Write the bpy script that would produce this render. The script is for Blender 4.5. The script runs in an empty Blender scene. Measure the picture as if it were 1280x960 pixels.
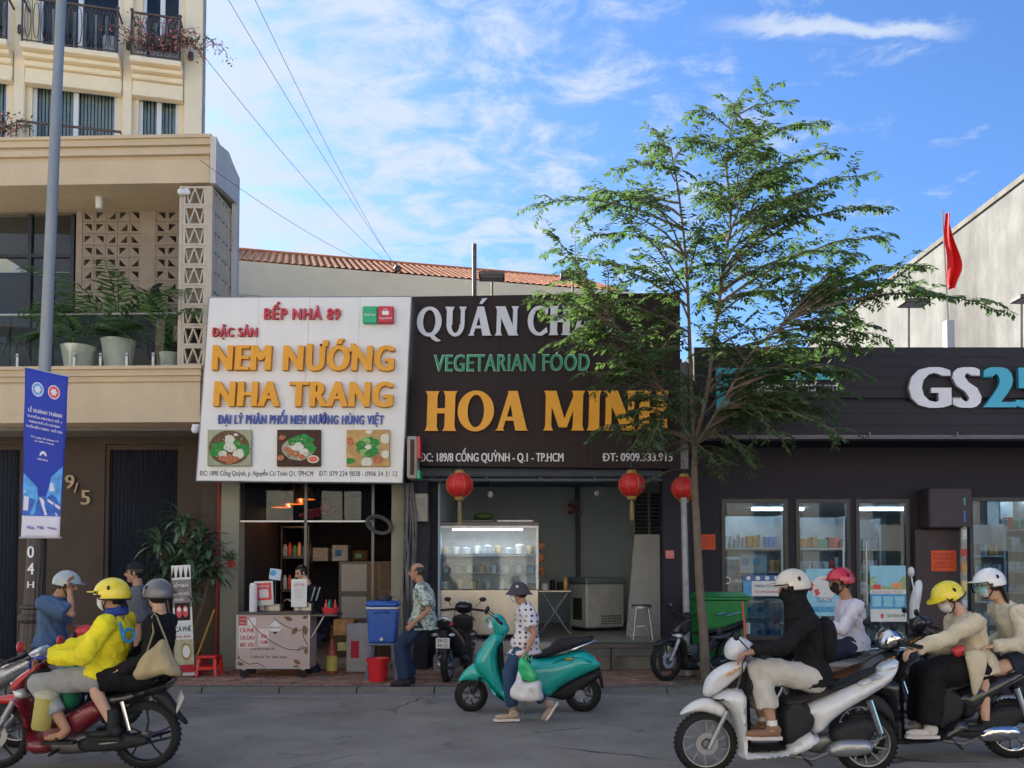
import bpy, bmesh, math, random
from mathutils import Vector as V, Matrix, noise
from mathutils.geometry import tessellate_polygon, delaunay_2d_cdt
R = math.radians
rnd = random.Random(11)
sc = bpy.context.scene
COL = sc.collection
# ---------------------------------------------------------------- camera, sky, sun, exposure
FPX, TILT, SHIFT, CAMZ = 1100.0, R(2.0), 193.6, 1.6
cam_d = bpy.data.cameras.new('camera'); cam = bpy.data.objects.new('camera', cam_d); COL.objects.link(cam)
cam_d.sensor_width = 36; cam_d.lens = FPX / 1280 * 36; cam_d.shift_y = SHIFT / 1280
cam_d.clip_start = .1; cam_d.clip_end = 3000
cam.location = (0, 0, CAMZ); cam.rotation_euler = (R(90) + TILT, 0, 0)
sc.camera = cam
SUN_AZ = R(-40)      # from +Y towards -X
SUN_EL = R(29)
SUND = V((math.sin(SUN_AZ) * math.cos(SUN_EL), math.cos(SUN_AZ) * math.cos(SUN_EL), math.sin(SUN_EL)))
sl = bpy.data.lights.new('sun', 'SUN'); so = bpy.data.objects.new('sun', sl); COL.objects.link(so)
sl.energy = 5.0; sl.angle = R(.5); sl.color = (1, .95, .87)
so.rotation_euler = SUND.to_track_quat('Z', 'Y').to_euler()
so.location = (-20, 20, 30)
sc.view_settings.view_transform = 'Standard'; sc.view_settings.look = 'None'
sc.view_settings.exposure = 1.62; sc.view_settings.gamma = 1
sc.cycles.max_bounces = 8; sc.cycles.transparent_max_bounces = 24
try:
    sc.cycles.use_denoising = True
except Exception: pass

def nd(nt, typ, **kw):
    n = nt.nodes.new(typ)
    for k, v in kw.items():
        if k.startswith('i_'):
            key = k[2:].replace('_', ' ')
            n.inputs[int(key) if key.isdigit() else key].default_value = v
        else: setattr(n, k, v)
    return n

w = bpy.data.worlds.new('World'); sc.world = w; w.use_nodes = True
nt = w.node_tree; nt.nodes.clear()
out = nd(nt, 'ShaderNodeOutputWorld'); bg = nd(nt, 'ShaderNodeBackground'); bg.inputs[1].default_value = .085
sky = nd(nt, 'ShaderNodeTexSky', sky_type='NISHITA', sun_disc=False, sun_elevation=SUN_EL, sun_rotation=SUN_AZ, air_density=1.0, dust_density=.6, ozone_density=2.5)
tc = nd(nt, 'ShaderNodeTexCoord'); sep = nd(nt, 'ShaderNodeSeparateXYZ')
L = nt.links.new
def mth(op, a, b=None, c=None, clamp=False):
    n = nd(nt, 'ShaderNodeMath', operation=op, use_clamp=clamp)
    for i, q in enumerate((a, b, c)):
        if q is None: continue
        if isinstance(q, (int, float)): n.inputs[i].default_value = q
        else: L(q, n.inputs[i])
    return n.outputs[0]
L(tc.outputs['Generated'], sep.inputs[0])
zz = mth('ADD', mth('MAXIMUM', sep.outputs[2], 0.0), .12)
u = mth('DIVIDE', sep.outputs[0], zz); v_ = mth('DIVIDE', sep.outputs[1], zz)
cmb = nd(nt, 'ShaderNodeCombineXYZ'); L(u, cmb.inputs[0]); L(mth('MULTIPLY', v_, 1.25), cmb.inputs[1])
n1 = nd(nt, 'ShaderNodeTexNoise', i_Scale=.55, i_Detail=3.0, i_Roughness=.5); L(cmb.outputs[0], n1.inputs[0])
n2 = nd(nt, 'ShaderNodeTexNoise', i_Scale=6.5, i_Detail=9.0, i_Roughness=.66, i_Distortion=.35); L(cmb.outputs[0], n2.inputs[0])
mp = nd(nt, 'ShaderNodeMapping'); mp.inputs['Scale'].default_value = (.5, 3.2, 1); mp.inputs['Rotation'].default_value = (0, 0, .12); L(cmb.outputs[0], mp.inputs[0])
n3 = nd(nt, 'ShaderNodeTexNoise', i_Scale=1.3, i_Detail=7.0, i_Roughness=.6, i_Distortion=.5); L(mp.outputs[0], n3.inputs[0])
# more cloud to the left (west) of the street, thinning to clear sky on the right
bias = mth('MULTIPLY', mth('SUBTRACT', sep.outputs[0], .05), -.88)
big = mth('ADD', mth('MULTIPLY', n1.outputs[0], .55), bias)
c1 = mth('ADD', mth('MULTIPLY', mth('SUBTRACT', n2.outputs[0], .5), 1.9), big)
def sm(x, a, b):
    n = nd(nt, 'ShaderNodeMapRange', interpolation_type='SMOOTHSTEP'); L(x, n.inputs[0]); n.inputs[1].default_value = a; n.inputs[2].default_value = b; return n.outputs[0]
puff = mth('MULTIPLY', sm(c1, .10, .70), .92)
streak = mth('MULTIPLY', sm(mth('ADD', n3.outputs[0], mth('MULTIPLY', bias, .35)), .56, .74), .75)
# one long thin cloud high on the right
dv = mth('ABSOLUTE', mth('SUBTRACT', mth('ADD', v_, mth('MULTIPLY', mth('SUBTRACT', n2.outputs[0], .5), .13)), mth('ADD', mth('MULTIPLY', u, .03), 1.27)))
thin = mth('MULTIPLY', mth('MULTIPLY', sm(mth('MULTIPLY', dv, -1), -.030, -.003), mth('MULTIPLY', sm(u, .26, .42), sm(mth('MULTIPLY', u, -1), -.70, -.60))), .8)
cl = mth('MAXIMUM', mth('MAXIMUM', puff, streak), thin)
skyc = nd(nt, 'ShaderNodeMix', data_type='RGBA', blend_type='MULTIPLY'); skyc.inputs[0].default_value = 1
L(sky.outputs[0], skyc.inputs[6]); skyc.inputs[7].default_value = (.45, .64, .89, 1)
mixc = nd(nt, 'ShaderNodeMix', data_type='RGBA'); L(cl, mixc.inputs[0]); L(skyc.outputs[2], mixc.inputs[6])
mixc.inputs[7].default_value = (2.85, 3.2, 3.75, 1)
L(mixc.outputs[2], bg.inputs[0]); L(bg.outputs[0], out.inputs[0])

# ---------------------------------------------------------------- geometry of the view: photograph pixel -> point at a chosen distance
def ray(px, py):
    xc = (px - 640) / FPX; yc = (480 - py + SHIFT) / FPX
    return V((xc, math.cos(TILT) - math.sin(TILT) * yc, math.sin(TILT) + math.cos(TILT) * yc))
def P(px, py, Y):
    d = ray(px, py); return V((0, 0, CAMZ)) + d * (Y / d.y)
def X(px, Y, py=700): return P(px, py, Y).x
def Z(py, Y): return P(640, py, Y).z

# ---------------------------------------------------------------- materials
MATS = {}
def _m(name):
    m = bpy.data.materials.new(name); m.use_nodes = True
    nt = m.node_tree; b = nt.nodes['Principled BSDF']; MATS[name] = m
    return m, nt, b
def pm(name, col, rough=.6, metal=0, var=.12, ns=6.0, bump=.15, bs=60.0, coat=0, spec=.5, dirt=0, dcol=(.08, .07, .06), trans=0, emit=0, sub=0, isl=0):
    if name in MATS: return MATS[name]
    m, nt, b = _m(name); L = nt.links.new
    tc = nd(nt, 'ShaderNodeTexCoord')
    n = nd(nt, 'ShaderNodeTexNoise', i_Scale=ns, i_Detail=5.0, i_Roughness=.6); L(tc.outputs['Object'], n.inputs[0])
    mr = nd(nt, 'ShaderNodeMapRange'); mr.inputs[3].default_value = 1 - var; mr.inputs[4].default_value = 1 + var
    mr.inputs[1].default_value = .3; mr.inputs[2].default_value = .7
    L(n.outputs[0], mr.inputs[0])
    hs = nd(nt, 'ShaderNodeHueSaturation'); hs.inputs['Color'].default_value = (*col, 1)
    val = mr.outputs[0]
    if isl:
        g = nd(nt, 'ShaderNodeNewGeometry'); r2 = nd(nt, 'ShaderNodeMapRange'); L(g.outputs['Random Per Island'], r2.inputs[0]); r2.inputs[3].default_value = 1 - isl; r2.inputs[4].default_value = 1 + isl
        mm = nd(nt, 'ShaderNodeMath', operation='MULTIPLY'); L(val, mm.inputs[0]); L(r2.outputs[0], mm.inputs[1]); val = mm.outputs[0]
    L(val, hs.inputs['Value'])
    c = hs.outputs[0]
    if dirt:
        n2 = nd(nt, 'ShaderNodeTexNoise', i_Scale=ns * .35, i_Detail=9.0, i_Roughness=.75)
        mp = nd(nt, 'ShaderNodeMapping'); mp.inputs['Scale'].default_value = (1.6, 1.6, .35); L(tc.outputs['Object'], mp.inputs[0]); L(mp.outputs[0], n2.inputs[0])
        r3 = nd(nt, 'ShaderNodeMapRange'); L(n2.outputs[0], r3.inputs[0]); r3.inputs[1].default_value = .45; r3.inputs[2].default_value = .75; r3.inputs[4].default_value = dirt
        mx = nd(nt, 'ShaderNodeMix', data_type='RGBA'); L(r3.outputs[0], mx.inputs[0]); L(c, mx.inputs[6]); mx.inputs[7].default_value = (*dcol, 1); c = mx.outputs[2]
    L(c, b.inputs['Base Color'])
    b.inputs['Roughness'].default_value = rough; b.inputs['Metallic'].default_value = metal
    b.inputs['Specular IOR Level'].default_value = spec if rough < .5 or spec != .5 else .22
    if coat: b.inputs['Coat Weight'].default_value = coat; b.inputs['Coat Roughness'].default_value = .06
    if sub: b.inputs['Subsurface Weight'].default_value = sub; b.inputs['Subsurface Radius'].default_value = (.02, .008, .004)
    if emit: L(c, b.inputs['Emission Color']); b.inputs['Emission Strength'].default_value = emit
    if rough > .15:
        r4 = nd(nt, 'ShaderNodeMapRange'); L(n.outputs[0], r4.inputs[0]); r4.inputs[3].default_value = max(.03, rough - .08); r4.inputs[4].default_value = min(1, rough + .08); L(r4.outputs[0], b.inputs['Roughness'])
    if bump:
        n5 = nd(nt, 'ShaderNodeTexNoise', i_Scale=bs, i_Detail=4.0); L(tc.outputs['Object'], n5.inputs[0])
        bp = nd(nt, 'ShaderNodeBump', i_Strength=bump, i_Distance=.01); L(n5.outputs[0], bp.inputs['Height']); L(bp.outputs[0], b.inputs['Normal'])
    return m
def glassm(name, tint=(.8, .85, .88), refl=.35, rough=.02):
    if name in MATS: return MATS[name]
    m, nt, b = _m(name); L = nt.links.new
    tr = nd(nt, 'ShaderNodeBsdfTransparent'); tr.inputs[0].default_value = (*tint, 1)
    gl = nd(nt, 'ShaderNodeBsdfGlossy'); gl.inputs['Roughness'].default_value = rough
    fr = nd(nt, 'ShaderNodeLayerWeight', i_Blend=refl); mx = nd(nt, 'ShaderNodeMixShader')
    L(fr.outputs['Fresnel'], mx.inputs[0]); L(tr.outputs[0], mx.inputs[1]); L(gl.outputs[0], mx.inputs[2])
    L(mx.outputs[0], nt.nodes['Material Output'].inputs[0]); return m
def emitm(name, col, s):
    if name in MATS: return MATS[name]
    m, nt, b = _m(name); b.inputs['Base Color'].default_value = (*col, 1)
    b.inputs['Emission Color'].default_value = (*col, 1); b.inputs['Emission Strength'].default_value = s; return m
def patm(name, colA, colB, scale=30, th=.5, kind='voronoi', rough=.8, rand=0.25, soft=.02, stretch=(1, 1, 1)):
    """cloth or print with a two colour pattern"""
    if name in MATS: return MATS[name]
    m, nt, b = _m(name); L = nt.links.new
    tc = nd(nt, 'ShaderNodeTexCoord'); mp = nd(nt, 'ShaderNodeMapping'); mp.inputs['Scale'].default_value = stretch; L(tc.outputs['Object'], mp.inputs[0])
    if kind == 'voronoi': t = nd(nt, 'ShaderNodeTexVoronoi', i_Scale=scale, i_Randomness=rand); src = t.outputs['Distance']
    else: t = nd(nt, 'ShaderNodeTexNoise', i_Scale=scale, i_Detail=3.0, i_Distortion=1.2); src = t.outputs[0]
    L(mp.outputs[0], t.inputs['Vector'])
    r = nd(nt, 'ShaderNodeMapRange'); L(src, r.inputs[0]); r.inputs[1].default_value = th - soft; r.inputs[2].default_value = th + soft
    mx = nd(nt, 'ShaderNodeMix', data_type='RGBA'); L(r.outputs[0], mx.inputs[0]); mx.inputs[6].default_value = (*colA, 1); mx.inputs[7].default_value = (*colB, 1)
    L(mx.outputs[2], b.inputs['Base Color']); b.inputs['Roughness'].default_value = rough
    return m

# ---------------------------------------------------------------- objects
ROOTM = {}
def tag(o, label=None, cat=None, group=None, kind=None):
    if label: o['label'] = label
    if cat: o['category'] = cat
    if group: o['group'] = group
    if kind: o['kind'] = kind
    return o
def thing(name, label, cat, loc=(0, 0, 0), rotz=0, group=None):
    o = bpy.data.objects.new(name, None); COL.objects.link(o); o.empty_display_size = .2
    o.location = loc; o.rotation_euler = (0, 0, rotz); tag(o, label, cat, group)
    ROOTM[o.name] = (Matrix.Translation(V(loc)) @ Matrix.Rotation(rotz, 4, 'Z')).inverted()
    return o
def copy_tree(o, parent=None):
    c = o.copy(); COL.objects.link(c)
    if parent is not None: c.parent = parent
    for ch in list(o.children): copy_tree(ch, c)
    return c
def mesh_obj(name, me, parent=None):
    o = bpy.data.objects.new(name, me); COL.objects.link(o)
    if parent is not None:
        o.parent = parent
        if parent.name in ROOTM: ROOTM[o.name] = ROOTM[parent.name]
    return o

def cr(pts, k=4, closed=True):
    """Catmull-Rom through the points"""
    n = len(pts); res = []
    rng = range(n) if closed else range(n - 1)
    for i in rng:
        if closed: a, b, c, d = pts[(i - 1) % n], pts[i], pts[(i + 1) % n], pts[(i + 2) % n]
        else: a, b, c, d = pts[max(i - 1, 0)], pts[i], pts[i + 1], pts[min(i + 2, n - 1)]
        for j in range(k):
            t = j / k
            res.append(tuple(.5 * ((2 * b[m]) + (-a[m] + c[m]) * t + (2 * a[m] - 5 * b[m] + 4 * c[m] - d[m]) * t * t + (-a[m] + 3 * b[m] - 3 * c[m] + d[m]) * t ** 3) for m in range(len(b))))
    if not closed: res.append(tuple(pts[-1]))
    return res

class MB:
    def __init__(s, M=None): s.v = []; s.f = []; s.m = []; s.M = M
    def add(s, vs, fs, mi=0):
        o = len(s.v)
        if s.M: vs = [s.M @ V(p) for p in vs]
        s.v.extend([tuple(p) for p in vs]); s.f.extend([tuple(i + o for i in f) for f in fs]); s.m.extend([mi] * len(fs)); return s
    def box(s, x0, x1, y0, y1, z0, z1, mi=0):
        x0, x1 = min(x0, x1), max(x0, x1); y0, y1 = min(y0, y1), max(y0, y1); z0, z1 = min(z0, z1), max(z0, z1)
        return s.add([(x0, y0, z0), (x1, y0, z0), (x1, y1, z0), (x0, y1, z0), (x0, y0, z1), (x1, y0, z1), (x1, y1, z1), (x0, y1, z1)],
                     [(0, 3, 2, 1), (4, 5, 6, 7), (0, 1, 5, 4), (1, 2, 6, 5), (2, 3, 7, 6), (3, 0, 4, 7)], mi)
    def rbox(s, x0, x1, y0, y1, z0, z1, b=.01, mi=0):
        x0, x1 = min(x0, x1), max(x0, x1); y0, y1 = min(y0, y1), max(y0, y1); z0, z1 = min(z0, z1), max(z0, z1)
        b = min(b, (x1 - x0) * .45, (y1 - y0) * .45, (z1 - z0) * .45)
        vs = []; idx = {}
        for i, x in enumerate((x0, x1)):
            for j, y in enumerate((y0, y1)):
                for k, z in enumerate((z0, z1)):
                    sx, sy, sz = (1, -1)[i], (1, -1)[j], (1, -1)[k]
                    idx[(i, j, k, 0)] = len(vs); vs.append((x, y + sy * b, z + sz * b))
                    idx[(i, j, k, 1)] = len(vs); vs.append((x + sx * b, y, z + sz * b))
                    idx[(i, j, k, 2)] = len(vs); vs.append((x + sx * b, y + sy * b, z))
        I = lambda i, j, k, a: idx[(i, j, k, a)]
        fs = [(I(0, 0, 0, 0), I(0, 0, 1, 0), I(0, 1, 1, 0), I(0, 1, 0, 0)), (I(1, 0, 0, 0), I(1, 1, 0, 0), I(1, 1, 1, 0), I(1, 0, 1, 0)),
              (I(0, 0, 0, 1), I(1, 0, 0, 1), I(1, 0, 1, 1), I(0, 0, 1, 1)), (I(0, 1, 0, 1), I(0, 1, 1, 1), I(1, 1, 1, 1), I(1, 1, 0, 1)),
              (I(0, 0, 0, 2), I(0, 1, 0, 2), I(1, 1, 0, 2), I(1, 0, 0, 2)), (I(0, 0, 1, 2), I(1, 0, 1, 2), I(1, 1, 1, 2), I(0, 1, 1, 2))]
        for i in (0, 1):
            for j in (0, 1): fs.append((I(i, j, 0, 0), I(i, j, 0, 1), I(i, j, 1, 1), I(i, j, 1, 0)))
            for k in (0, 1): fs.append((I(i, 0, k, 0), I(i, 0, k, 2), I(i, 1, k, 2), I(i, 1, k, 0)))
        for j in (0, 1):
            for k in (0, 1): fs.append((I(0, j, k, 1), I(0, j, k, 2), I(1, j, k, 2), I(1, j, k, 1)))
        for i in (0, 1):
            for j in (0, 1):
                for k in (0, 1): fs.append((I(i, j, k, 0), I(i, j, k, 1), I(i, j, k, 2)))
        s.fix = True
        return s.add(vs, fs, mi)
    def cyl(s, p0, p1, r0, r1=None, n=12, caps=True, mi=0):
        r1 = r0 if r1 is None else r1
        return s.tube([p0, p1], [r0, r1], n, caps, mi)
    def tube(s, pts, r, n=8, caps=True, mi=0, flat=1.0, up=None):
        pts = [V(p) for p in pts]; rs = r if isinstance(r, (list, tuple)) else [r] * len(pts)
        vs = []; fs = []; pu = None
        for i, p in enumerate(pts):
            d = (pts[min(i + 1, len(pts) - 1)] - pts[max(i - 1, 0)])
            d = d.normalized() if d.length > 1e-9 else V((0, 0, 1))
            if pu is None:
                a = V(up) if up else (V((0, 0, 1)) if abs(d.z) < .9 else V((1, 0, 0)))
                pu = (a - d * a.dot(d)).normalized()
            else: pu = (pu - d * pu.dot(d)).normalized()
            q = d.cross(pu)
            for k in range(n):
                t = 2 * math.pi * k / n; vs.append(p + pu * math.cos(t) * rs[i] * flat + q * math.sin(t) * rs[i])
        for i in range(len(pts) - 1):
            for k in range(n): fs.append((i * n + k, i * n + (k + 1) % n, (i + 1) * n + (k + 1) % n, (i + 1) * n + k))
        if caps: fs.append(tuple(range(n - 1, -1, -1))); fs.append(tuple((len(pts) - 1) * n + k for k in range(n)))
        return s.add(vs, fs, mi)
    def lathe(s, prof, c=(0, 0, 0), n=20, axis='Z', mi=0, a0=0, a1=2 * math.pi):
        c = V(c); vs = []; full = abs(a1 - a0 - 2 * math.pi) < 1e-6; m = n if full else n + 1
        for (r, h) in prof:
            for k in range(m):
                t = a0 + (a1 - a0) * k / n; x, y = r * math.cos(t), r * math.sin(t)
                vs.append(c + (V((x, y, h)) if axis == 'Z' else V((x, h, y)) if axis == 'Y' else V((h, x, y))))
        fs = []
        for i in range(len(prof) - 1):
            for k in range(n):
                k2 = (k + 1) % m
                fs.append((i * m + k, i * m + k2, (i + 1) * m + k2, (i + 1) * m + k))
        return s.add(vs, fs, mi)
    def sph(s, c, rx, ry=None, rz=None, n=12, M=None, mi=0):
        ry = rx if ry is None else ry; rz = rx if rz is None else rz
        c = V(c); vs = [(0, 0, 1)]; m = max(4, n // 2)
        for i in range(1, m):
            for k in range(n):
                a, t = math.pi * i / m, 2 * math.pi * k / n; vs.append((math.sin(a) * math.cos(t), math.sin(a) * math.sin(t), math.cos(a)))
        vs.append((0, 0, -1)); out = []
        for p in vs:
            q = V((p[0] * rx, p[1] * ry, p[2] * rz)); q = (M @ q if M else q) + c; out.append(q)
        fs = [(0, 1 + k, 1 + (k + 1) % n) for k in range(n)]
        for i in range(m - 2):
            for k in range(n): fs.append((1 + i * n + k, 1 + (i + 1) * n + k, 1 + (i + 1) * n + (k + 1) % n, 1 + i * n + (k + 1) % n))
        b = 1 + (m - 2) * n; e = len(vs) - 1
        fs += [(b + (k + 1) % n, b + k, e) for k in range(n)]
        return s.add(out, fs, mi)
    def poly(s, pts, O, U, W, N, d0, d1, holes=(), mi=0, side=None):
        """flat outline (with holes) in the frame O,U,W pushed out along N from d0 to d1"""
        loops = [list(pts)] + [list(h) for h in holes]
        flat = [p for l in loops for p in l]
        O, U, W, N = V(O), V(U), V(W), V(N); n = len(flat)
        vs = [O + U * p[0] + W * p[1] + N * d0 for p in flat] + [O + U * p[0] + W * p[1] + N * d1 for p in flat]
        tris = tessellate_polygon([[V((p[0], p[1], 0)) for p in l] for l in loops])
        s.add(vs, [tuple(t) for t in tris] + [tuple(i + n for i in reversed(t)) for t in tris], mi)
        st = 0; fs = []
        for l in loops:
            for i in range(len(l)): a, b = st + i, st + (i + 1) % len(l); fs.append((a, b, b + n, a + n))
            st += len(l)
        o = len(s.v) - 2 * n; s.f.extend([tuple(i + o for i in f) for f in fs]); s.m.extend([mi if side is None else side] * len(fs)); return s
    def plan(s, pts, z0, z1, mi=0): return s.poly(pts, (0, 0, 0), (1, 0, 0), (0, 1, 0), (0, 0, 1), z0, z1, mi=mi)
    def inflate(s, pts, W, Rr=.05, e=.004, y0=0, step=.03, k=0, wf=None, mi=0, p=2.0, one=False):
        """rounded body panel: outline in the XZ plane swelling sideways by W away from its edge"""
        if k: pts = cr(pts, k)
        A = sum(pts[i][0] * pts[(i + 1) % len(pts)][1] - pts[(i + 1) % len(pts)][0] * pts[i][1] for i in range(len(pts)))
        if A < 0: pts = pts[::-1]
        q = []
        for i in range(len(pts)):
            a, b = V(pts[i][:2]), V(pts[(i + 1) % len(pts)][:2]); m = max(1, int((b - a).length / (step * 1.3)))
            q += [a.lerp(b, j / m) for j in range(m)]
        n = len(q); seg = [(q[i], q[(i + 1) % n]) for i in range(n)]
        def dist(pt):
            best = 9e9
            for a, b in seg:
                ab = b - a; t = max(0, min(1, (pt - a).dot(ab) / max(ab.length_squared, 1e-12))); best = min(best, (pt - a - ab * t).length_squared)
            return math.sqrt(best)
        def inside(pt):
            c = False
            for a, b in seg:
                if (a.y > pt.y) != (b.y > pt.y) and pt.x < (b.x - a.x) * (pt.y - a.y) / (b.y - a.y) + a.x: c = not c
            return c
        x0, x1 = min(a.x for a in q), max(a.x for a in q); z0, z1 = min(a.y for a in q), max(a.y for a in q)
        pin = []; dd = [0.0] * n; r = 0; z = z0 + step * .5
        while z < z1:
            x = x0 + (step * .5 if r % 2 else 0)
            while x < x1:
                pt = V((x, z))
                if inside(pt):
                    d = dist(pt)
                    if d > step * .62: pin.append(pt); dd.append(d)
                x += step
            z += step * .87; r += 1
        rg = []
        for fr_ in (.10, .3, .6):
            for i in range(n):
                a, b = q[i - 1], q[(i + 1) % n]; tg = (b - a)
                if tg.length < 1e-9: continue
                nn = V((-tg.y, tg.x)).normalized(); pt = q[i] + nn * Rr * fr_
                if (fr_ > .2 or i % 1 == 0) and inside(pt):
                    d = dist(pt)
                    if d > Rr * fr_ * .96: rg.append((pt, d))
        kp = [i for i in range(len(pin)) if dd[n + i] > Rr * .8 or not rg]
        pin = [pin[i] for i in kp] + [r_[0] for r_ in rg]; dd = dd[:n] + [dd[n + i] for i in kp] + [r_[1] for r_ in rg]
        vv, ee, ff, ov, oe, of = delaunay_2d_cdt(q + pin, [(i, (i + 1) % n) for i in range(n)], [], 1, 1e-6)
        D = []
        for i, pt in enumerate(vv):
            D.append(dd[ov[i][0]] if ov[i] else 0.0)
        def yy(i):
            d = min(D[i] / Rr, 1.0); h = (1 - (1 - d) ** p) ** (1 / p); wl = W * (wf(vv[i].x, vv[i].y) if wf else 1)
            return e + h * max(0, wl - e)
        N = len(vv); top = [(vv[i].x, y0 + yy(i), vv[i].y) for i in range(N)]; bot = [(vv[i].x, y0 - (0 if one else yy(i)), vv[i].y) for i in range(N)]
        fs = [tuple(reversed(f)) for f in ff] + [tuple(i + N for i in f) for f in ff]
        back = {}
        for i, o_ in enumerate(ov):
            for t in o_: back[t] = i
        for i in range(n):
            if i in back and (i + 1) % n in back: a, b = back[i], back[(i + 1) % n]; fs.append((a, b, b + N, a + N))
        return s.add(top + bot, fs, mi)
    def build(s, name, mats, parent=None, world=False, smooth=35, fix=False, kind=None):
        me = bpy.data.meshes.new(name)
        vs = s.v
        if world and parent is not None and parent.name in ROOTM: Mi = ROOTM[parent.name]; vs = [tuple(Mi @ V(p)) for p in vs]
        me.from_pydata(vs, [], s.f)
        for m in (mats if isinstance(mats, (list, tuple)) else [mats]): me.materials.append(m)
        me.polygons.foreach_set('material_index', s.m)
        if fix or getattr(s, 'fix', False):
            b = bmesh.new(); b.from_mesh(me); bmesh.ops.recalc_face_normals(b, faces=b.faces); b.to_mesh(me); b.free()
        if smooth:
            me.polygons.foreach_set('use_smooth', [True] * len(me.polygons))
            if smooth < 180: me.set_sharp_from_angle(angle=R(smooth))
        me.update()
        o = mesh_obj(name, me, parent)
        if kind: o['kind'] = kind
        return o

def remesh(mb, voxel, smooth=2, disp=0, dscale=8, dseed=0, ratio=None):
    """fuse overlapping shapes into one continuous skin"""
    me = bpy.data.meshes.new('tmp'); me.from_pydata(mb.v, [], mb.f)
    b = bmesh.new(); b.from_mesh(me); bmesh.ops.recalc_face_normals(b, faces=b.faces); b.to_mesh(me); b.free()
    o = bpy.data.objects.new('tmp', me); COL.objects.link(o)
    r = o.modifiers.new('r', 'REMESH'); r.mode = 'VOXEL'; r.voxel_size = voxel
    if smooth: sm_ = o.modifiers.new('s', 'SMOOTH'); sm_.iterations = smooth; sm_.factor = .6
    dg = bpy.context.evaluated_depsgraph_get(); ev = o.evaluated_get(dg); m2 = bpy.data.meshes.new_from_object(ev)
    bpy.data.objects.remove(o); bpy.data.meshes.remove(me)
    if disp:
        off = V((dseed * 3.1, dseed * 1.7, dseed))
        nrm = [v.normal.copy() for v in m2.vertices]
        for v_, nn in zip(m2.vertices, nrm):
            c = v_.co; q = V((c.x * dscale, c.y * dscale, c.z * dscale * .55)) + off
            t = noise.noise(q) + .5 * noise.noise(q * 2.3)
            t2 = 1 - abs(noise.noise(V((c.x * dscale * 1.2 + c.z * dscale * 1.0, c.y * dscale, c.z * dscale * .3)) + off)) * 3
            v_.co = c + nn * disp * (.8 * t + .75 * t2)
    res = MB(); res.v = [tuple(v.co) for v in m2.vertices]; res.f = [tuple(p.vertices) for p in m2.polygons]; res.m = [0] * len(res.f)
    bpy.data.meshes.remove(m2); return res

# ---------------------------------------------------------------- lettering
TXT = {}; SPC = 1.0
def text_geo(s, bold=0.0):
    if not isinstance(bold, tuple) and bold > 0: bold = (0, bold)
    key = (s, bold, SPC)
    if key in TXT: return TXT[key]
    if isinstance(bold, tuple):      # heavy letters: slightly offset outlines laid side by side
        b0, w_ = bold; v0, f0 = text_geo(s, 0.0); n = max(2, int(w_ / .02) + 1); vs = []; fs = []
        for i in range(n):
            dx = -w_ + 2 * w_ * i / (n - 1); o = len(vs)
            vs += [(p[0] + dx, p[1] * (1 + .0004 * i), p[2] * (1 - .006 * i)) for p in v0]; fs += [tuple(k + o for k in f) for f in f0]
        TXT[key] = (vs, fs); return TXT[key]
    if s[0] == 'Đ' and bold >= 0:      # stroke of the D added by hand
        v0, f0 = text_geo('D' + s[1:], bold); h = max(p[1] for p in text_geo('H', bold)[0]); x0 = min(p[0] for p in v0); o = len(v0)
        vs = list(v0) + [(x, y, z) for z in (-.5, .508) for x, y in ((x0 - .07, h * .44), (x0 + .24, h * .44), (x0 + .24, h * .58), (x0 - .07, h * .58))]
        TXT[key] = (vs, list(f0) + [tuple(o + i for i in q) for q in ((0, 3, 2, 1), (4, 5, 6, 7), (0, 1, 5, 4), (1, 2, 6, 5), (2, 3, 7, 6), (3, 0, 4, 7))]); return TXT[key]
    c = bpy.data.curves.new('t', 'FONT'); c.body = s; c.size = 1; c.extrude = .5; c.offset = bold; c.resolution_u = 3; c.space_character = SPC
    o = bpy.data.objects.new('t', c); COL.objects.link(o)
    dg = bpy.context.evaluated_depsgraph_get(); me = bpy.data.meshes.new_from_object(o.evaluated_get(dg))
    vs = [tuple(v.co) for v in me.vertices]; fs = [tuple(p.vertices) for p in me.polygons]
    bpy.data.objects.remove(o); bpy.data.curves.remove(c); bpy.data.meshes.remove(me)
    TXT[key] = (vs, fs); return TXT[key]
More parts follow.
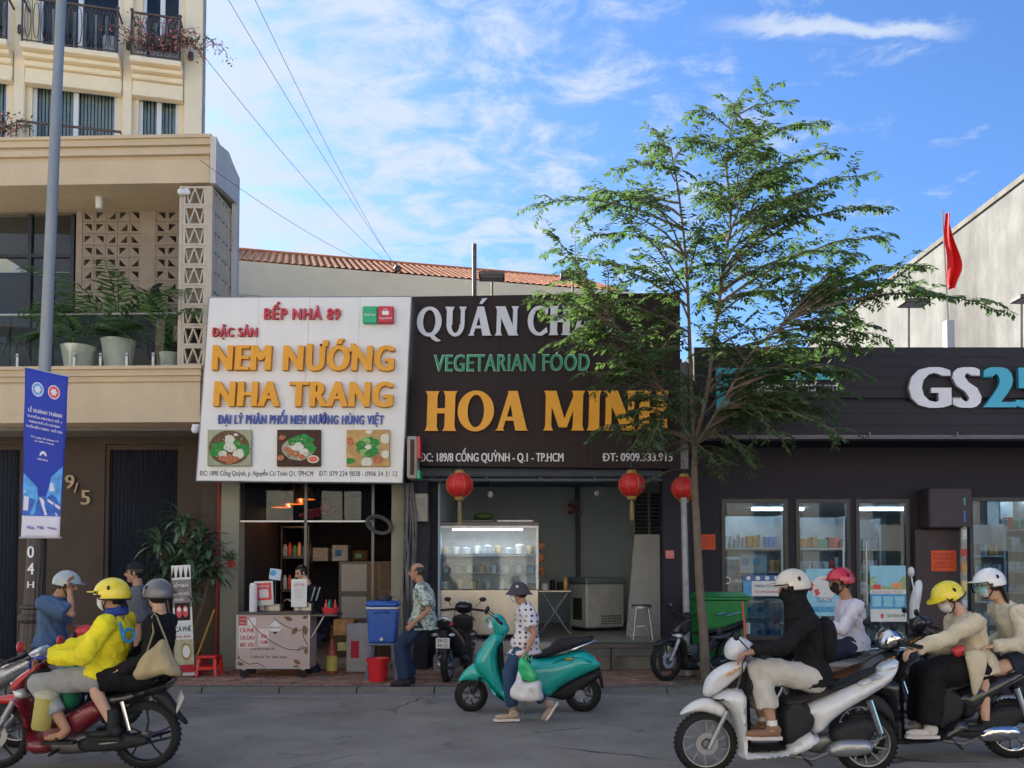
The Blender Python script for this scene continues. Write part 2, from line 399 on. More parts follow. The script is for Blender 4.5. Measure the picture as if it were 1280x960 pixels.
def text(name, s, O, U, W, N, width, cap, depth, mats, parent, bold=0.0, letters=False, shear=0.0):
    """string in frame O (baseline left), U right, W up, N out of the surface; letters=True gives each letter its own object"""
    vs, fs = text_geo(s, bold); hv, _ = text_geo('H', bold)
    if not vs: return []
    hb, ht = min(p[1] for p in hv), max(p[1] for p in hv); xa, xb = min(p[0] for p in vs), max(p[0] for p in vs)
    O, U, W, N = V(O), V(U), V(W), V(N)
    def mp(p):
        y = (p[1] - hb) / (ht - hb) * cap
        return O + U * ((p[0] - xa) / (xb - xa) * width + y * shear) + W * y + N * ((p[2] + .5) * depth)
    vv = [mp(p) for p in vs]; groups = [list(range(len(fs)))]
    if letters:
        par = list(range(len(vs)))
        def find(a):
            while par[a] != a: par[a] = par[par[a]]; a = par[a]
            return a
        key = {}
        for i, p in enumerate(vs):
            q = (round(p[0], 4), round(p[1], 4), 0)
            if q in key: par[find(i)] = find(key[q])
            else: key[q] = i
        for f in fs:
            for b_ in f[1:]: par[find(b_)] = find(f[0])
        isl = {}
        for i in range(len(vs)): isl.setdefault(find(i), []).append(i)
        its = sorted([[min(vs[i][0] for i in l), max(vs[i][0] for i in l), {r}] for r, l in isl.items()], key=lambda t: -(t[1] - t[0]))
        cl = []
        for a, b_, r in its:
            for c in cl:
                ov = min(b_, c[1]) - max(a, c[0])
                if ov > .4 * min(b_ - a, c[1] - c[0]): c[2] |= r; break
            else: cl.append([a, b_, set(r)])
        cl.sort(key=lambda t: t[0]); groups = [[k for k, f in enumerate(fs) if find(f[0]) in c[2]] for c in cl]
    objs = []
    for gi, g in enumerate(groups):
        used = {}; mb = MB()
        for k in g:
            for i in fs[k]: used.setdefault(i, len(used))
        mb.v = [tuple(vv[i] + (N * (gi % 3) * .0007 if letters else V())) for i in used]; mb.f = [tuple(used[i] for i in fs[k]) for k in g]
        # face material: front 0, sides 1
        for k in g:
            zs = [vs[i][2] for i in fs[k]]; mb.m.append(0 if min(zs) > .4 else 1)
        ms = mats if isinstance(mats, (list, tuple)) else [mats, mats]
        objs.append(mb.build(name, list(ms), parent, world=True, smooth=0, fix=True))
    return objs
# ================================================================ GROUND
def crack(m):
    nt = m.node_tree; L = nt.links.new; b = nt.nodes['Principled BSDF']; tc = nd(nt, 'ShaderNodeTexCoord'); n = nd(nt, 'ShaderNodeTexNoise', i_Scale=1.1, i_Detail=4.0); L(tc.outputs['Object'], n.inputs[0])
    mx = nd(nt, 'ShaderNodeMix', data_type='RGBA'); mx.inputs[0].default_value = .35; L(tc.outputs['Object'], mx.inputs[6]); L(n.outputs[1], mx.inputs[7]); vo = nd(nt, 'ShaderNodeTexVoronoi', feature='DISTANCE_TO_EDGE', i_Scale=.55); L(mx.outputs[2], vo.inputs['Vector'])
    lt = nd(nt, 'ShaderNodeMath', operation='LESS_THAN'); L(vo.outputs[0], lt.inputs[0]); lt.inputs[1].default_value = .006; n2 = nd(nt, 'ShaderNodeTexNoise', i_Scale=.35); L(tc.outputs['Object'], n2.inputs[0]); g = nd(nt, 'ShaderNodeMapRange'); L(n2.outputs[0], g.inputs[0]); g.inputs[1].default_value = .48; g.inputs[2].default_value = .56
    m1 = nd(nt, 'ShaderNodeMath', operation='MULTIPLY'); L(lt.outputs[0], m1.inputs[0]); L(g.outputs[0], m1.inputs[1]); old = b.inputs['Base Color'].links[0].from_socket
    sp = nd(nt, 'ShaderNodeTexNoise', i_Scale=2.3, i_Detail=3.0, i_Roughness=.7); L(tc.outputs['Object'], sp.inputs[0]); s2_ = nd(nt, 'ShaderNodeMapRange'); L(sp.outputs[0], s2_.inputs[0]); s2_.inputs[1].default_value = .60; s2_.inputs[2].default_value = .70; s2_.inputs[4].default_value = .55
    m2 = nd(nt, 'ShaderNodeMath', operation='MAXIMUM'); L(m1.outputs[0], m2.inputs[0]); L(s2_.outputs[0], m2.inputs[1]); c = nd(nt, 'ShaderNodeMix', data_type='RGBA'); L(m2.outputs[0], c.inputs[0]); L(old, c.inputs[6]); c.inputs[7].default_value = (.085, .08, .074, 1)
    gr = nd(nt, 'ShaderNodeTexNoise', i_Scale=220, i_Detail=2.0); L(tc.outputs['Object'], gr.inputs[0]); g3 = nd(nt, 'ShaderNodeMapRange'); L(gr.outputs[0], g3.inputs[0]); g3.inputs[1].default_value = .3; g3.inputs[2].default_value = .7; g3.inputs[3].default_value = .55; g3.inputs[4].default_value = 1.5; h = nd(nt, 'ShaderNodeHueSaturation'); L(c.outputs[2], h.inputs['Color']); L(g3.outputs[0], h.inputs['Value']); L(h.outputs[0], b.inputs['Base Color'])
M_as = pm('asphalt', (.255, .225, .192), .82, var=.25, ns=1.3, bump=.55, bs=130, dirt=.5, dcol=(.33, .29, .245))
crack(M_as)
M_conc = pm('concrete', (.26, .25, .235), .85, var=.18, ns=2.5, bump=.4, bs=70, dirt=.5, dcol=(.10, .09, .08))
M_kerb = pm('kerb_stone_mat', (.17, .16, .145), .85, var=.2, ns=3, bump=.5, bs=50, dirt=.5, isl=.15)
M_brick = pm('paver', (.30, .17, .125), .85, var=.25, ns=4, bump=.4, bs=60, dirt=.85, dcol=(.24, .205, .165), isl=.3)
M_dark = pm('dark_floor', (.05, .045, .04), .6, var=.2)
g = MB(); g.box(-160, 160, -60, 220, -.3, 0); tag(g.build('road', M_as, smooth=0), kind='structure')
PZ = .09
pv = MB(); pv.box(-20, 20, 11.62, 14.4, -.05, PZ - .03); pave = tag(pv.build('pavement', M_conc, smooth=0), kind='structure')
# kerb: low worn stones one metre long
for i in range(-9, 11):
    k = MB(); x0 = i * 1.0 + .006
    k.plan([(x0, 11.36), (x0 + .985, 11.36), (x0 + .985, 11.62), (x0, 11.62)], -.05, PZ - .005 + rnd.uniform(-.008, .004))
    k.v = [(a, b + (.07 if c > .02 and b < 11.4 else 0), c) for a, b, c in k.v]
    k.build('kerb_stone', M_kerb, pave, smooth=0)
# concrete gutter strip and the brick pavers
gs = MB(); gs.box(-16, 16, 11.12, 11.355, -.02, .006); tag(gs.build('gutter', M_conc, smooth=0), kind='structure')
pb = MB(); bw, bd = .2, .1
y = 11.63; row = 0
while y < 13.8:
    x = -9.5 + (.1 if row % 2 else 0)
    while x < 9.5:
        if rnd.random() > .012 and not (2.05 < x < 2.95 and y < 12.75):
            h = PZ + rnd.uniform(-.006, .006); t = rnd.uniform(-.003, .003)
            pb.add([(x + .004, y + .004, PZ - .03), (x + bw - .004, y + .004, PZ - .03), (x + bw - .004, y + bd - .004, PZ - .03), (x + .004, y + bd - .004, PZ - .03),
                    (x + .006, y + .006, h), (x + bw - .006, y + .006, h + t), (x + bw - .006, y + bd - .006, h + t), (x + .006, y + bd - .006, h)],
                   [(4, 5, 6, 7), (0, 1, 5, 4), (1, 2, 6, 5), (2, 3, 7, 6), (3, 0, 4, 7)])
        x += bw
    y += bd; row += 1
pb.build('brick_paving', M_brick, pave, smooth=0, kind='stuff')
# bare tree pit with dirt, litter leaves
M_dirt = pm('dirt', (.13, .105, .08), .95, var=.35, ns=9, bump=.9, bs=30)
dp = MB(); n = 14
vs = [(2.05 + .9 * i / n, 11.64 + 1.11 * j / n, PZ - .02 + .03 * noise.noise(V((i * .5, j * .5, 0))) + .035 * math.sin(math.pi * i / n) * math.sin(math.pi * j / n)) for j in range(n + 1) for i in range(n + 1)]
dp.add(vs, [(j * (n + 1) + i, j * (n + 1) + i + 1, (j + 1) * (n + 1) + i + 1, (j + 1) * (n + 1) + i) for j in range(n) for i in range(n)])
tag(dp.build('tree_pit_soil', M_dirt), kind='structure')
M_dry = pm('dry_leaf', (.30, .22, .11), .8, var=.3, isl=.5)
lf = MB()
for i in range(420):
    if i < 200: x, y = rnd.uniform(1.9, 3.1), rnd.uniform(11.1, 12.8)
    else: x, y = rnd.uniform(-7, 7), (rnd.uniform(11.0, 11.5) if rnd.random() < .6 else rnd.uniform(11.6, 13.2))
    z = (PZ + .012) if y > 11.6 else (.012 if y < 11.3 else PZ + .01); a = rnd.uniform(0, 6.28); s = rnd.uniform(.012, .035)
    c, d = math.cos(a) * s, math.sin(a) * s
    lf.add([(x - c, y - d, z), (x + d * .4, y - c * .4, z + .006), (x + c, y + d, z + .01), (x - d * .4, y + c * .4, z + .003)], [(0, 1, 2, 3)])
tag(lf.build('leaf_litter', M_dry, smooth=0), kind='stuff')

# ================================================================ TOWER (pale yellow apartment block behind on the left)
M_tow = pm('tower_render', (.88, .74, .50), .85, var=.07, ns=1.2, bump=.15, bs=40, dirt=.18, dcol=(.5, .4, .27))
M_tow2 = pm('tower_trim', (.90, .78, .56), .8, var=.06, ns=2)
M_wfr = pm('white_frame', (.72, .74, .76), .45, var=.05)
M_glass = glassm('window_glass', (.82, .87, .88), .30, .01)
M_curt = pm('curtain', (.60, .64, .60), .9, var=.15, ns=5)
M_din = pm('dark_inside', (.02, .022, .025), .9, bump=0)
M_iron = pm('wrought_iron', (.12, .10, .095), .5, .6, var=.2)
TX0, TY0, TK = -7.6, 19.0, .24   # facade plane: Y = TY0 + TK*(x-TX0)
tdir = V((1, TK, 0)).normalized(); tnor = V((TK, -1, 0)).normalized()
def TP(px, py):
    d = ray(px, py); t = (TY0 - TK * TX0) / (d.y - TK * d.x) if True else 0
    return V((0, 0, CAMZ)) + d * t
TO = V((TX0, TY0, 0))
def tuv(px, py): p = TP(px, py) - TO; return (p.dot(tdir), p.z)
tow = thing('tower_building', 'tall pale yellow apartment block with arched windows and iron balconies at the top left', 'building', tuple(TO))
UE = tuv(253, 100)[0]; ZT = 17.5
TM = Matrix((( tdir.x, -tnor.x, 0, TO.x), (tdir.y, -tnor.y, 0, TO.y), (0, 0, 1, 0), (0, 0, 0, 1)))   # local: x along facade, y into the building, z up
def tmb(): return MB(TM)
def opening(px0, py0, px1, py1):
    a = tuv(px0, (py0 + py1) / 2); b = tuv(px1, (py0 + py1) / 2); return a[0], b[0], tuv((px0 + px1) / 2, py1)[1], tuv((px0 + px1) / 2, py0)[1]
wL = opening(-60, 97, 8, 160); wM = opening(38, 100, 145, 172); wR = opening(172, 118, 222, 172)
uM = opening(46, -62, 150, 73); uR = opening(177, -45, 226, 90); uL = opening(-60, -60, 11, 60)
wM = (wM[0], wM[1], wM[2] - .35, wM[3]); wR = (wR[0], wR[1], wM[2], wM[3]); wL = (wL[0], wL[1], wM[2], wM[3])
uR = (uR[0], uR[1], uM[2], uM[3]); uL = (uL[0], uL[1], uM[2], uM[3])
bays = [(wL, uL), (wM, uM), (wR, uR)]
# wall: recessed bay fields between pilasters, with openings
wl = tmb(); u0, u1 = -6.0, UE
def arch(o, n=8):
    a, b, z0, z1 = o; r = (b - a) / 2; zc = z1 - r * .75
    return [(a, z0), (b, z0)] + [(a + r + r * math.cos(math.pi * i / n), zc + r * .75 * math.sin(math.pi * i / n)) for i in range(n + 1)]
def rect(o): return [(o[0], o[2]), (o[1], o[2]), (o[1], o[3]), (o[0], o[3])]
holes = []
for lo, up in bays: holes += [rect(lo), arch(up)]
wl.poly([(u0, 3), (u1, 3), (u1, ZT), (u0, ZT)], (0, .12, 0), (1, 0, 0), (0, 0, 1), (0, 1, 0), 0, .25, holes)
wl.plan([(u0, .371), (u1 - .01, .371), (u1 - 5.2, 8), (u0, 8)], 3, ZT)      # body behind
wl.build('wall', M_tow, tow, world=True, smooth=0, fix=True)
edges = [u0, wL[0] - .05, wL[1] + .12, wM[0] - .12, wM[1] + .12, wR[0] - .12, wR[1] + .12, UE]
for i in range(0, 8, 2):
    pl = tmb(); pl.rbox(edges[i], edges[i + 1], 0, .119, 3, ZT - .02, .02); pl.build('pilaster', M_tow2, tow, world=True, smooth=0)
for bi, (lo, up) in enumerate(bays):
    # cornice and balcony slab between the storeys
    a, b = lo[0] - .11, lo[1] + .11; zt = up[2]
    co = tmb()
    for j, (dz0, dz1, dy) in enumerate([(0, -.12, -.42), (-.125, -.22, -.26), (-.225, -.34, -.12), (-.345, -.62, -.04), (-.625, -.70, -.10)]):
        co.rbox(a, b, dy, .115, zt + dz1, zt + dz0, .015)
    co.build('balcony_slab', M_tow2, tow, world=True, smooth=0)
    for oi, o_ in enumerate((lo, up)):
        fr = tmb(); A, B, z0, z1 = o_; t = .07
        fr.box(A, A + t, .2, .28, z0, z1); fr.box(B - t, B, .2, .28, z0, z1); fr.box(A + t, B - t, .2, .28, z0, z0 + t); fr.box(A + t, B - t, .2, .28, z1 - t, z1)
        mid = (A + B) / 2; fr.box(mid - .05, mid + .05, .19, .279, z0 + t, z1 - t)
        if oi: fr.box(A + t, B - t, .195, .275, z1 - (B - A) * .42, z1 - (B - A) * .42 + .06)
        f = fr.build('window_frame', M_wfr, tow, world=True, smooth=0)
        for pa, pb_ in ((A + t, mid - .05), (mid + .05, B - t)):
            q = tmb(); q.box(pa, pb_, .235, .245, z0 + t, z1 - t); q.build('pane', M_glass, f, world=True, smooth=0)
        cu = tmb(); nn = int((B - A) / .07)
        zt2 = z1 - t if not oi else z0 + 1.2
        for k in range(nn):
            x = A + (B - A) * k / nn
            if oi and k % 3: continue
            cu.add([(x, .335, z0), (x + .055, .30, z0), (x + .055, .30, zt2), (x, .335, zt2)], [(0, 1, 2, 3)])
        cu.build('curtain', M_curt, tow, world=True, smooth=0)
        bk = tmb(); bk.box(A - .05, B + .05, .362, .368, z0, z1); bk.build('room', M_din, tow, world=True, smooth=0)  # thin near-black sheet stands in for the unlit room behind the panes
    # iron balcony rail
    r = tmb(); zb = zt + .05; zr = zt + .95; y = -.38
    r.cyl((a + .02, y, zr), (b - .02, y, zr), .028, n=8); r.cyl((a + .02, y, zb), (b - .02, y, zb), .015, n=6)
    for xx in (a + .03, b - .03):
        r.cyl((xx, y, zt), (xx, y, zr + .04), .022, n=6); r.cyl((xx, y, zr), (xx, .1, zr), .022, n=6); r.sph((xx, y, zr + .05), .04, n=8)
    n = max(4, int((b - a) / .17)); s = (b - a - .1) / n
    for k in range(n):
        xc = a + .05 + s * (k + .5); pts = [(xc + s * .36 * math.cos(t), y, (zb + zr) / 2 + (zr - zb) * .44 * math.sin(t)) for t in [2 * math.pi * i / 12 for i in range(13)]]
        r.tube(pts, .009, 5, False); r.cyl((xc + s / 2, y, zb), (xc + s / 2, y, zr), .008, n=5)
    r.build('balcony_railing', M_iron, tow, world=True, smooth=60)
# low rail in front of the storey below
r = tmb(); A = tuv(27, 163); B = tuv(118, 168)
r.cyl((A[0], -.35, wM[2] + .42), (B[0] + .6, -.35, wM[2] + .42), .028, n=8)
for k in range(9): xx = A[0] + (B[0] + .6 - A[0]) * k / 8; r.cyl((xx, -.35, wM[2] - .4), (xx, -.35, wM[2] + .42), .012, n=5)
r.build('balcony_railing', M_iron, tow, world=True)
for px, py in ((27, 40), (162, 60), (239, 73)):
    a = tuv(px, py); q = tmb(); q.lathe([(0, -.09), (.05, -.08), (.06, 0), (.05, .08), (0, .1)], (a[0], -.09, a[1]), 10); q.box(a[0] - .02, a[0] + .02, -.06, .02, a[1] - .03, a[1] + .03)
    q.build('wall_lamp', M_iron, tow, world=True)
cp = tmb(); cp.rbox(UE + .002, UE + .05, .05, .16, 3, ZT, .01); cp.build('downpipe', pm('grey_pipe', (.3, .31, .33), .5), tow, world=True, smooth=0)
M_grey = pm('grey_metal', (.35, .37, .39), .45, .3, var=.1)
a = opening(132, 55, 148, 80); q = tmb(); q.rbox(a[0], a[1], -.33, -.05, a[2], a[3], .03)
for k in range(6): q.box(a[0] + .03, a[1] - .03, -.34, -.331, a[2] + .06 + k * .07, a[2] + .08 + k * .07)
o_ = q.build('box_unit', M_grey, world=False, smooth=0); tag(o_, 'grey box unit standing in the corner of the wide tower balcony', 'appliance')  # slatted box unit, taken as an air conditioner
a = opening(190, 75, 225, 91); q = tmb(); q.rbox(a[0], a[1], -.33, -.1, a[2], a[3], .02); q.box(a[0] + .03, a[1] - .03, -.3, -.13, a[3], a[3] + .01)
tag(q.build('planter_box', pm('planter_grey', (.25, .25, .28), .7), smooth=0), 'grey planter box on the narrow right balcony of the yellow tower', 'planter')
# bougainvillea on the balconies
M_leafd = pm('leaf_dark', (.055, .10, .03), .55, var=.3, ns=3, bump=0, isl=.35)
M_pink = pm('bougainvillea_pink', (.62, .20, .25), .7, var=.2, bump=0, isl=.3)
M_wood = pm('twig', (.16, .12, .08), .9, var=.2)
def vine(label, c, spread, n, pink=.5, droop=.3, seed=1):
    rr = random.Random(seed); t = thing('bougainvillea', label, 'plant', tuple(TM @ V(c)), 0, 'flowering plants on the tower balconies')
    st = MB(TM); lv = MB(TM); fl = MB(TM)
    for i in range(n):
        a = rr.uniform(0, 6.28); L_ = rr.uniform(.3, 1) * spread
        p = V(c) + V((rr.uniform(-.3, .3) * spread, 0, 0)); d = V((math.cos(a), -abs(math.sin(a)) * .4, .8)); pts = [p]
        for k in range(6):
            pts.append(pts[-1] + d * L_ / 6); d = (d + V((0, -.02, -droop)) + V((rr.uniform(-.25, .25), rr.uniform(-.2, .2), rr.uniform(-.2, .2)))).normalized()
        st.tube(pts, .008, 4, False)
        for q in pts[1:]:
            for j in range(5):
                o = q + V((rr.gauss(0, .07), rr.gauss(0, .07), rr.gauss(0, .07))); s = rr.uniform(.02, .045); a1 = V((rr.gauss(0, 1), rr.gauss(0, 1), rr.gauss(0, 1))).normalized() * s; b1 = V((rr.gauss(0, 1), rr.gauss(0, 1), rr.gauss(0, 1))).normalized() * s * .6
                (fl if rr.random() < pink else lv).add([o - a1, o + b1, o + a1, o - b1], [(0, 1, 2, 3)])
    st.build('stem', M_wood, t, world=True); lv.build('foliage', M_leafd, t, world=True, smooth=0); fl.build('blossom', M_pink, t, world=True, smooth=0)
vine('pink flowering bougainvillea spilling over the narrow right balcony of the tower', (a[0] + .1, -.22, a[3]), 1.1, 26, .5, .25, 3)
vine('bougainvillea branch arching past the right corner of the tower', (UE - .25, -.3, a[3] + .15), .95, 14, .5, .55, 5)
a = tuv(4, 165); vine('small plant with pink flowers on the low ledge at the left edge of the tower', (a[0], -.3, a[1] - .2), .8, 20, .3, .2, 8)

# ================================================================ BALCONY BUILDING (left, in front of the tower)
M_bei = pm('beige_render', (.60, .49, .34), .85, var=.08, ns=1.5, bump=.15, bs=40, dirt=.22, dcol=(.3, .25, .19))
M_bei2 = pm('grey_side_render', (.55, .53, .50), .85, var=.08, ns=1.5, dirt=.2, dcol=(.3, .29, .28))
M_lat = pm('lattice_paint', (.50, .45, .37), .8, var=.08, ns=4, dirt=.2, dcol=(.35, .31, .26), isl=.06)
M_brz = pm('breeze_paint', (.30, .25, .20), .85, var=.1, ns=4, isl=.08)
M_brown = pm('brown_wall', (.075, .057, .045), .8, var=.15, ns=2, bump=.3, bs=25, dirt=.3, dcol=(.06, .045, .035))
M_shut = pm('dark_shutter', (.012, .016, .028), .45, var=.2)
BK = .035   # the front line runs very slightly away to the left
YB = 13.2; XB = X(262, YB, 200)
def fy(x): return YB - BK * (x - XB)
bb = thing('balcony_building', 'beige two storey building with canopy, glass balcony and breeze block screens on the left', 'building', (XB, YB, 0))
XL = -9.6
def band(z0, z1, proj, xr, mb, back=1.1): mb.plan([(XL, fy(XL) - proj), (xr + proj * .5, fy(xr) - proj), (xr + proj * .5, YB + back), (XL, YB + back + .3)], z0, z1)
zt = Z(170.5, YB); zf = Z(228, YB)
f = MB(); band(zf, Z(199, YB) , 0, XB, f); band(zf + .004 + (Z(199, YB) - zf), Z(193, YB), -.04, XB, f); band(Z(193, YB), Z(186, YB), .03, XB, f); band(Z(186, YB), Z(182, YB), -.01, XB, f); band(Z(182, YB), Z(174.5, YB), .05, XB, f); band(Z(174.5, YB), zt, .09, XB, f)
f.build('canopy_fascia', M_bei, bb, world=True, smooth=0, fix=True)
# stepped side cheek of the canopy, running back along the alley
sd = MB()
def yz(px, py, x): t = ray(px, py); k = x / t.x; q = V((0, 0, CAMZ)) + t * k; return (q.y, q.z)
xs = XB + .055
pts = [yz(263, 170.5, xs), yz(268, 181, xs), yz(279, 190, xs), yz(284, 203, xs), yz(290, 217, xs), yz(293, 223, xs), (yz(293, 223, xs)[0], 3.2), (yz(288, 400, xs)[0], 3.2), (yz(288, 400, xs)[0], yz(288, 252, xs)[1]), yz(262, 229, xs)]
sd.poly(pts, (xs, 0, 0), (0, 1, 0), (0, 0, 1), (1, 0, 0), 0, .09)
sd.build('canopy_cheek', M_bei2, bb, world=True, smooth=0, fix=True)
# loggia ceiling, back wall
YW = 14.27
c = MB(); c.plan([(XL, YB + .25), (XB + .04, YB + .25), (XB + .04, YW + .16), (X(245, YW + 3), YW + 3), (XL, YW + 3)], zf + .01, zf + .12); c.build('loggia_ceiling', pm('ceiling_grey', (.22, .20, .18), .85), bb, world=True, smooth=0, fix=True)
zs = Z(458, YB)      # balcony floor
xo = X(88, YW, 350); xr0 = X(232, YW, 350)
wl = MB()
def wq(px0, px1, py0, py1, mb=wl, d=.16): mb.box(X(px0, YW, 350), X(px1, YW, 350), YW, YW + d, Z(py1, YW), Z(py0, YW))
zA, zC = Z(262, YW), Z(440, YW)
wl.box(xo, XB - .02, YW, YW + .16, zA, zf + .01); wl.box(xo, XB - .02, YW, YW + .16, zs - .2, zC)
wl.box(X(88, YW), X(95.5, YW), YW + .001, YW + .159, zC, zA); wl.box(X(170, YW), X(188.5, YW), YW + .001, YW + .159, zC, zA); wl.box(X(231, YW), XB - .02, YW + .001, YW + .159, zC, zA)
wl.build('loggia_wall', M_brz, bb, world=True, smooth=0)
# breeze blocks: square block, triangular hole in one of four turns
bs_ = (X(170, YW) - X(95.5, YW)) / 5; hb_ = (zA - zC) / 12
blk = []
for q in range(4):
    m = MB(); s = bs_ * .5 - .003; h2 = hb_ * .5 - .003; t = [(-.30 * bs_, -.30 * hb_), (.32 * bs_, -.30 * hb_), (.32 * bs_, .30 * hb_)]
    if q & 1: t = [(-a_, b_) for a_, b_ in t][::-1]
    if q & 2: t = [(a_, -b_) for a_, b_ in t][::-1]
    m.poly([(-s, -h2), (s, -h2), (s, h2), (-s, h2)], (0, 0, 0), (1, 0, 0), (0, 0, 1), (0, -1, 0), -.10, .02, [t])
    blk.append(m.build('breeze_block', M_brz, bb, smooth=0, fix=True).data)
    bpy.data.objects.remove(bpy.data.objects['breeze_block' if q == 0 else 'breeze_block'])
Bi = V((XB, YB, 0))
for (c0, nc) in ((X(95.5, YW), 5), (X(188.5, YW), 3)):
    w_ = bs_ if nc == 5 else (X(231, YW) - X(188.5, YW)) / 3
    for i in range(nc):
        for j in range(12):
            o = mesh_obj('breeze_block', blk[rnd.randrange(4)], bb); o.location = V((c0 + w_ * (i + .5), YW + .03, zC + hb_ * (j + .5))) - Bi
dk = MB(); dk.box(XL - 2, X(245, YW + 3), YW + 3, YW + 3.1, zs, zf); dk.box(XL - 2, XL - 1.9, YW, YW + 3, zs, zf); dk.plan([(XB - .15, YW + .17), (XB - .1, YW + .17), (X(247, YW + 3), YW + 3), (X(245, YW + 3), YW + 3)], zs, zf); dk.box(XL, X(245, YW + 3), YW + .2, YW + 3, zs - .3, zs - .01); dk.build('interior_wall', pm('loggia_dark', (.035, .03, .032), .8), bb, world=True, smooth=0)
# dark doorway: frame posts and doors
df = MB()
for px in (30, 58, 84): df.box(X(px, YW) - .03, X(px, YW) + .03, YW - .02, YW + .06, zs, Z(268, YW))
df.box(XL, xo, YW - .015, YW + .055, Z(322, YW), Z(318, YW)); df.build('door_frame', M_shut, bb, world=True, smooth=0)
gp = MB(); gp.box(XL, xo, YW + .02, YW + .03, zs, Z(268, YW)); gp.build('glass_door', M_glass, bb, world=True, smooth=0)
# lattice blocks: corner column front and side
zc0, zc1 = zs + .01, Z(232, YB)
nr = 9; bh = (zc1 - zc0) / nr; bwid = .355
m = MB(); w2, h2 = bwid / 2 - .002, bh / 2 - .002; fw = .035
m.box(-w2, w2, -.04, .04, h2 - fw, h2); m.box(-w2, w2, -.04, .04, -h2, -h2 + fw); m.box(-w2, -w2 + fw, -.039, .039, -h2 + fw, h2 - fw); m.box(w2 - fw, w2, -.039, .039, -h2 + fw, h2 - fw)
zi = [(-w2 + fw, h2 - fw), (-w2 * .5, -h2 + fw), (0, h2 - fw), (w2 * .5, -h2 + fw), (w2 - fw, h2 - fw)]
for k in range(4):
    (xa, za), (xb, zb) = zi[k], zi[k + 1]; t = .011
    m.add([(xa - t, -.036 - .001 * k, za), (xa + t, -.036 - .001 * k, za), (xb + t, -.036 - .001 * k, zb), (xb - t, -.036 - .001 * k, zb), (xa - t, .036, za), (xa + t, .036, za), (xb + t, .036, zb), (xb - t, .036, zb)],
          [(0, 1, 2, 3), (7, 6, 5, 4), (0, 4, 5, 1), (1, 5, 6, 2), (2, 6, 7, 3), (3, 7, 4, 0)])
lo = m.build('lattice_block', M_lat, bb, smooth=0, fix=True); lat = lo.data; bpy.data.objects.remove(lo)
for j in range(nr):
    o = mesh_obj('lattice_block', lat, bb); o.location = V((XB - bwid / 2 - .045, YB + .05, zc0 + bh * (j + .5))) - Bi
    for k in range(3):
        o = mesh_obj('lattice_block', lat, bb); o.rotation_euler = (0, 0, R(90)); o.location = V((XB + .005, YB + .1 + bwid * (k + .5), zc0 + bh * (j + .5))) - Bi
ps = MB(); ps.box(XB - .045, XB + .05, YB + .005, YB + .095, zc0, zc1); ps.box(XB - bwid - .1, XB - bwid - .047, YB + .01, YB + .09, zc0, zc1); ps.build('corner_post', M_lat, bb, world=True, smooth=0)
# balcony slab with mouldings
f = MB(); xr = X(250, YB, 490)
for a_, b_, pj in ((458, 462, .10), (462, 467, .05), (467, 470, .07), (470, 476.5, .02), (476.5, 479, -.02), (479, 519, 0), (519, 528, .05)): band(Z(b_, YB), Z(a_, YB), pj, xr, f, 1.0)
f.build('balcony_slab', M_bei, bb, world=True, smooth=0, fix=True)
# glass balustrade: panels, posts, rail
xg = X(232, YB); gl = (XL - 0); np_ = 5; pw = (xg - XL) / np_
for i in range(np_):
    q = MB(); a_, b_ = XL + pw * i + .02, XL + pw * (i + 1) - .02
    q.add([(a_, fy(a_) + .10, zs + .06), (b_, fy(b_) + .10, zs + .06), (b_, fy(b_) + .10, Z(390, YB)), (a_, fy(a_) + .10, Z(390, YB)), (a_, fy(a_) + .112, zs + .06), (b_, fy(b_) + .112, zs + .06), (b_, fy(b_) + .112, Z(390, YB)), (a_, fy(a_) + .112, Z(390, YB))],
          [(0, 1, 2, 3), (7, 6, 5, 4), (0, 4, 5, 1), (1, 5, 6, 2), (2, 6, 7, 3), (3, 7, 4, 0)]); q.build('glass_panel', glassm('rail_glass', (.84, .88, .86), .22), bb, world=True, smooth=0)
q = MB(); q.tube([(XL, fy(XL) + .105, Z(388.5, YB)), (xg, fy(xg) + .105, Z(388.5, YB))], .018, 8); q.build('handrail', pm('rail_steel', (.42, .44, .45), .35, .7), bb, world=True)
for i in range(-1, 11):
    x = X(14 + 34 * i if i > 0 else 8 - 34 * -i, YB);
    if x < XL or x > xg: continue
    q = MB(); q.rbox(x - .02, x + .02, fy(x) + .07, fy(x) + .10, zs, zs + .24, .005); q.sph((x, fy(x) + .07, zs + .2), .02, n=8); q.build('rail_clamp', MATS['rail_steel'], bb, world=True)
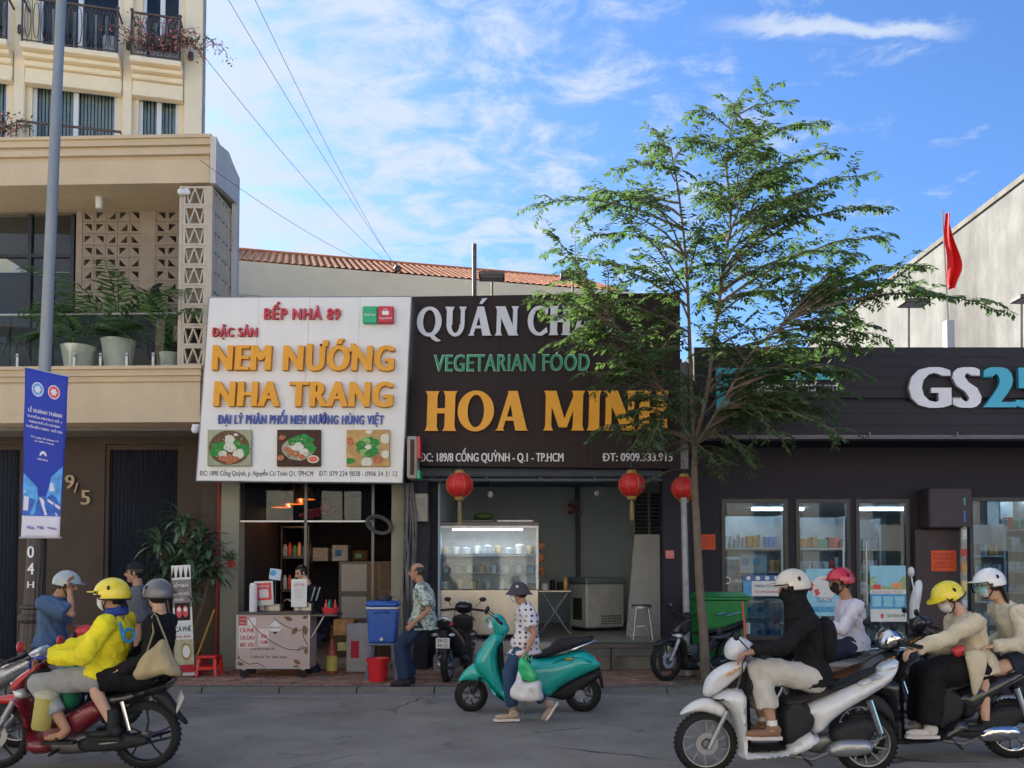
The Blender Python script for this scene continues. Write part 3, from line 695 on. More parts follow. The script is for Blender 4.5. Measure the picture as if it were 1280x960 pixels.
# ground storey
YG = 14.25
g = MB(); zg1 = Z(528, YB) - .002
def gx(px): return X(px, YG, 650)
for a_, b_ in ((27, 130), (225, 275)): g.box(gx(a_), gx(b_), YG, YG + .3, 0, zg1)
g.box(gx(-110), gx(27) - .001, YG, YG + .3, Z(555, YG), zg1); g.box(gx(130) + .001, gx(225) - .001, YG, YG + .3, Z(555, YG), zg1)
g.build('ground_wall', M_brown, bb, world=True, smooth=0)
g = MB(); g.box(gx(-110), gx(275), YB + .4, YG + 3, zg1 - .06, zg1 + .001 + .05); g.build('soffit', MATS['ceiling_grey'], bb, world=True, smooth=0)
for (a_, b_) in ((-60, 27), (130, 225)):
    sh = MB(); n = int((gx(b_) - gx(a_)) / .062); s = (gx(b_) - gx(a_)) / n
    for i in range(n):
        x = gx(a_) + s * i; sh.add([(x, YG + .12, PZ), (x + s * .5, YG + .085, PZ), (x + s, YG + .12, PZ), (x, YG + .12, Z(557, YG)), (x + s * .5, YG + .085, Z(557, YG)), (x + s, YG + .12, Z(557, YG))], [(0, 1, 4, 3), (1, 2, 5, 4)])
    sh.build('folding_shutter', M_shut, bb, world=True, smooth=0, kind='stuff')
    fr = MB(); fr.box(gx(a_) - .0, gx(a_) + .06, YG + .03, YG + .09, PZ, Z(556, YG)); fr.box(gx(b_) - .06, gx(b_), YG + .03, YG + .09, PZ, Z(556, YG)); fr.box(gx(a_) + .06, gx(b_) - .06, YG + .03, YG + .09, Z(562, YG), Z(556, YG)); fr.build('shutter_frame', M_brown, bb, world=True, smooth=0)
# metal house number
M_num = pm('number_metal', (.19, .16, .12), .35, .8, var=.15)
for s, px, py, cp_ in (('9', 82, 611, 17), ('/', 93.5, 616, 12), ('5', 102, 631, 18)):
    text('house_number', s, (gx(px), YG - .02, Z(py, YG)), (1, 0, 0), (0, 0, 1), (0, -1, 0), .16 if s != '/' else .07, cp_ / FPX * YG, .03, [M_num, M_num], bb, bold=.03)
# pots and plants on the balcony
M_pot = pm('white_pot', (.74, .73, .68), .55, var=.06)
def pot(px, w, h):
    c = P(px, 450, YB + .42); t = thing('palm_in_pot', '', 'potted plant', (c.x, c.y, zs), 0, 'potted palms on the balcony')
    q = MB(); q.lathe([(0, 0), (w * .38, 0), (w * .5, h * .9), (w * .53, h), (w * .46, h), (w * .44, h * .9), (0, h * .88)], (0, 0, 0), 20); q.build('pot', M_pot, t); return t, h
M_palm = pm('palm_leaf', (.09, .19, .07), .5, var=.25, ns=2, bump=0, isl=.3)
def palm(px, w, h, n, L_, seed, label, dark=False, up=.9):
    t, hh = pot(px, w, h); t['label'] = label; rr = random.Random(seed); st = MB(); lv = MB()
    for i in range(n):
        a = i * 2.4 + rr.uniform(-.3, .3); d = V((math.cos(a) * .7, math.sin(a) * .45, up)).normalized(); p = V((0, 0, hh)); pts = [p]; LL = L_ * rr.uniform(.75, 1.1)
        for k in range(9):
            p = p + d * LL / 9; pts.append(p); d = (d + V((math.cos(a) * .10, math.sin(a) * .05, -.155))).normalized()
        st.tube(pts, [.012 - .001 * k for k in range(10)], 5, False)
        for k in range(2, 10):
            dd = (pts[k] - pts[k - 1]).normalized(); sd_ = dd.cross(V((0, 0, 1))).normalized()
            for s in (-1, 1):
                for jj in (0, .5):
                    b = pts[k - 1].lerp(pts[k], jj); e = b + (sd_ * s * .75 + dd * .75 + V((0, 0, -.32))) * (.34 * (1 - abs(k - 5) / 9)) * rr.uniform(.8, 1.15); m_ = b.lerp(e, .45); wv = dd * .03
                    lv.add([b, m_ + wv, e, m_ - wv], [(0, 1, 2, 3)])
    st.build('stem', M_leafd, t); lv.build('fronds', M_palm, t, smooth=0); return t
palm(148, .5, .5, 24, 1.7, 4, 'large potted palm in a round white pot behind the balcony glass')
palm(98, .5, .40, 14, 1.1, 6, 'smaller palm in a white pot to the left of the large palm on the balcony', up=.7)
palm(212, .3, .3, 14, 1.25, 9, 'thin leaved pot plant by the lattice corner of the balcony', up=1.1)
# folded dark parasol in the loggia
c = P(193, 450, YB + .6); t = thing('folded_parasol', 'dark folded parasol standing between the palm and the lattice corner', 'parasol', (c.x, c.y, zs))
q = MB(); q.cyl((0, 0, 0), (0, 0, 1.45), .02, n=8); q.build('pole', M_iron, t)
q = MB(); q.lathe([(.09, .25), (.13, .6), (.14, .9), (.12, 1.15), (.05, 1.4), (0, 1.45)], (0, 0, 0), 16); q.v = [(x * (1 + .18 * math.sin(7 * math.atan2(y_, x))), y_ * (1 + .18 * math.sin(7 * math.atan2(y_, x))), z_) for x, y_, z_ in q.v]
q.build('canopy', pm('parasol_cloth', (.03, .025, .035), .8), t)
# ceiling lamp, camera, table
c = P(124, 252, 13.75); q = MB(); q.lathe([(0, -.12), (.05, -.115), (.055, -.05), (.055, .1), (0, .1)], (c.x, c.y, c.z), 14); tag(q.build('ceiling_lamp', M_wfr), 'small white cylinder lamp under the beige canopy', 'lamp')
c = P(227, 240, 13.15); q = MB(); q.cyl((c.x - .02, c.y, c.z), (c.x + .1, c.y + .05, c.z + .02), .045, n=12); q.sph((c.x - .02, c.y, c.z), .047, n=10); q.box(c.x + .05, c.x + .1, c.y, c.y + .1, c.z, c.z + .06)
tag(q.build('security_camera', M_wfr), 'white security camera on the lattice corner column', 'camera')
c = P(244, 537, 13.05); q = MB(); q.sph((c.x, c.y, c.z), .06, n=12); q.box(c.x - .05, c.x + .05, c.y, c.y + .3, c.z + .03, c.z + .08)
tag(q.build('security_camera', M_wfr), 'white dome camera beside the lower left corner of the white sign', 'camera')
c = P(20, 425, 14.0); t = thing('balcony_table', 'dark table behind the balcony glass at the left edge', 'table', (c.x, c.y, zs)); q = MB(); q.lathe([(0, .72), (.42, .72), (.42, .75), (0, .75)], (0, 0, 0), 20); q.build('table_top', M_iron, t); q = MB()
for a_ in (0, 2.1, 4.2): q.cyl((math.cos(a_) * .3, math.sin(a_) * .3, 0), (math.cos(a_) * .1, math.sin(a_) * .1, .72), .015, n=6)
q.build('leg', M_iron, t)

# ================================================================ BUILDINGS ADDED BEHIND THE CAMERA (unseen but in the panes; throw warm sunlight back)
for i, (x0, x1, hh, c_) in enumerate(((-34, -19, 11, (.76, .64, .46)), (-18.9, -8, 14, (.80, .72, .58)), (-7.9, 3, 10, (.80, .74, .63)), (3.1, 14, 12.5, (.80, .68, .50)), (14.1, 32, 11, (.78, .72, .62)))):
    t = thing('bounce_building', ['pale ochre', 'tall cream', 'low white', 'sandy yellow', 'wide off white'][i] + ' building added behind the camera to bounce sunlight onto the shopfronts', 'building', (x0, -14, 0), 0, 'added buildings that bounce sunlight'); q = MB(); q.box(x0, x1, -24, -14, 0, hh); q.build('wall', pm('bounce_wall_%d' % i, c_, .85, var=.08, ns=.6, dirt=.2, dcol=(.3, .27, .22)), t, world=True, smooth=0)
    for fl_ in range(int(hh / 3.3)):
        for k in range(int((x1 - x0) / 2.6)): q = MB(); xx = x0 + .8 + 2.6 * k; q.box(xx, xx + 1.3, -14.01, -13.96, .5 + 3.3 * fl_ if fl_ else .1, 2.5 + 3.3 * fl_); q.build('window', M_din, t, world=True, smooth=0)
# ================================================================ BACKGROUND
M_ww = pm('old_white_wall', (.215, .215, .207), .9, var=.25, ns=.9, bump=.6, bs=9, dirt=1, dcol=(.085, .08, .07))
wt = thing('white_side_wall', 'tall weathered white side wall of the building behind the convenience store', 'wall', (10.2, 17, 0))
q = MB(); q.box(10.2, 10.5, 12.9, 30, 0, 9.35); q.build('wall', M_ww, wt, world=True, smooth=0)
q = MB(); q.box(10.16, 10.54, 12.86, 30.04, 9.351, 9.47); q.build('coping', pm('coping_dark', (.20, .19, .17), .9, var=.3, ns=2, dirt=.6), wt, world=True, smooth=0)
q = MB(); q.box(10.5, 26, 12.86, 30, 0, 9.0); q.build('building_body', M_ww, wt, world=True, smooth=0)
# streaked run-off: raised conduits and a bent pipe on the wall
q = MB(); q.tube([(10.17, 17.6, 5.6), (10.12, 18.3, 5.65), (10.14, 19.2, 6.0)], .03, 6); q.tube([(10.15, 17.2, 5.75), (10.15, 20.5, 5.45)], .02, 6); q.build('conduit', M_grey, wt, world=True)
# low house with the orange tiled roof
M_tile = pm('roof_tile', (.60, .23, .11), .8, var=.15, ns=2, bump=.25, bs=30, isl=.18, dirt=.3, dcol=(.25, .1, .06))
M_crm = pm('cream_render', (.86, .74, .52), .85, var=.05, ns=2, dirt=.1, dcol=(.45, .4, .3))
h = thing('tiled_roof_house', 'low cream house with an orange tiled roof behind the two shop signs', 'house', (-3, 22, 0))
def hp(px, py, Y): return P(px, py, Y)
# the eave runs away to the right
A = hp(262, 322, 18.0); B = hp(790, 366.5, 20.3)     # lower edge of tiles
zr = A.z; B = V((B.x, B.y, zr)); e = (B - A).normalized(); inn = V((-e.y, e.x, 0)); 
L_ = (B - A).length; nt_ = int(L_ / .15); up = (inn * 1 + V((0, 0, .42))).normalized(); RL = 3.4
tm = MB(); row_n = 14
for r in range(row_n):
    for i in range(nt_):
        o = A + e * (i * .15) + up * (r * .25); a_, b_ = o, o + e * .15; nn = e.cross(up).normalized()
        h0 = nn * .03
        tm.add([a_ + nn * .012, a_ + e * .04 + nn * .028, a_ + e * .075 + nn * .032, a_ + e * .11 + nn * .018, b_ + nn * .012,
                a_ + up * .27, a_ + up * .27 + e * .04 + nn * .016, a_ + up * .27 + e * .075 + nn * .02, a_ + up * .27 + e * .11 + nn * .006, b_ + up * .27],
               [(0, 1, 6, 5), (1, 2, 7, 6), (2, 3, 8, 7), (3, 4, 9, 8)])
tm.build('roof_tiles', M_tile, h, world=True, smooth=0, kind='stuff')
q = MB()
def slab(mb, a, b, dn, z0, z1): mb.plan([(a.x, a.y), (b.x, b.y), (b.x + dn.x, b.y + dn.y), (a.x + dn.x, a.y + dn.y)], z0, z1)
q = MB(); slab(q, A - e * .5, B, inn * .5, zr - .72, zr - .01); q.build('eave_fascia', M_crm, h, world=True, smooth=0, fix=True)
q = MB(); slab(q, A - e * .5 + inn * .501, B + inn * .501, inn * 9, 0, zr - .75); q.build('wall', pm('ochre_render', (.50, .38, .22), .85, var=.06, ns=2), h, world=True, smooth=0, fix=True)
q = MB(); slab(q, A - e * .5, B, inn * 9, zr - .749, zr - .73); q.build('soffit', M_crm, h, world=True, smooth=0, fix=True)
ri = A + up * RL; q = MB(); q.tube([ri - e * .1 + V((0, 0, .02)), ri + e * L_ + V((0, 0, .02))], .04, 8); q.tube([A + V((0, 0, .03)) - e * .06, ri + V((0, 0, .03)) - e * .06], .04, 8); q.build('ridge_tiles', M_tile, h, world=True)
q = MB(); q.v = []; q.add([A, B, B + up * RL, A + up * RL, A - V((0, 0, .05)), B - V((0, 0, .05)), B + up * RL + inn * 6 + V((0, 0, -3)), A + up * RL + inn * 6 + V((0, 0, -3))], [(0, 1, 2, 3), (3, 2, 6, 7)]); q.build('roof_deck', pm('roof_deck_mat', (.25, .12, .07), .9), h, world=True, smooth=0)
# cream corner piece on the left with a small vent
q = MB(); c0 = A - e * .55; q.plan([(c0.x, c0.y), (c0.x + .5, c0.y + .08), (c0.x + .5, c0.y + 1.2), (c0.x, c0.y + 1.2)], zr - .72, zr + .28); q.build('gable_end', M_crm, h, world=True, smooth=0, fix=True)
# mast, flood lights
def mast(px, py0, py1, Y, r, name, label, cat, mat):
    a_ = P(px, py1, Y); b_ = P(px, py0, Y); q = MB(); q.cyl(a_, b_, r, n=8); return tag(q.build(name, mat), label, cat)
mast(593, 305, 385, 14.0, .035, 'antenna_mast', 'thin black mast standing above the brown sign', 'mast', M_iron)
def flood(px, py, pyb, Y, label, w=.2):
    a_ = P(px, pyb, Y); b_ = P(px, py, Y); t = thing('flood_light', label, 'lamp', tuple(a_), 0, 'flood lights above the shop signs')
    q = MB(); q.cyl(a_, b_, .018, n=6); q.cyl(b_ + V((-w * .6, 0, 0)), b_ + V((w * .6, 0, 0)), .012, n=6); q.build('bracket', M_iron, t, world=True)
    q = MB(); q.rbox(b_.x - w, b_.x + w, b_.y - .32, b_.y - .02, b_.z - .02, b_.z + .05, .01); q.build('lamp_head', M_iron, t, world=True, smooth=0)
    q = MB(); q.rbox(b_.x - w * .85, b_.x + w * .85, b_.y - .30, b_.y - .05, b_.z - .03, b_.z - .0205, .003); q.build('lens', MATS['grey_metal'], t, world=True, smooth=0)
flood(615, 351, 385, 13.6, 'flat flood light on a bracket just right of the thin black mast')
flood(716, 350, 385, 13.6, 'flood light above the brown sign, half hidden by the tree')
flood(1136, 384, 445, 13.7, 'flood light above the dark store sign, left of the red flag')
flood(1277, 379, 445, 13.7, 'flood light at the right edge above the store name letters')
# red flag on a thin pole
t = thing('flag', 'red flag hanging limp on a thin pole above the dark store', 'flag', tuple(P(1186, 440, 13.9)))
a_ = P(1187, 440, 13.9); b_ = P(1178, 262, 13.9); q = MB(); q.cyl(a_, b_, .018, .012, n=6); q.build('pole', MATS['grey_pipe'], t, world=True)
q = MB(); q.box(a_.x - .06, a_.x + .06, 13.85, 13.99, a_.z, a_.z + .5); q.build('pole_bracket', M_grey, t, world=True, smooth=0)
nx, ny = 14, 22; vs = []
o1 = P(1179, 266, 13.9); o2 = P(1183, 358, 13.9)
for j in range(ny + 1):
    tt = j / ny; w_ = .06 + .12 * min(1, tt * 1.5) * (1 - .75 * max(0, tt - .75) / .25)
    for i in range(nx + 1):
        s = i / nx; p = o1.lerp(o2, tt); vs.append((p.x + s * w_ + .015 * math.sin(9 * tt + 2), p.y - .05 + .07 * math.sin(s * 9 + tt * 3) * (.4 + s), p.z - .08 * s))
q = MB(); q.add(vs, [(j * (nx + 1) + i, j * (nx + 1) + i + 1, (j + 1) * (nx + 1) + i + 1, (j + 1) * (nx + 1) + i) for j in range(ny) for i in range(nx)])
q.build('cloth', pm('flag_red', (.75, .02, .02), .6, var=.08, ns=6, bump=.1), t, world=True, smooth=180)
# overhead wires
M_wire = pm('wire', (.09, .09, .095), .6, bump=0)
ins = P(497, 336, 19.2)
for i, (px, py, Y) in enumerate(((262, -40, 8.5), (300, -40, 8.5), (247, 60, 9.0), (250, 200, 9.5))):
    a_ = P(px, py, Y); q = MB(); pts = []
    for k in range(25): s = k / 24; p = a_.lerp(ins + V((0, 0, -.03 * i)), s); p.z -= .35 * 4 * s * (1 - s) * (.5 if i else .3); pts.append(p)
    q.tube(pts, .0032, 5, False); tag(q.build('overhead_wire', M_wire), ['uppermost of the thin overhead wires crossing the sky at the left', 'steepest overhead wire running from the top of the picture to the tiled roof', 'overhead wire leaving the tower corner towards the tiled roof', 'lowest overhead wire crossing the sky behind the canopy'][i], 'wire', 'thin wires across the sky')
q = MB(); q.sph(tuple(ins), .09, n=8); q.cyl(ins, ins - V((0, 0, .5)), .03, n=6); tag(q.build('wire_insulator', M_iron), 'small dark insulator on the tiled roof where the wires meet', 'insulator')

# ================================================================ SIGNS
M_wsign = pm('white_sign_panel', (.76, .77, .76), .4, var=.03, ns=2, bump=.02, dirt=.12, dcol=(.5, .5, .5))
M_al = pm('aluminium', (.45, .47, .5), .4, .7, var=.08)
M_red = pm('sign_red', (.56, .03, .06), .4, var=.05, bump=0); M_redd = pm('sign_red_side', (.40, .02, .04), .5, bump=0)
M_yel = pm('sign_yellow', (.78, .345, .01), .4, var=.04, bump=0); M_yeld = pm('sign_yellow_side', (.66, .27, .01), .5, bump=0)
M_blue = pm('sign_blue', (.04, .09, .42), .4, bump=0); M_green = pm('sign_green', (.02, .42, .20), .45, bump=0)
M_blk = pm('print_black', (.02, .02, .022), .6, bump=0); M_white = pm('print_white', (.8, .8, .8), .5, bump=0)
YS = 13.0
c00, c10, c01, c11 = P(246, 601, YS), P(503, 603.5, YS), P(262, 372, YS), P(514, 371, YS)
s1 = thing('shop_sign', 'white shop sign with thick yellow and red raised letters and three food pictures', 'sign', tuple((c00 + c10) / 2))
U1 = (c10 - c00); W1 = ((c01 - c00) + (c11 - c10)) / 2; U1n, W1n = U1.normalized(), W1.normalized(); N1 = V((0, -1, 0))
def s1p(px, py): return P(px, py, YS)
q = MB(); q.poly([(c00.x, c00.z), (c10.x, c10.z), (c11.x, c11.z), (c01.x, c01.z)], (0, YS, 0), (1, 0, 0), (0, 0, 1), (0, 1, 0), .004, .25); q.build('sign_box', M_al, s1, world=True, smooth=0, fix=True)
q = MB()
for i in range(4):
    a_, b_ = i / 4 + .0006, (i + 1) / 4 - .0006; p = [c00.lerp(c10, a_), c00.lerp(c10, b_), c01.lerp(c11, b_), c01.lerp(c11, a_)]
    q = MB(); q.poly([(k.x, k.z) for k in p], (0, YS, 0), (1, 0, 0), (0, 0, 1), (0, 1, 0), -.012 - .001 * (i % 2), .0035); q.build('panel', M_wsign, s1, world=True, smooth=0, fix=True)
q = MB()
for a_, b_ in ((c00, c10), (c10, c11), (c11, c01), (c01, c00)): q.cyl(a_ + V((0, -.005, 0)), b_ + V((0, -.005, 0)), .014, n=4)
q.build('edge_trim', M_al, s1, world=True, smooth=0)
ppm = FPX / YS
def s1text(s, px0, px1, pyb, cap, depth, mats, bold, name='letter', letters=True, off=.0135):
    o = s1p(px0, pyb); o.y -= off; e_ = s1p(px1, pyb + (px1 - px0) * .004)
    return text(name, s, o, (e_ - s1p(px0, pyb)).normalized(), W1n, N1, (px1 - px0) / ppm, cap / ppm, depth, mats, s1, bold, letters)
SPC = 1.13
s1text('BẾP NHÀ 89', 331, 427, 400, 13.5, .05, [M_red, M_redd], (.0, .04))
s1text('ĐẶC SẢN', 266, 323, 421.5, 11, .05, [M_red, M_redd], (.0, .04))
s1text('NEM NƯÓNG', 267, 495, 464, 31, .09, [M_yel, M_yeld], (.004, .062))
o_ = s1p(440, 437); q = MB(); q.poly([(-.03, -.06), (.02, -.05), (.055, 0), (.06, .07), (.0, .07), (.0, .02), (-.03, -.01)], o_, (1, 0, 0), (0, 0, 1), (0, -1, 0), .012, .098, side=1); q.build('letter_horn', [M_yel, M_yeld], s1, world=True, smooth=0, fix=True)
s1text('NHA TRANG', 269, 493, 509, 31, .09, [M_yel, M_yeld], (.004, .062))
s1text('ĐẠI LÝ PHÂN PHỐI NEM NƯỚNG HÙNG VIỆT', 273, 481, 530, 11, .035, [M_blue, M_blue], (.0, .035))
SPC = 1.0
s1text('ĐC: 189E Cống Quỳnh, p. Nguyễn Cư Trinh Q1, TPHCM', 250, 392, 594.5, 6, .003, [M_blk, M_blk], .008, 'lettering', False)
s1text('ĐT: 079 234 9838 - 0906 34 31 52', 399, 497, 595, 6, .003, [M_blk, M_blk], .0, 'lettering', False)
# delivery logos plate
for (a_, b_, m_, s_) in ((454.5, 472.5, M_green, 'Grab\nFood'), (473, 493, M_red, '')):
    q = MB(); p0, p1 = s1p(a_, 406), s1p(b_, 385); q.rbox(p0.x, p1.x, YS - .10, YS - .014, p0.z, p1.z, .012); q.build('delivery_plaque', m_, s1, world=True, smooth=0)
text('lettering', 'GrabFood', s1p(457, 397) + V((0, -.101, 0)), (1, 0, 0), (0, 0, 1), N1, .16, .035, .002, [M_white] * 2, s1, .01)
q = MB(); c = s1p(483, 393); q.box(c.x - .05, c.x + .05, YS - .103, YS - .101, c.z - .035, c.z + .02); q.tube([(c.x - .025, YS - .103, c.z + .02), (c.x - .02, YS - .103, c.z + .05), (c.x + .02, YS - .103, c.z + .05), (c.x + .025, YS - .103, c.z + .02)], .006, 4); q.build('shop_bag_emblem', M_white, s1, world=True, smooth=0)
text('lettering', 'ShopeeFood', s1p(475.5, 401) + V((0, -.101, 0)), (1, 0, 0), (0, 0, 1), N1, .18, .025, .002, [M_white] * 2, s1, .01)
# three food pictures: shallow printed boards with raised food shapes
def blob(n, rx, rz, rr, j=.25): return [(rx * math.cos(2 * math.pi * i / n) * (1 + rr.uniform(-j, j)), rz * math.sin(2 * math.pi * i / n) * (1 + rr.uniform(-j, j))) for i in range(n)]
M_fg = pm('food_green', (.04, .26, .06), .6, var=.4, ns=25, bump=0); M_fg2 = pm('food_light_green', (.30, .46, .14), .6, var=.4, ns=25, bump=0); M_fw = pm('food_white', (.68, .68, .58), .6, var=.15, ns=20, bump=0)
M_fr = pm('food_meat', (.48, .17, .09), .6, var=.4, ns=25, bump=0); M_fb = pm('board_dark_wood', (.07, .035, .025), .6, var=.3, ns=6, bump=0); M_fy = pm('board_yellow_wood', (.55, .34, .13), .6, var=.25, ns=6, bump=0); M_fs = pm('board_stone', (.34, .36, .25), .6, var=.15, ns=6, bump=0); M_fba = pm('basket', (.15, .09, .05), .7, var=.5, ns=40, bump=0); M_sauce = pm('sauce', (.65, .13, .06), .4, bump=0)
pics = [(261, 316, 538, 583, M_fs), (347.5, 402, 538, 583.5, M_fb), (434, 488, 538, 583.5, M_fy)]
for pi_, (a_, b_, y0_, y1_, bm) in enumerate(pics):
    p0, p1 = s1p(a_, y1_), s1p(b_, y0_); cx, cz = (p0.x + p1.x) / 2, (p0.z + p1.z) / 2; hw, hh = (p1.x - p0.x) / 2, (p1.z - p0.z) / 2; rr = random.Random(pi_ + 3)
    q = MB(); q.rbox(p0.x, p1.x, YS - .07, YS - .014, p0.z, p1.z, .006); pic = q.build('food_picture', bm, s1, world=True, smooth=0)
    lay = [0]
    def put(nm, pts, ox, oz, mt):
        lay[0] += 1; d = .071 + .0008 * lay[0]
        pts = [(max(-hw * .97, min(hw * .97, x + ox * hw)), max(-hh * .97, min(hh * .97, z + oz * hh))) for x, z in pts]
        k = MB(); k.poly(pts, (cx, YS - d, cz), (1, 0, 0), (0, 0, 1), (0, 1, 0), 0, .0006); k.build(nm, mt, pic, world=True, smooth=0, fix=True)
    spk = lambda: [put('garnish_print', blob(6, hw * .035, hh * .03, rr), rr.uniform(-.6, .6), rr.uniform(-.5, .5), rr.choice([M_fg, M_fg2, M_fr, M_fw, M_sauce, M_fba])) for _ in range(26)]
    if pi_ == 0:
        put('basket_print', blob(28, hw * .93, hh * .95, rr, .02), 0, 0, M_fba)
        for ox, oz, s in ((-.45, .0, .42), (.5, -.05, .40), (-.1, .15, .3), (.2, .3, .28), (-.6, -.25, .3), (.6, -.3, .3)): put('greens_print', blob(12, hw * s, hh * s * .8, rr), ox, oz, M_fg)
        for ox, oz, s in ((.0, .45, .25), (.05, .0, .28), (.45, -.35, .3), (-.3, -.35, .2), (.3, .7, .1)): put('noodle_print', blob(11, hw * s, hh * s * .9, rr), ox, oz, M_fw)
        for ox, oz in ((-.3, -.6), (0, -.5), (.3, -.62), (0, -.78), (-.1, -.62), (.18, -.72)): put('meat_print', blob(9, hw * .17, hh * .14, rr), ox, oz, M_fr)
    elif pi_ == 1:
        put('plate_print', blob(24, hw * .75, hh * .62, rr, .03), -.02, -.05, M_fs)
        for ox, oz, s in ((.0, .42, .35), (.35, .3, .35), (-.25, .35, .3), (.55, .0, .28), (.2, .5, .3)): put('greens_print', blob(13, hw * s, hh * s * .8, rr), ox, oz, M_fg)
        for ox, oz, s in ((-.05, .05, .24), (.25, -.25, .22), (-.4, -.1, .2), (.1, -.55, .14)): put('noodle_print', blob(11, hw * s, hh * s, rr), ox, oz, M_fw)
        for ox, oz in ((-.5, -.05), (-.35, -.25), (-.1, -.35), (.15, -.5), (-.75, .55), (-.8, -.55)): put('meat_print', blob(9, hw * .17, hh * .14, rr), ox, oz, M_fr)
        for ox, oz, s in ((.68, -.62, .27), ): put('bowl_print', blob(16, hw * s, hh * s * .8, rr, .01), ox, oz, M_fw); put('sauce_print', blob(16, hw * s * .8, hh * s * .6, rr, .02), ox, oz, M_sauce)
    else:
        put('plate_print', blob(24, hw * .55, hh * .6, rr, .03), .02, .05, M_fs)
        for k in range(9):
            an = k * .7; put('greens_print' if k % 2 else 'rice_paper_print', blob(11, hw * .24, hh * .22, rr), .02 + .33 * math.cos(an), .05 + .36 * math.sin(an), M_fg if k % 3 else M_fg2)
        put('noodle_print', blob(11, hw * .14, hh * .14, rr), .02, .05, M_fw)
        for ox, oz, s in ((.8, .5, .24), (.82, -.35, .2), (-.05, -.8, .26), (.05, .92, .16)): put('bowl_print', blob(16, hw * s, hh * s * 1.1, rr, .01), ox, oz, M_fw)
        for ox, oz, s in ((-.82, .35, .2), (.45, -.62, .2)): put('meat_print', blob(9, hw * s, hh * s * 1.3, rr), ox, oz, M_fr)
        put('greens_print', blob(11, hw * .25, hh * .2, rr), -.85, -.7, M_fg)
    spk()

# ---------------- brown sign: flared serif letters drawn as outlines
M_bsign = pm('brown_sign_panel', (.024, .015, .016), .55, var=.06, ns=2, bump=.03, dirt=.15, dcol=(.06, .045, .04))
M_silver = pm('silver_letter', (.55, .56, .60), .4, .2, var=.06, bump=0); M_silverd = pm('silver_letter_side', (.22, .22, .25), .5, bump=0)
YH = 13.3
b00, b10, b01, b11 = P(505.5, 582, YH), P(851, 586, YH), P(515, 371, YH), P(850, 366, YH)
s2 = thing('shop_sign', 'dark brown shop sign with silver, green and orange capital letters behind the tree', 'sign', tuple((b00 + b10) / 2))
q = MB(); q.poly([(k.x, k.z) for k in (b00, b10, b11, b01)], (0, YH, 0), (1, 0, 0), (0, 0, 1), (0, 1, 0), .004, .22); q.build('sign_box', M_bsign, s2, world=True, smooth=0, fix=True)
for i in range(3):
    a_, b_ = i / 3 + .0008, (i + 1) / 3 - .0008; p = [b00.lerp(b10, a_), b00.lerp(b10, b_), b01.lerp(b11, b_), b01.lerp(b11, a_)]
    q = MB(); q.poly([(k.x, k.z) for k in p], (0, YH, 0), (1, 0, 0), (0, 0, 1), (0, 1, 0), -.01 - .001 * (i % 2), .0035); q.build('panel', M_bsign, s2, world=True, smooth=0, fix=True)
def stem(x0, x1, fl=.05, y0=0, y1=1, t=.04):
    return [[(x0 - fl, y0), (x1 + fl, y0), (x1 + fl * .45, y0 + t), (x1, y0 + t * 3.2), (x1, y1 - t * 3.2), (x1 + fl * .45, y1 - t), (x1 + fl, y1), (x0 - fl, y1), (x0 - fl * .45, y1 - t), (x0, y1 - t * 3.2), (x0, y0 + t * 3.2), (x0 - fl * .45, y0 + t)]]
def para(xa, xb, wa, wb=None, y0=0, y1=1): wb = wb or wa; return [[(xa, y0), (xa + wa, y0), (xb + wb, y1), (xb, y1)]]
def ring(cx, rx, ri, ry=.515, riy=.40, cy=.5, a0=0, a1=360, n=30):
    full = a1 - a0 >= 360; m = n if full else n + 1
    A_ = [R(a0 + (a1 - a0) * i / n) for i in range(m)]
    o = [(cx + rx * math.cos(t), cy + ry * math.sin(t)) for t in A_]; i_ = [(cx + ri * math.cos(t), cy + riy * math.sin(t)) for t in A_]
    if full: return [(o, i_)]
    return [[*o, *i_[::-1]]]
GL = {
    'H': (.72, lambda: stem(.05, .28) + stem(.46, .69) + [[(.27, .44), (.47, .44), (.47, .57), (.27, .57)]]),
    'O': (.84, lambda: ring(.42, .42, .19, riy=.41)),
    'Q': (.84, lambda: ring(.40, .40, .20) + [[(.36, .12), (.50, .10), (.66, -.06), (.80, -.16), (.66, -.19), (.50, -.10)]]),
    'A': (.82, lambda: para(.04, .30, .13, .14) + para(.47, .28, .27, .22) + [[(.18, .25), (.56, .25), (.54, .35), (.20, .35)], [(.0, 0), (.22, 0), (.18, .05), (.05, .05)], [(.46, 0), (.78, 0), (.72, .05), (.50, .05)]]),
    'M': (.98, lambda: stem(.06, .20, .05) + stem(.70, .92, .045) + para(.38, .06, .18, .24, .08) + para(.42, .74, .14, .12, .08)),
    'I': (.34, lambda: stem(.05, .29)),
    'N': (.76, lambda: stem(.06, .20, .055) + stem(.58, .72, .055) + [[(.46, 0), (.71, 0), (.33, 1), (.03, 1)]]),
    'U': (.74, lambda: [[(.02, 1), (.33, 1), (.27, .88), (.27, .38), (.08, .38), (.08, .88)], [(.47, 1), (.72, 1), (.66, .88), (.66, .38), (.53, .38), (.53, .88)]] + ring(.37, .29, .13, .42, .30, .40, 180, 360, 16)),
    'C': (.66, lambda: ring(.40, .38, .20, a0=48, a1=312) + [[(.56, .72), (.66, .68), (.68, .98), (.60, .92)], [(.56, .22), (.64, .28), (.68, .10), (.60, .06)]]),
    'Y': (.70, lambda: stem(.27, .44, .05, 0, .45) + para(.27, .02, .16, .18, .38) + para(.32, .56, .12, .12, .38)),
    '´': (0, lambda: [[(-.52, 1.08), (-.42, 1.08), (-.26, 1.28), (-.42, 1.28)]]),
}
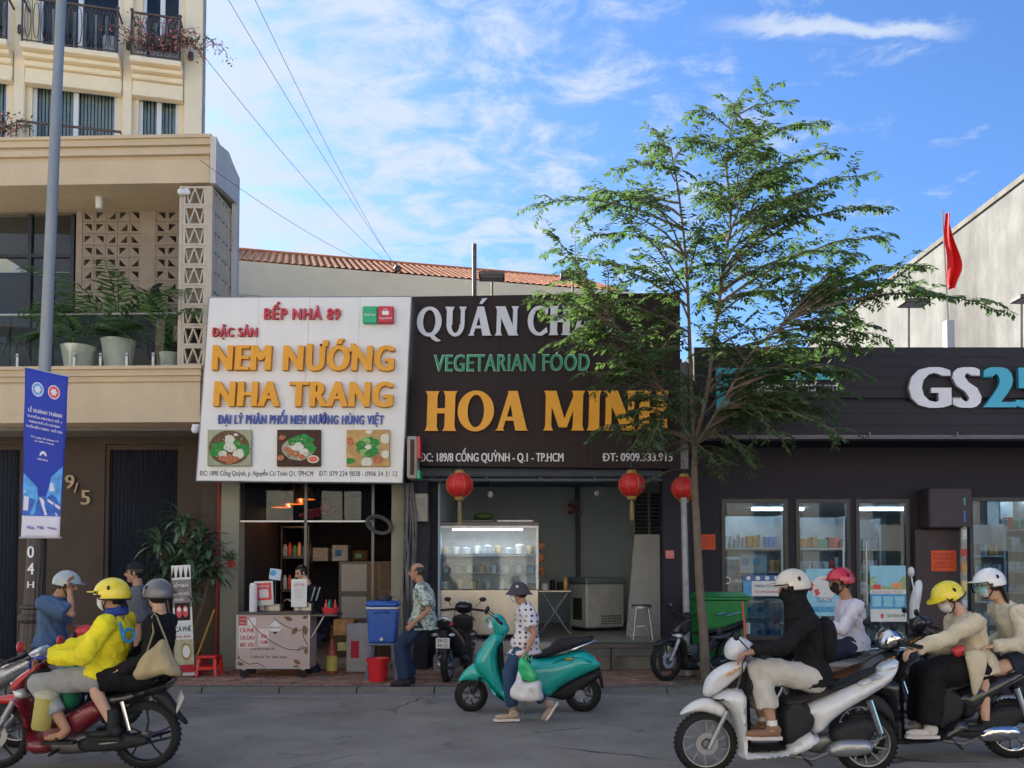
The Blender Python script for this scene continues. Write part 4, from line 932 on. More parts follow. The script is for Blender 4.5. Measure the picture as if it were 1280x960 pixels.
def flared(s, px0, px1, pyb, cap, depth, mats, parent, Y, lean=.028, slope=.0, gap=.03, off=.012):
    tot = sum((GL[c][0] + gap) if c != ' ' else .24 for c in s.replace('´', '')); k = (px1 - px0) / tot; x = px0; kk = 0
    for c in s:
        if c == ' ': x += .24 * k; continue
        wd, fn = GL[c]; o = P(x, pyb + (x - px0) * slope, Y); mb = MB(); cm = cap / FPX * Y; km = k / FPX * Y
        for j, sh in enumerate(fn()):
            hol = ()
            if isinstance(sh, tuple): sh, h_ = sh; hol = [[(a_ * km + b_ * cm * lean, b_ * cm) for a_, b_ in h_]]
            mb.poly([(a_ * km + b_ * cm * lean, b_ * cm) for a_, b_ in sh], (o.x, Y - off, o.z), (1, 0, 0), (0, 0, 1), (0, -1, 0), 0, depth + .0012 * j, hol, mi=0, side=1)
        mb.build('letter', mats, parent, world=True, smooth=0, fix=True)
        if c != '´': x += (wd + gap) * k
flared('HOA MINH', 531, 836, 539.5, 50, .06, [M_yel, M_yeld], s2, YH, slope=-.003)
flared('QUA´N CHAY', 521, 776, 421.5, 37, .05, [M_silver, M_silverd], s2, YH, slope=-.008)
M_grn = pm('sign_teal_green', (.02, .25, .13), .45, bump=0); M_grnr = pm('sign_mint_edge', (.35, .62, .50), .5, bump=0)
o = P(542, 465, YH) + V((0, -.0115, 0)); SPC = 1.06
o = o; text('letter', 'VEGETARIAN FOOD', o, (1, 0, .006), (.03, 0, 1), (0, -1, 0), 196 / FPX * YH, 21 / FPX * YH, .03, [M_grnr] * 2, s2, (.03,.03), True)
o = P(543, 464.4, YH) + V((0, -.0425, 0)); text('letter_face', 'VEGETARIAN FOOD', o, (1, 0, .006), (.03, 0, 1), (0, -1, 0), 194 / FPX * YH, 19.5 / FPX * YH, .004, [M_grn] * 2, s2, (.005,.02), True)
o = P(525, 577, YH) + V((0, -.0115, 0)); SPC = 1.0; text('lettering', 'ĐC: 189/8 CỐNG QUỲNH - Q.1 - TP.HCM', o, (1, 0, 0), (0, 0, 1), (0, -1, 0), 180 / FPX * YH, 10.5 / FPX * YH, .006, [M_silver] * 2, s2, .03)
o = P(753, 576.5, YH) + V((0, -.0115, 0)); text('lettering', 'ĐT: 0909.333.915', o, (1, 0, 0), (0, 0, 1), (0, -1, 0), 88 / FPX * YH, 10 / FPX * YH, .006, [M_silver] * 2, s2, .03)
# small double sided light box between the signs
t = thing('light_box_sign', 'small narrow light box hanging between the white and the brown sign', 'sign', tuple(P(515, 600, 12.9)))
p0, p1 = P(508.5, 598, 12.85), P(524, 545, 12.85); q = MB(); q.rbox(p0.x, p1.x - .03, 12.85, 13.2, p0.z, p1.z, .02); q.build('case', pm('case_grey', (.32, .31, .28), .6), t, world=True, smooth=0)
q = MB(); q.box(p0.x + .05, p1.x - .07, 12.84, 12.849, p0.z + .05, p1.z - .05); q.build('face', M_fb, t, world=True, smooth=0)
for z0_, z1_, m_ in ((.30, .62, M_red), (.0, .12, M_green)): q = MB(); q.box(p1.x - .028, p1.x + .01, 12.86, 13.18, p0.z + z0_, p0.z + z1_); q.build('side_panel', m_, t, world=True, smooth=0)

# ================================================================ GS25 STORE
M_gs = pm('dark_cladding', (.029, .026, .034), .55, var=.08, ns=1.5, bump=.05, bs=20, dirt=.2, dcol=(.07, .065, .07), isl=.08)
M_gsw = pm('store_wall', (.024, .022, .034), .6, var=.1, ns=1.5, bump=.1)
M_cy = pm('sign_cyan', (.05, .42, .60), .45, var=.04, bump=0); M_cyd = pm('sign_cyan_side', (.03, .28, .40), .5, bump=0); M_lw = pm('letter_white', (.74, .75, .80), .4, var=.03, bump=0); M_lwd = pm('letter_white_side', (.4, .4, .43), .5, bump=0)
YGS = 13.35; XG0, XG1 = X(868, YGS, 490), 12.6
gs = thing('convenience_store', 'dark single storey convenience store with a wide sign band at the right', 'shop', (6, 14, 0))
def gz(py, Y=YGS): return Z(py, Y)
# band cladding boards
rows = [(434, 446), (446, 459), (459, 472), (472, 485), (485, 497.5)]
for i, (a_, b_) in enumerate(rows):
    q = MB(); q.rbox(XG0, XG1, YGS, YGS + .1, gz(b_) + .0012, gz(a_) - .0005, .002); q.build('cladding_board', M_gs, gs, world=True, smooth=0)
q = MB(); q.rbox(XG0, XG1, YGS + .04, YGS + .1, gz(503), gz(497.6), .004); q.build('recessed_strip', M_gsw, gs, world=True, smooth=0)  # recessed strip between the upper and lower cladding boards
for i, (a_, b_) in enumerate([(503, 517.5), (517.5, 532), (532, 544)]):
    q = MB(); q.rbox(XG0, XG1, YGS - .02, YGS + .1, gz(b_) + .0012, gz(a_) - .0005, .002); q.build('cladding_board', M_gs, gs, world=True, smooth=0)
q = MB(); q.rbox(XG0, XG1, YGS - .10, YGS + .1, gz(550), gz(547.4), .008); q.rbox(XG0, XG1, YGS - .06, YGS + .1, gz(547.3), gz(544.2), .008)
for px in (1086, 1195): q.box(X(px, YGS) - .01, X(px, YGS) + .01, YGS - .11, YGS - .09, gz(549.5), gz(541))
q.build('lower_trim', pm('trim_violet_grey', (.13, .12, .15), .4, .4), gs, world=True, smooth=0)
q = MB(); q.box(XG0 + .01, XG1, YGS + .101, 26, gz(445), gz(436)); q.build('roof', M_gsw, gs, world=True, smooth=0)
q = MB(); q.box(XG0, XG1, YGS + .101, YGS + 1.4, gz(548), gz(546)); q.build('awning_soffit', M_gsw, gs, world=True, smooth=0)
SPC = 1.08
for s, a_, b_, mm in (('GS', 1133, 1224, [M_lw, M_lwd]), ('25', 1225.5, 1304, [M_cy, M_cyd])):
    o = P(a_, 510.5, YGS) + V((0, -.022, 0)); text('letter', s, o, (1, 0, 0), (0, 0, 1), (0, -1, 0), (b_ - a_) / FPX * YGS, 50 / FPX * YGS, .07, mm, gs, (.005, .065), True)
SPC = 1.0
q = MB(); p0, p1, p2, p3 = P(894, 476, YGS), P(1040, 461, YGS), P(911, 514, YGS), P(894, 461, YGS)
q.poly([(p3.x, p2.z), (p2.x, p2.z), (p2.x, p0.z), (p1.x, p0.z), (p1.x, p1.z), (p3.x, p3.z)], (0, YGS - .022, 0), (1, 0, 0), (0, 0, 1), (0, -1, 0), 0, .05, side=1); q.build('corner_emblem', [M_cy, M_cyd], gs, world=True, smooth=0, fix=True)
o = P(940, 489, YGS) + V((0, -.003, 0)); text('lettering', 'Lifestyle Platform', o, (1, 0, 0), (0, 0, 1), (0, -1, 0), 107 / FPX * YGS, 12 / FPX * YGS, .012, [M_lw] * 2, gs, .0)
# wall with openings, front plane YW2
YF = 14.3; FZ = .16
def gx2(px): return X(px, YF, 700)
ops = [(902, 985, 624, 800), (995, 1063, 624, 812), (1070, 1137, 624, 812), (1212, 1330, 622, 800)]
zt_ = Z(547.6, YGS)
q = MB(); xs_ = [X(862, YF)] + [gx2(v_) for o_ in ops for v_ in o_[:2]] + [XG1]
for i in range(0, len(xs_), 2):
    q.box(xs_[i], xs_[i + 1], YF, YF + .18, 0, Z(624, YF))
q.box(xs_[0], XG1, YF, YF + .18, Z(624, YF) + .001, zt_ - .01); q.box(gx2(902), gx2(985), YF, YF + .18, 0, Z(800, YF)); q.box(gx2(1212), XG1 - 3.3, YF, YF + .18, 0, Z(800, YF))
q.build('front_wall', M_gsw, gs, world=True, smooth=0)
q = MB(); q.rbox(gx2(1150), gx2(1203), YF - .35, YF - .002, Z(661, YF), Z(612, YF), .02); q.build('shutter_housing', pm('housing', (.06, .05, .06), .5), gs, world=True, smooth=0)
q = MB(); q.rbox(gx2(1140), gx2(1203), YF - .12, YF - .003, FZ, Z(662, YF), .01); q.build('column', pm('column_brown', (.065, .05, .055), .6), gs, world=True, smooth=0)
q = MB(); q.box(XG0 - .1, XG1, 13.75, 24, 0, FZ); q.build('floor', M_conc, gs, world=True, smooth=0)
q = MB(); q.box(XG0 - .1, XG1, 24, 24.2, 0, 4.2); q.box(XG0 - .12, XG0 - .02, YF + .19, 24, 0, 4.2); q.build('inner_wall', pm('shop_wall', (.30, .33, .35), .8), gs, world=True, smooth=0)
q = MB(); q.box(XG0, XG1, YF + .2, 24, 3.05, 3.1); q.build('shop_ceiling', pm('shop_ceiling_mat', (.45, .47, .48), .8), gs, world=True, smooth=0)
M_fra = pm('black_frame', (.03, .032, .036), .4, .3)
M_shopglass = glassm('shop_glass', (.66, .75, .82), .27, .008)
for (a_, b_, y0_, y1_) in ops:
    X0, X1, z1_, z0_ = gx2(a_), gx2(b_), Z(y0_, YF), Z(y1_, YF)
    if a_ in (995, 1070): z0_ = FZ + .02
    fr = MB(); t_ = .06
    fr.box(X0, X0 + t_, YF - .02, YF + .06, z0_, z1_); fr.box(X1 - t_, X1, YF - .02, YF + .06, z0_, z1_); fr.box(X0 + t_, X1 - t_, YF - .02, YF + .06, z1_ - t_, z1_); fr.box(X0 + t_, X1 - t_, YF - .02, YF + .06, z0_, z0_ + t_)
    nm = 'glass_door' if a_ in (1070, 995) else 'window'
    fo = fr.build(nm, M_fra, gs, world=True, smooth=0)
    q = MB(); q.box(X0 + t_, X1 - t_, YF + .015, YF + .027, z0_ + t_, z1_ - t_); q.build('pane', M_shopglass, fo, world=True, smooth=0)
    if nm == 'glass_door':
        hx = X1 - .14 if a_ == 995 else X0 + .14
        q = MB(); q.tube([(hx, YF + .01, 1.0), (hx, YF - .07, 1.03), (hx, YF - .07, 2.05), (hx, YF + .01, 2.08)], .014, 8); q.build('door_handle', M_al, fo, world=True)
# shop interior: ceiling tubes, shelves with goods, a counter
M_tube = emitm('tube_light', (.85, .95, 1), 9)
k = 0
for yy_ in (15.2, 17.5, 20.5):
    for xx_ in (4.2, 6.2, 8.6, 10.5):
        q = MB(); q.rbox(xx_ - .6, xx_ + .6, yy_ - .04, yy_ + .04, 2.98, 3.04, .01); o_ = q.build('tube_light', M_tube, smooth=0); tag(o_, 'white ceiling tube light in the %s row of the convenience store, %s' % ({15.2: 'front', 17.5: 'middle', 20.5: 'rear'}[yy_], {4.2: 'at the far left', 6.2: 'left of centre', 8.6: 'right of centre', 10.5: 'at the far right'}[xx_]), 'lamp', 'ceiling tube lights in the convenience store')
M_shelf = pm('shelf_metal', (.5, .54, .56), .45, .2)
GOODS = [pm('goods_%d' % i, c_, .5, var=.25, ns=12, bump=0, isl=.35) for i, c_ in enumerate([(.45, .5, .55), (.05, .2, .45), (.5, .08, .06), (.6, .5, .2), (.1, .35, .2), (.5, .52, .5), (.55, .3, .12)])]
GN = ['pale', 'blue', 'red', 'yellow', 'green', 'grey', 'orange']
def shelf(label, x0, x1, y, z0, nlev, dz, d=.4, seed=0, white=.5, hgt=(.12, .26)):
    t = thing('shelf_rack', label, 'shelf', ((x0 + x1) / 2, y, z0), 0, 'shelves in the convenience store'); rr = random.Random(seed); xm = (x0 + x1) / 2; hw = (x1 - x0) / 2
    for s in (-1, 1):
        q = MB(); q.box(s * hw - .015, s * hw + .015, -.02, d, 0, nlev * dz + .3); q.build('upright', M_shelf, t, smooth=0)
    q = MB(); q.box(-hw, hw, d - .02, d, 0, nlev * dz + .3); q.build('back_panel', M_shelf, t, smooth=0)
    gb = [MB() for _ in GOODS]
    for l in range(nlev):
        z = .15 + l * dz; q = MB(); q.box(-hw + .016, hw - .016, -.01, d - .021, z - .03, z); q.build('shelf_board', M_shelf, t, smooth=0)
        x = -hw + .03
        while x < hw - .1:
            wd = rr.uniform(.05, .11); m_ = rr.choice([0, 5]) if rr.random() < white else rr.randrange(7); h_ = rr.uniform(*hgt); n_ = rr.randint(1, 4)
            for _ in range(n_):
                if x + wd > hw - .03: break
                gb[m_].rbox(x + .003, x + wd - .003, .01, .2, z + .001, z + h_, .012); x += wd
            x += .01
    for i, g_ in enumerate(gb):
        if g_.v: g_.build('goods', GOODS[i], t, smooth=0, kind='stuff')
shelf('tall shelf of pale goods standing just inside the right hand store window', gx2(1214) + .15, gx2(1275), 14.75, .55, 4, .38, seed=1, white=.75)
shelf('long shelf of blue and pale packets behind the left store window', 3.6, 4.75, 15.5, FZ, 5, .42, seed=2)
shelf('long shelf of mixed goods behind the middle store door', 4.9, 6.0, 15.9, FZ, 5, .42, seed=3, white=.35)
shelf('shelf of mixed goods behind the right store door', 5.9, 6.9, 16.5, FZ, 5, .42, seed=4)
shelf('far shelf of yellow and pale goods behind the right window', 9.7, 11.8, 17.5, FZ, 6, .42, seed=5, white=.3)
# stacks of drink packs in the left window
M_pack = pm('shrink_pack', (.30, .42, .50), .25, var=.35, ns=14, bump=.2)
for i, (px, py, w_, h_) in enumerate([(935, 762, 46, 27), (935, 790, 46, 26), (968, 762, 22, 26), (968, 790, 22, 26), (915, 648 + 62, 30, 26), (948, 708, 24, 30), (930, 735, 34, 26)]):
    a_ = P(px - w_ / 2, py + h_ / 2, 14.8); b_ = P(px + w_ / 2, py - h_ / 2, 14.8); t = thing('drink_pack', ['wide pack of drinks in the store window behind the bin, lower row', 'wide pack of drinks at the very bottom of the store window', 'narrow pack of drinks beside the wide one in the left store window', 'narrow lowest pack of drinks at the right of the left store window', 'pack of drinks on top at the left of the window stack', 'pack of blue drinks on top of the window stack', 'pack of drinks directly under the blue notices in the left store window'][i], 'drink pack', tuple((a_ + b_) / 2), 0, 'packs of drinks stacked in the left store window')
    q = MB(); q.rbox(a_.x, b_.x, 14.8, 15.05, a_.z, b_.z, .03); q.build('wrap', M_pack, t, world=True); q = MB(); nn = 3
    for k_ in range(nn): c_ = a_.x + (b_.x - a_.x) * (k_ + .5) / nn; q.lathe([(0, 0), (.05, 0), (.05, .006), (0, .006)], (c_, 14.792, (a_.z + b_.z) / 2), 12, 'Y')
    q.build('bottle_print', GOODS[1], t, world=True)
# posters and notices on the glass
YP = YF - .005
def poster(label, px0, px1, py0, py1, base, parts, Y=YP, name='poster', cat='poster', group=None):
    a_, b_ = P(px0, py1, Y), P(px1, py0, Y); t = thing(name, label, cat, tuple(a_), 0, group); q = MB(); q.box(a_.x, b_.x, Y - .004, Y, a_.z, b_.z); q.build('sheet', base, t, world=True, smooth=0)
    W_, H_ = b_.x - a_.x, b_.z - a_.z
    for i, p_ in enumerate(parts):
        d = Y - .0045 - .0007 * i
        if p_[0] == 'r': q = MB(); q.box(a_.x + p_[1] * W_, a_.x + p_[2] * W_, d - .0006, d, a_.z + p_[3] * H_, a_.z + p_[4] * H_); q.build('print', p_[5], t, world=True, smooth=0)
        if p_[0] == 'c': q = MB(); q.poly(blob(18, p_[3] * W_, p_[4] * H_, random.Random(i), p_[6] if len(p_) > 6 else .03), (a_.x + p_[1] * W_, d, a_.z + p_[2] * H_), (1, 0, 0), (0, 0, 1), (0, -1, 0), 0, .0006); q.build('print', p_[5], t, world=True, smooth=0, fix=True)
        if p_[0] == 't': text('lettering', p_[1], (a_.x + p_[2] * W_, d, a_.z + p_[3] * H_), (1, 0, 0), (0, 0, 1), (0, -1, 0), p_[4] * W_, p_[5] * H_, .0012, [p_[6]] * 2, t, p_[7] if len(p_) > 7 else .01)
    return t
M_pb = pm('poster_sky_blue', (.25, .58, .75), .4, var=.12, ns=5, bump=0); M_pb2 = pm('poster_mid_blue', (.06, .32, .60), .4, var=.3, ns=14, bump=0); M_pw = pm('poster_white', (.66, .70, .70), .4, var=.06, ns=10, bump=0); M_pgr = pm('poster_grass', (.30, .42, .22), .4, var=.3, ns=14, bump=0); M_por = pm('poster_orange', (.72, .30, .12), .4, var=.2, ns=14, bump=0); M_or = pm('notice_orange', (.62, .10, .03), .5, bump=0); M_pnav = pm('poster_navy', (.03, .12, .38), .4, bump=0); M_redp = pm('poster_red', (.62, .05, .06), .4, bump=0)
poster('light blue poster with flowers behind the red helmeted rider on the store door', 1008, 1052, 711, 770, M_pb, [('c', .5, .6, .35, .25, M_pw, .2), ('c', .12, .62, .09, .11, M_redp, .3), ('c', .3, .5, .07, .08, M_redp, .3), ('c', .75, .7, .12, .14, M_pb2, .3), ('t', 'GS25', .3, .3, .4, .09, M_pnav), ('r', .1, .9, .08, .2, M_pb2)])
poster('tall colourful poster of a landscape above blue product rows on the right store door', 1088, 1132, 707, 777, M_pb, [('r', 0, 1, .56, .8, M_pgr), ('c', .5, .74, .38, .12, M_pb, .25), ('c', .75, .64, .14, .06, M_por, .3), ('c', .2, .62, .12, .05, M_redp, .3), ('r', .0, 1, .50, .57, M_pw), ('t', 'Summer Sale', .06, .515, .84, .035, M_redp), ('r', 0, 1, .23, .49, M_pb2), ('r', .06, .3, .27, .45, M_pb), ('r', .37, .62, .27, .45, M_pb), ('r', .69, .94, .27, .45, M_pb), ('r', 0, 1, 0, .22, M_pw), ('r', .28, .36, .06, .14, M_redp), ('t', 'GS25 ĐANG MỞ', .45, .08, .5, .05, M_blk)])
poster('blue and white notice with four round icons on the left store window', 929, 977, 719, 745, M_pw, [('r', 0, 1, .72, 1, M_pnav), ('r', 0, .22, 0, .72, M_pb2), ('c', .14, .86, .06, .1, M_pw, 0), ('c', .38, .86, .06, .1, M_pw, 0), ('c', .62, .86, .06, .1, M_pw, 0), ('c', .86, .86, .06, .1, M_pw, 0), ('t', 'FRESH FOOD', .3, .42, .6, .13, M_pnav), ('t', 'Cà phê & bánh', .3, .16, .6, .11, M_redp)])
poster('row of pale packets on a blue ledge behind the upper left store window', 925, 958, 693, 716, M_pw, [('c', .2, .6, .15, .2, M_pb2, .1), ('c', .6, .6, .15, .2, M_pb, .1)], Y=14.55)
o = P(905, 727, YP); t = thing('window_sticker', 'small white round emblem sticker with lettering at the left edge of the store glass', 'sticker', tuple(o))
q = MB(); q.lathe([(.045, 0), (.06, 0), (.06, .002), (.045, .002)], (o.x + .05, YP - .002, o.z + .02), 20, 'Y'); q.build('ring', M_lw, t, world=True, smooth=0, fix=True)
text('lettering', 'Lifestyle', (o.x + .14, YP, o.z - .01), (1, 0, 0), (0, 0, 1), (0, -1, 0), .28, .04, .002, [M_lw] * 2, t)
for lab, a_, b_, c_, d_, Y_ in (('orange notice with red lines on the dark column between the store door and right window', 1164, 1195, 688, 714, YF - .125), ('orange notice on the dark wall just right of the tree trunk', 875, 894, 668, 687, YF - .001), ('small faded pink notice on the pillar left of the tree trunk', 832, 842.5, 688, 698, 13.55)):
    poster(lab, a_, b_, c_, d_, M_or if 'pink' not in lab else pm('notice_pink', (.6, .2, .2), .5, bump=0), [('r', .08, .92, .80, .84, M_redd), ('r', .08, .92, .18, .22, M_redd)] + ([('t', 'KHÔNG ĐỂ XE', .1, .55, .8, .12, M_redd), ('t', 'TRƯỚC CỬA', .15, .32, .7, .12, M_redd)] if 'pink' not in lab else []), Y=Y_, name='notice', cat='notice', group='orange notices on the walls')
# old pipe with stickers beside the right window
q = MB(); x_ = X(1203, 14.0); q.cyl((x_, 14.0, PZ), (x_ + .03, 14.0, Z(613, 14.0)), .05, n=12); t = thing('drain_pipe', 'pale old drain pipe with stickers beside the right store window', 'pipe', (x_, 14, PZ)); q.build('pipe', pm('old_pipe', (.36, .38, .38), .7, var=.35, ns=8, dirt=.7), t, world=True)
for i in range(7): z_ = 1.0 + i * .27; q = MB(); q.lathe([(.052, 0), (.052, .12 + .03 * (i % 3))], (x_ + z_ * .01, 14.0, z_), 12, a0=-2.6, a1=-.5); q.build('sticker', GOODS[(i * 3) % 7], t, world=True)
# ================================================================ THE TWO EATERIES: rooms, posts, fittings
M_post = pm('post_cream', (.30, .30, .23), .8, var=.08, ns=2, bump=.15, dirt=.35, dcol=(.15, .15, .12))
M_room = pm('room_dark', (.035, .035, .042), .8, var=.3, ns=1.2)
M_roomb = pm('room_bluegrey', (.50, .60, .68), .75, var=.1, ns=1)
M_tilef = pm('floor_tile', (.30, .28, .25), .35, var=.12, ns=2, dirt=.3, dcol=(.1, .09, .08))
M_steel = pm('stainless', (.44, .41, .37), .32, .85, var=.12, ns=3, bump=.03, bs=20)
M_steeld = pm('steel_dark', (.10, .10, .105), .4, .7)
M_plw = pm('plastic_white', (.70, .70, .68), .4, var=.05, bump=0)
YA = 13.65
e1 = thing('eatery', 'open fronted eatery with cream posts and a dark room under the white sign', 'shop', (X(390, YA), YA, 0))
def ax(px, Y=YA): return X(px, Y, 720)
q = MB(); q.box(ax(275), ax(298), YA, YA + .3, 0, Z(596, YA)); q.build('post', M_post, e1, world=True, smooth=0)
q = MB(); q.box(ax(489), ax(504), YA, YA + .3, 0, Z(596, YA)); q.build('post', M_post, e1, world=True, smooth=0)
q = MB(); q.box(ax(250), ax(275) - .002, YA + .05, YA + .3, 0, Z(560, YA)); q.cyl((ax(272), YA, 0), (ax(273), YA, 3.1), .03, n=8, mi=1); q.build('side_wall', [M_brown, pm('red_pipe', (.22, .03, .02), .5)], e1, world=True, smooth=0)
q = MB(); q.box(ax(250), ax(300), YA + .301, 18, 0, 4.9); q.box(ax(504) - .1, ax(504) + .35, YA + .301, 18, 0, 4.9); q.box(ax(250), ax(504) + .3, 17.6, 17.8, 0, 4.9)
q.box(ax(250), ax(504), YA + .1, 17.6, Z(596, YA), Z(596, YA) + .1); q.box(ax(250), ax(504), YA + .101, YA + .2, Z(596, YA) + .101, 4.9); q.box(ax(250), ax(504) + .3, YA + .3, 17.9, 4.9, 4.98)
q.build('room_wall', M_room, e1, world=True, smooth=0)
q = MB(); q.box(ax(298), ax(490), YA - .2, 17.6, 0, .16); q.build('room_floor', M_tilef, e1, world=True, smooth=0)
q = MB(); q.box(ax(299), ax(466), YA + .02, YA + .06, Z(652.5, YA), Z(650.5, YA)); q.build('transom_rail', M_al, e1, world=True, smooth=0)
for a_, b_ in ((299, 381), (382, 465)): q = MB(); q.box(ax(a_), ax(b_), YA + .035, YA + .043, Z(650, YA), Z(598, YA)); q.build('glass_pane', M_shopglass, e1, world=True, smooth=0)
q = MB(); q.box(ax(381) - .02, ax(382) + .01, YA + .02, YA + .06, .2, Z(598, YA)); q.box(ax(465) - .015, ax(466) + .015, YA + .02, YA + .06, .16, Z(598, YA)); q.build('mullion', M_steeld, e1, world=True, smooth=0)
def simple(name, label, cat, mb, mat, group=None, smooth=35): return tag(mb.build(name, mat, smooth=smooth), label, cat, group)
# warm bulbs in amber shades
for i, (px, py) in enumerate(((351, 624), (367, 620), (382, 614))):
    c = P(px, py, 14.9); t = thing('pendant_lamp', ['lowest of the three lit amber pendant lamps in the dark eatery', 'middle of the three lit amber pendant lamps in the dark eatery', 'highest of the three lit amber pendant lamps in the dark eatery'][i], 'lamp', tuple(c), 0, 'pendant lamps in the eatery')
    q = MB(); q.sph(c, .045, n=12); q.build('bulb', emitm('bulb_warm', (1, .62, .25), 5), t, world=True)
    q = MB(); q.lathe([(.03, .12), (.10, .05), (.17, -.14), (.165, -.14), (.09, .04)], tuple(c), 18); q.build('shade', pm('amber_shade', (.55, .16, .04), .4, bump=0), t, world=True)
    q = MB(); q.cyl(c + V((0, 0, .1)), (c.x, c.y, Z(598, 14.0)), .006, n=5); q.build('cord', M_wire, t, world=True)
    pl = bpy.data.lights.new('bulb_light', 'POINT'); pl.energy = 1.4; pl.color = (1, .55, .22); pl.shadow_soft_size = .05; po = bpy.data.objects.new('bulb_light', pl); COL.objects.link(po); po.location = c + V((0, 0, -.10))
q = MB(); rr = random.Random(4)
for k in range(26):
    c = P(rr.uniform(380, 415), 0, 14.6); s = (k % 13) / 13; c = P(381 + 34 * s + rr.uniform(-3, 3), 646 - 12 * s + rr.uniform(-4, 4), 14.6); q.sph(c, .07, .05, .045, n=8)
simple('red_garland', 'red cloth garland hanging above the counter inside the dark eatery', 'decoration', q, pm('garland_red', (.5, .03, .05), .6, var=.3, ns=20))
# kitchen shelves, jars and a framed menu far inside
q = MB(); q.box(ax(305), ax(345), 15.8, 16.1, 1.2, 1.25); q.box(ax(305), ax(345), 15.8, 16.1, 1.8, 1.85); q.box(ax(305), ax(345), 15.8, 16.1, 2.35, 2.38); q.box(ax(305), ax(307), 15.8, 16.1, .2, 2.4); q.box(ax(344), ax(346), 15.8, 16.1, .2, 2.4)
simple('kitchen_shelf', 'dark kitchen shelf deep inside the eatery behind the cart', 'shelf', q, M_steeld, smooth=0)
rr = random.Random(6)
for lv in (1.25, 1.85):
    for k in range(6):
        x = ax(308) + k * .085 + .02; q = MB(); h_ = rr.uniform(.14, .28); q.lathe([(0, 0), (.035, 0), (.036, h_ * .75), (.02, h_ * .85), (.02, h_), (0, h_)], (x, 15.9, lv + .001), 10)
        simple('jar', ['tall', 'short'][h_ < .2] + ' jar number %s from the left on the %s board of the dark kitchen shelf' % (['one', 'two', 'three', 'four', 'five', 'six'][k], 'upper' if lv > 1.5 else 'lower'), 'jar', q, GOODS[(k * 2) % 7], 'jars on the kitchen shelf')
q = MB(); q.box(ax(380), ax(462), 16.4, 17, .16, 1.75); q.box(ax(384), ax(425), 16.38, 16.40, 1.2, 1.7, 1); q.box(ax(384), ax(425), 16.38, 16.40, .7, 1.1, 1); simple('display_cabinet', 'dim display cabinet standing inside the eatery behind the seller', 'cabinet', q, [M_steeld, M_roomb], smooth=0)
q = MB(); q.rbox(ax(455), ax(487), 13.9, 14.4, .16, Z(703, 13.9), .01); q.box(ax(470), ax(472), 13.893, 13.899, .2, Z(706, 13.9), 1); simple('cardboard_box', 'tall brown cardboard box standing inside the eatery behind the blue cooler', 'box', q, [pm('cardboard', (.13, .08, .045), .85, var=.15), pm('tape', (.2, .14, .08), .5)], smooth=0)
rr = random.Random(15)
for k, (px, zz_, w_, h_, Y_) in enumerate(((312, .16, .4, .3, 15.2), (313, .47, .34, .25, 15.2), (338, .16, .3, .4, 15.0), (432, .16, .42, .34, 14.6), (430, .51, .34, .26, 14.6), (420, .16, .2, .5, 14.9), (398, 1.76, .35, .25, 16.5), (425, 1.76, .3, .3, 16.5), (450, 1.76, .28, .2, 16.5))):
    x_ = X(px, Y_); q = MB(); q.rbox(x_ - w_ / 2, x_ + w_ / 2, Y_, Y_ + .35, zz_, zz_ + h_, .01); q.box(x_ - w_ * .3, x_ + w_ * .1, Y_ - .006, Y_ - .001, zz_ + h_ * .3, zz_ + h_ * .7, 1)
    simple('storage_box', ['lower box at the left inside the dark eatery', 'upper box at the left inside the dark eatery', 'tall box beside the left pair in the dark eatery', 'lower box behind the white storage box', 'upper box behind the white storage box', 'narrow upright box inside the eatery behind the cart end', 'left box on top of the dim display cabinet', 'middle box on top of the dim display cabinet', 'right box on top of the dim display cabinet'][k], 'box', q, [[MATS['cardboard'], GOODS[5], GOODS[0], MATS['cardboard'], GOODS[6]][k % 5], GOODS[(k * 3 + 1) % 7]], 'boxes inside the dark eatery', smooth=0)
# coiled hose on the wall
q = MB(); c = P(474, 656, 13.62)
for k in range(3): q.tube([(c.x + (.16 + .02 * k) * math.cos(t_) * 1.0, c.y - .02 * k, c.z + (.11 + .015 * k) * math.sin(t_) - .25 * (.16 * math.cos(t_))) for t_ in [i * .35 for i in range(19)]], .014, 6)
simple('coiled_cable', 'black coiled cable hanging near the right post of the eatery', 'cable', q, M_wire)
# green and red tag on the left post
p_ = P(289, 700, YA - .01); t = thing('post_notice', 'small green sprig above a red notice on the left cream post', 'notice', tuple(p_)); q = MB(); q.box(p_.x - .06, p_.x + .06, YA - .02, YA - .002, p_.z - .12, p_.z - .005); q.build('notice_board', M_redp, t, world=True, smooth=0)
q = MB(); rr = random.Random(2)
for k in range(40): o = p_ + V((rr.gauss(0, .04), -.03 + rr.gauss(0, .015), .07 + rr.gauss(0, .035))); a_ = V((rr.gauss(0, 1), rr.gauss(0, 1), rr.gauss(0, 1))).normalized() * .03; b_ = a_.cross(V((.3, .8, .2))).normalized() * .012; q.add([o - a_, o + b_, o + a_, o - b_], [(0, 1, 2, 3)])
q.build('sprig', M_leafd, t, world=True, smooth=0, kind='stuff')

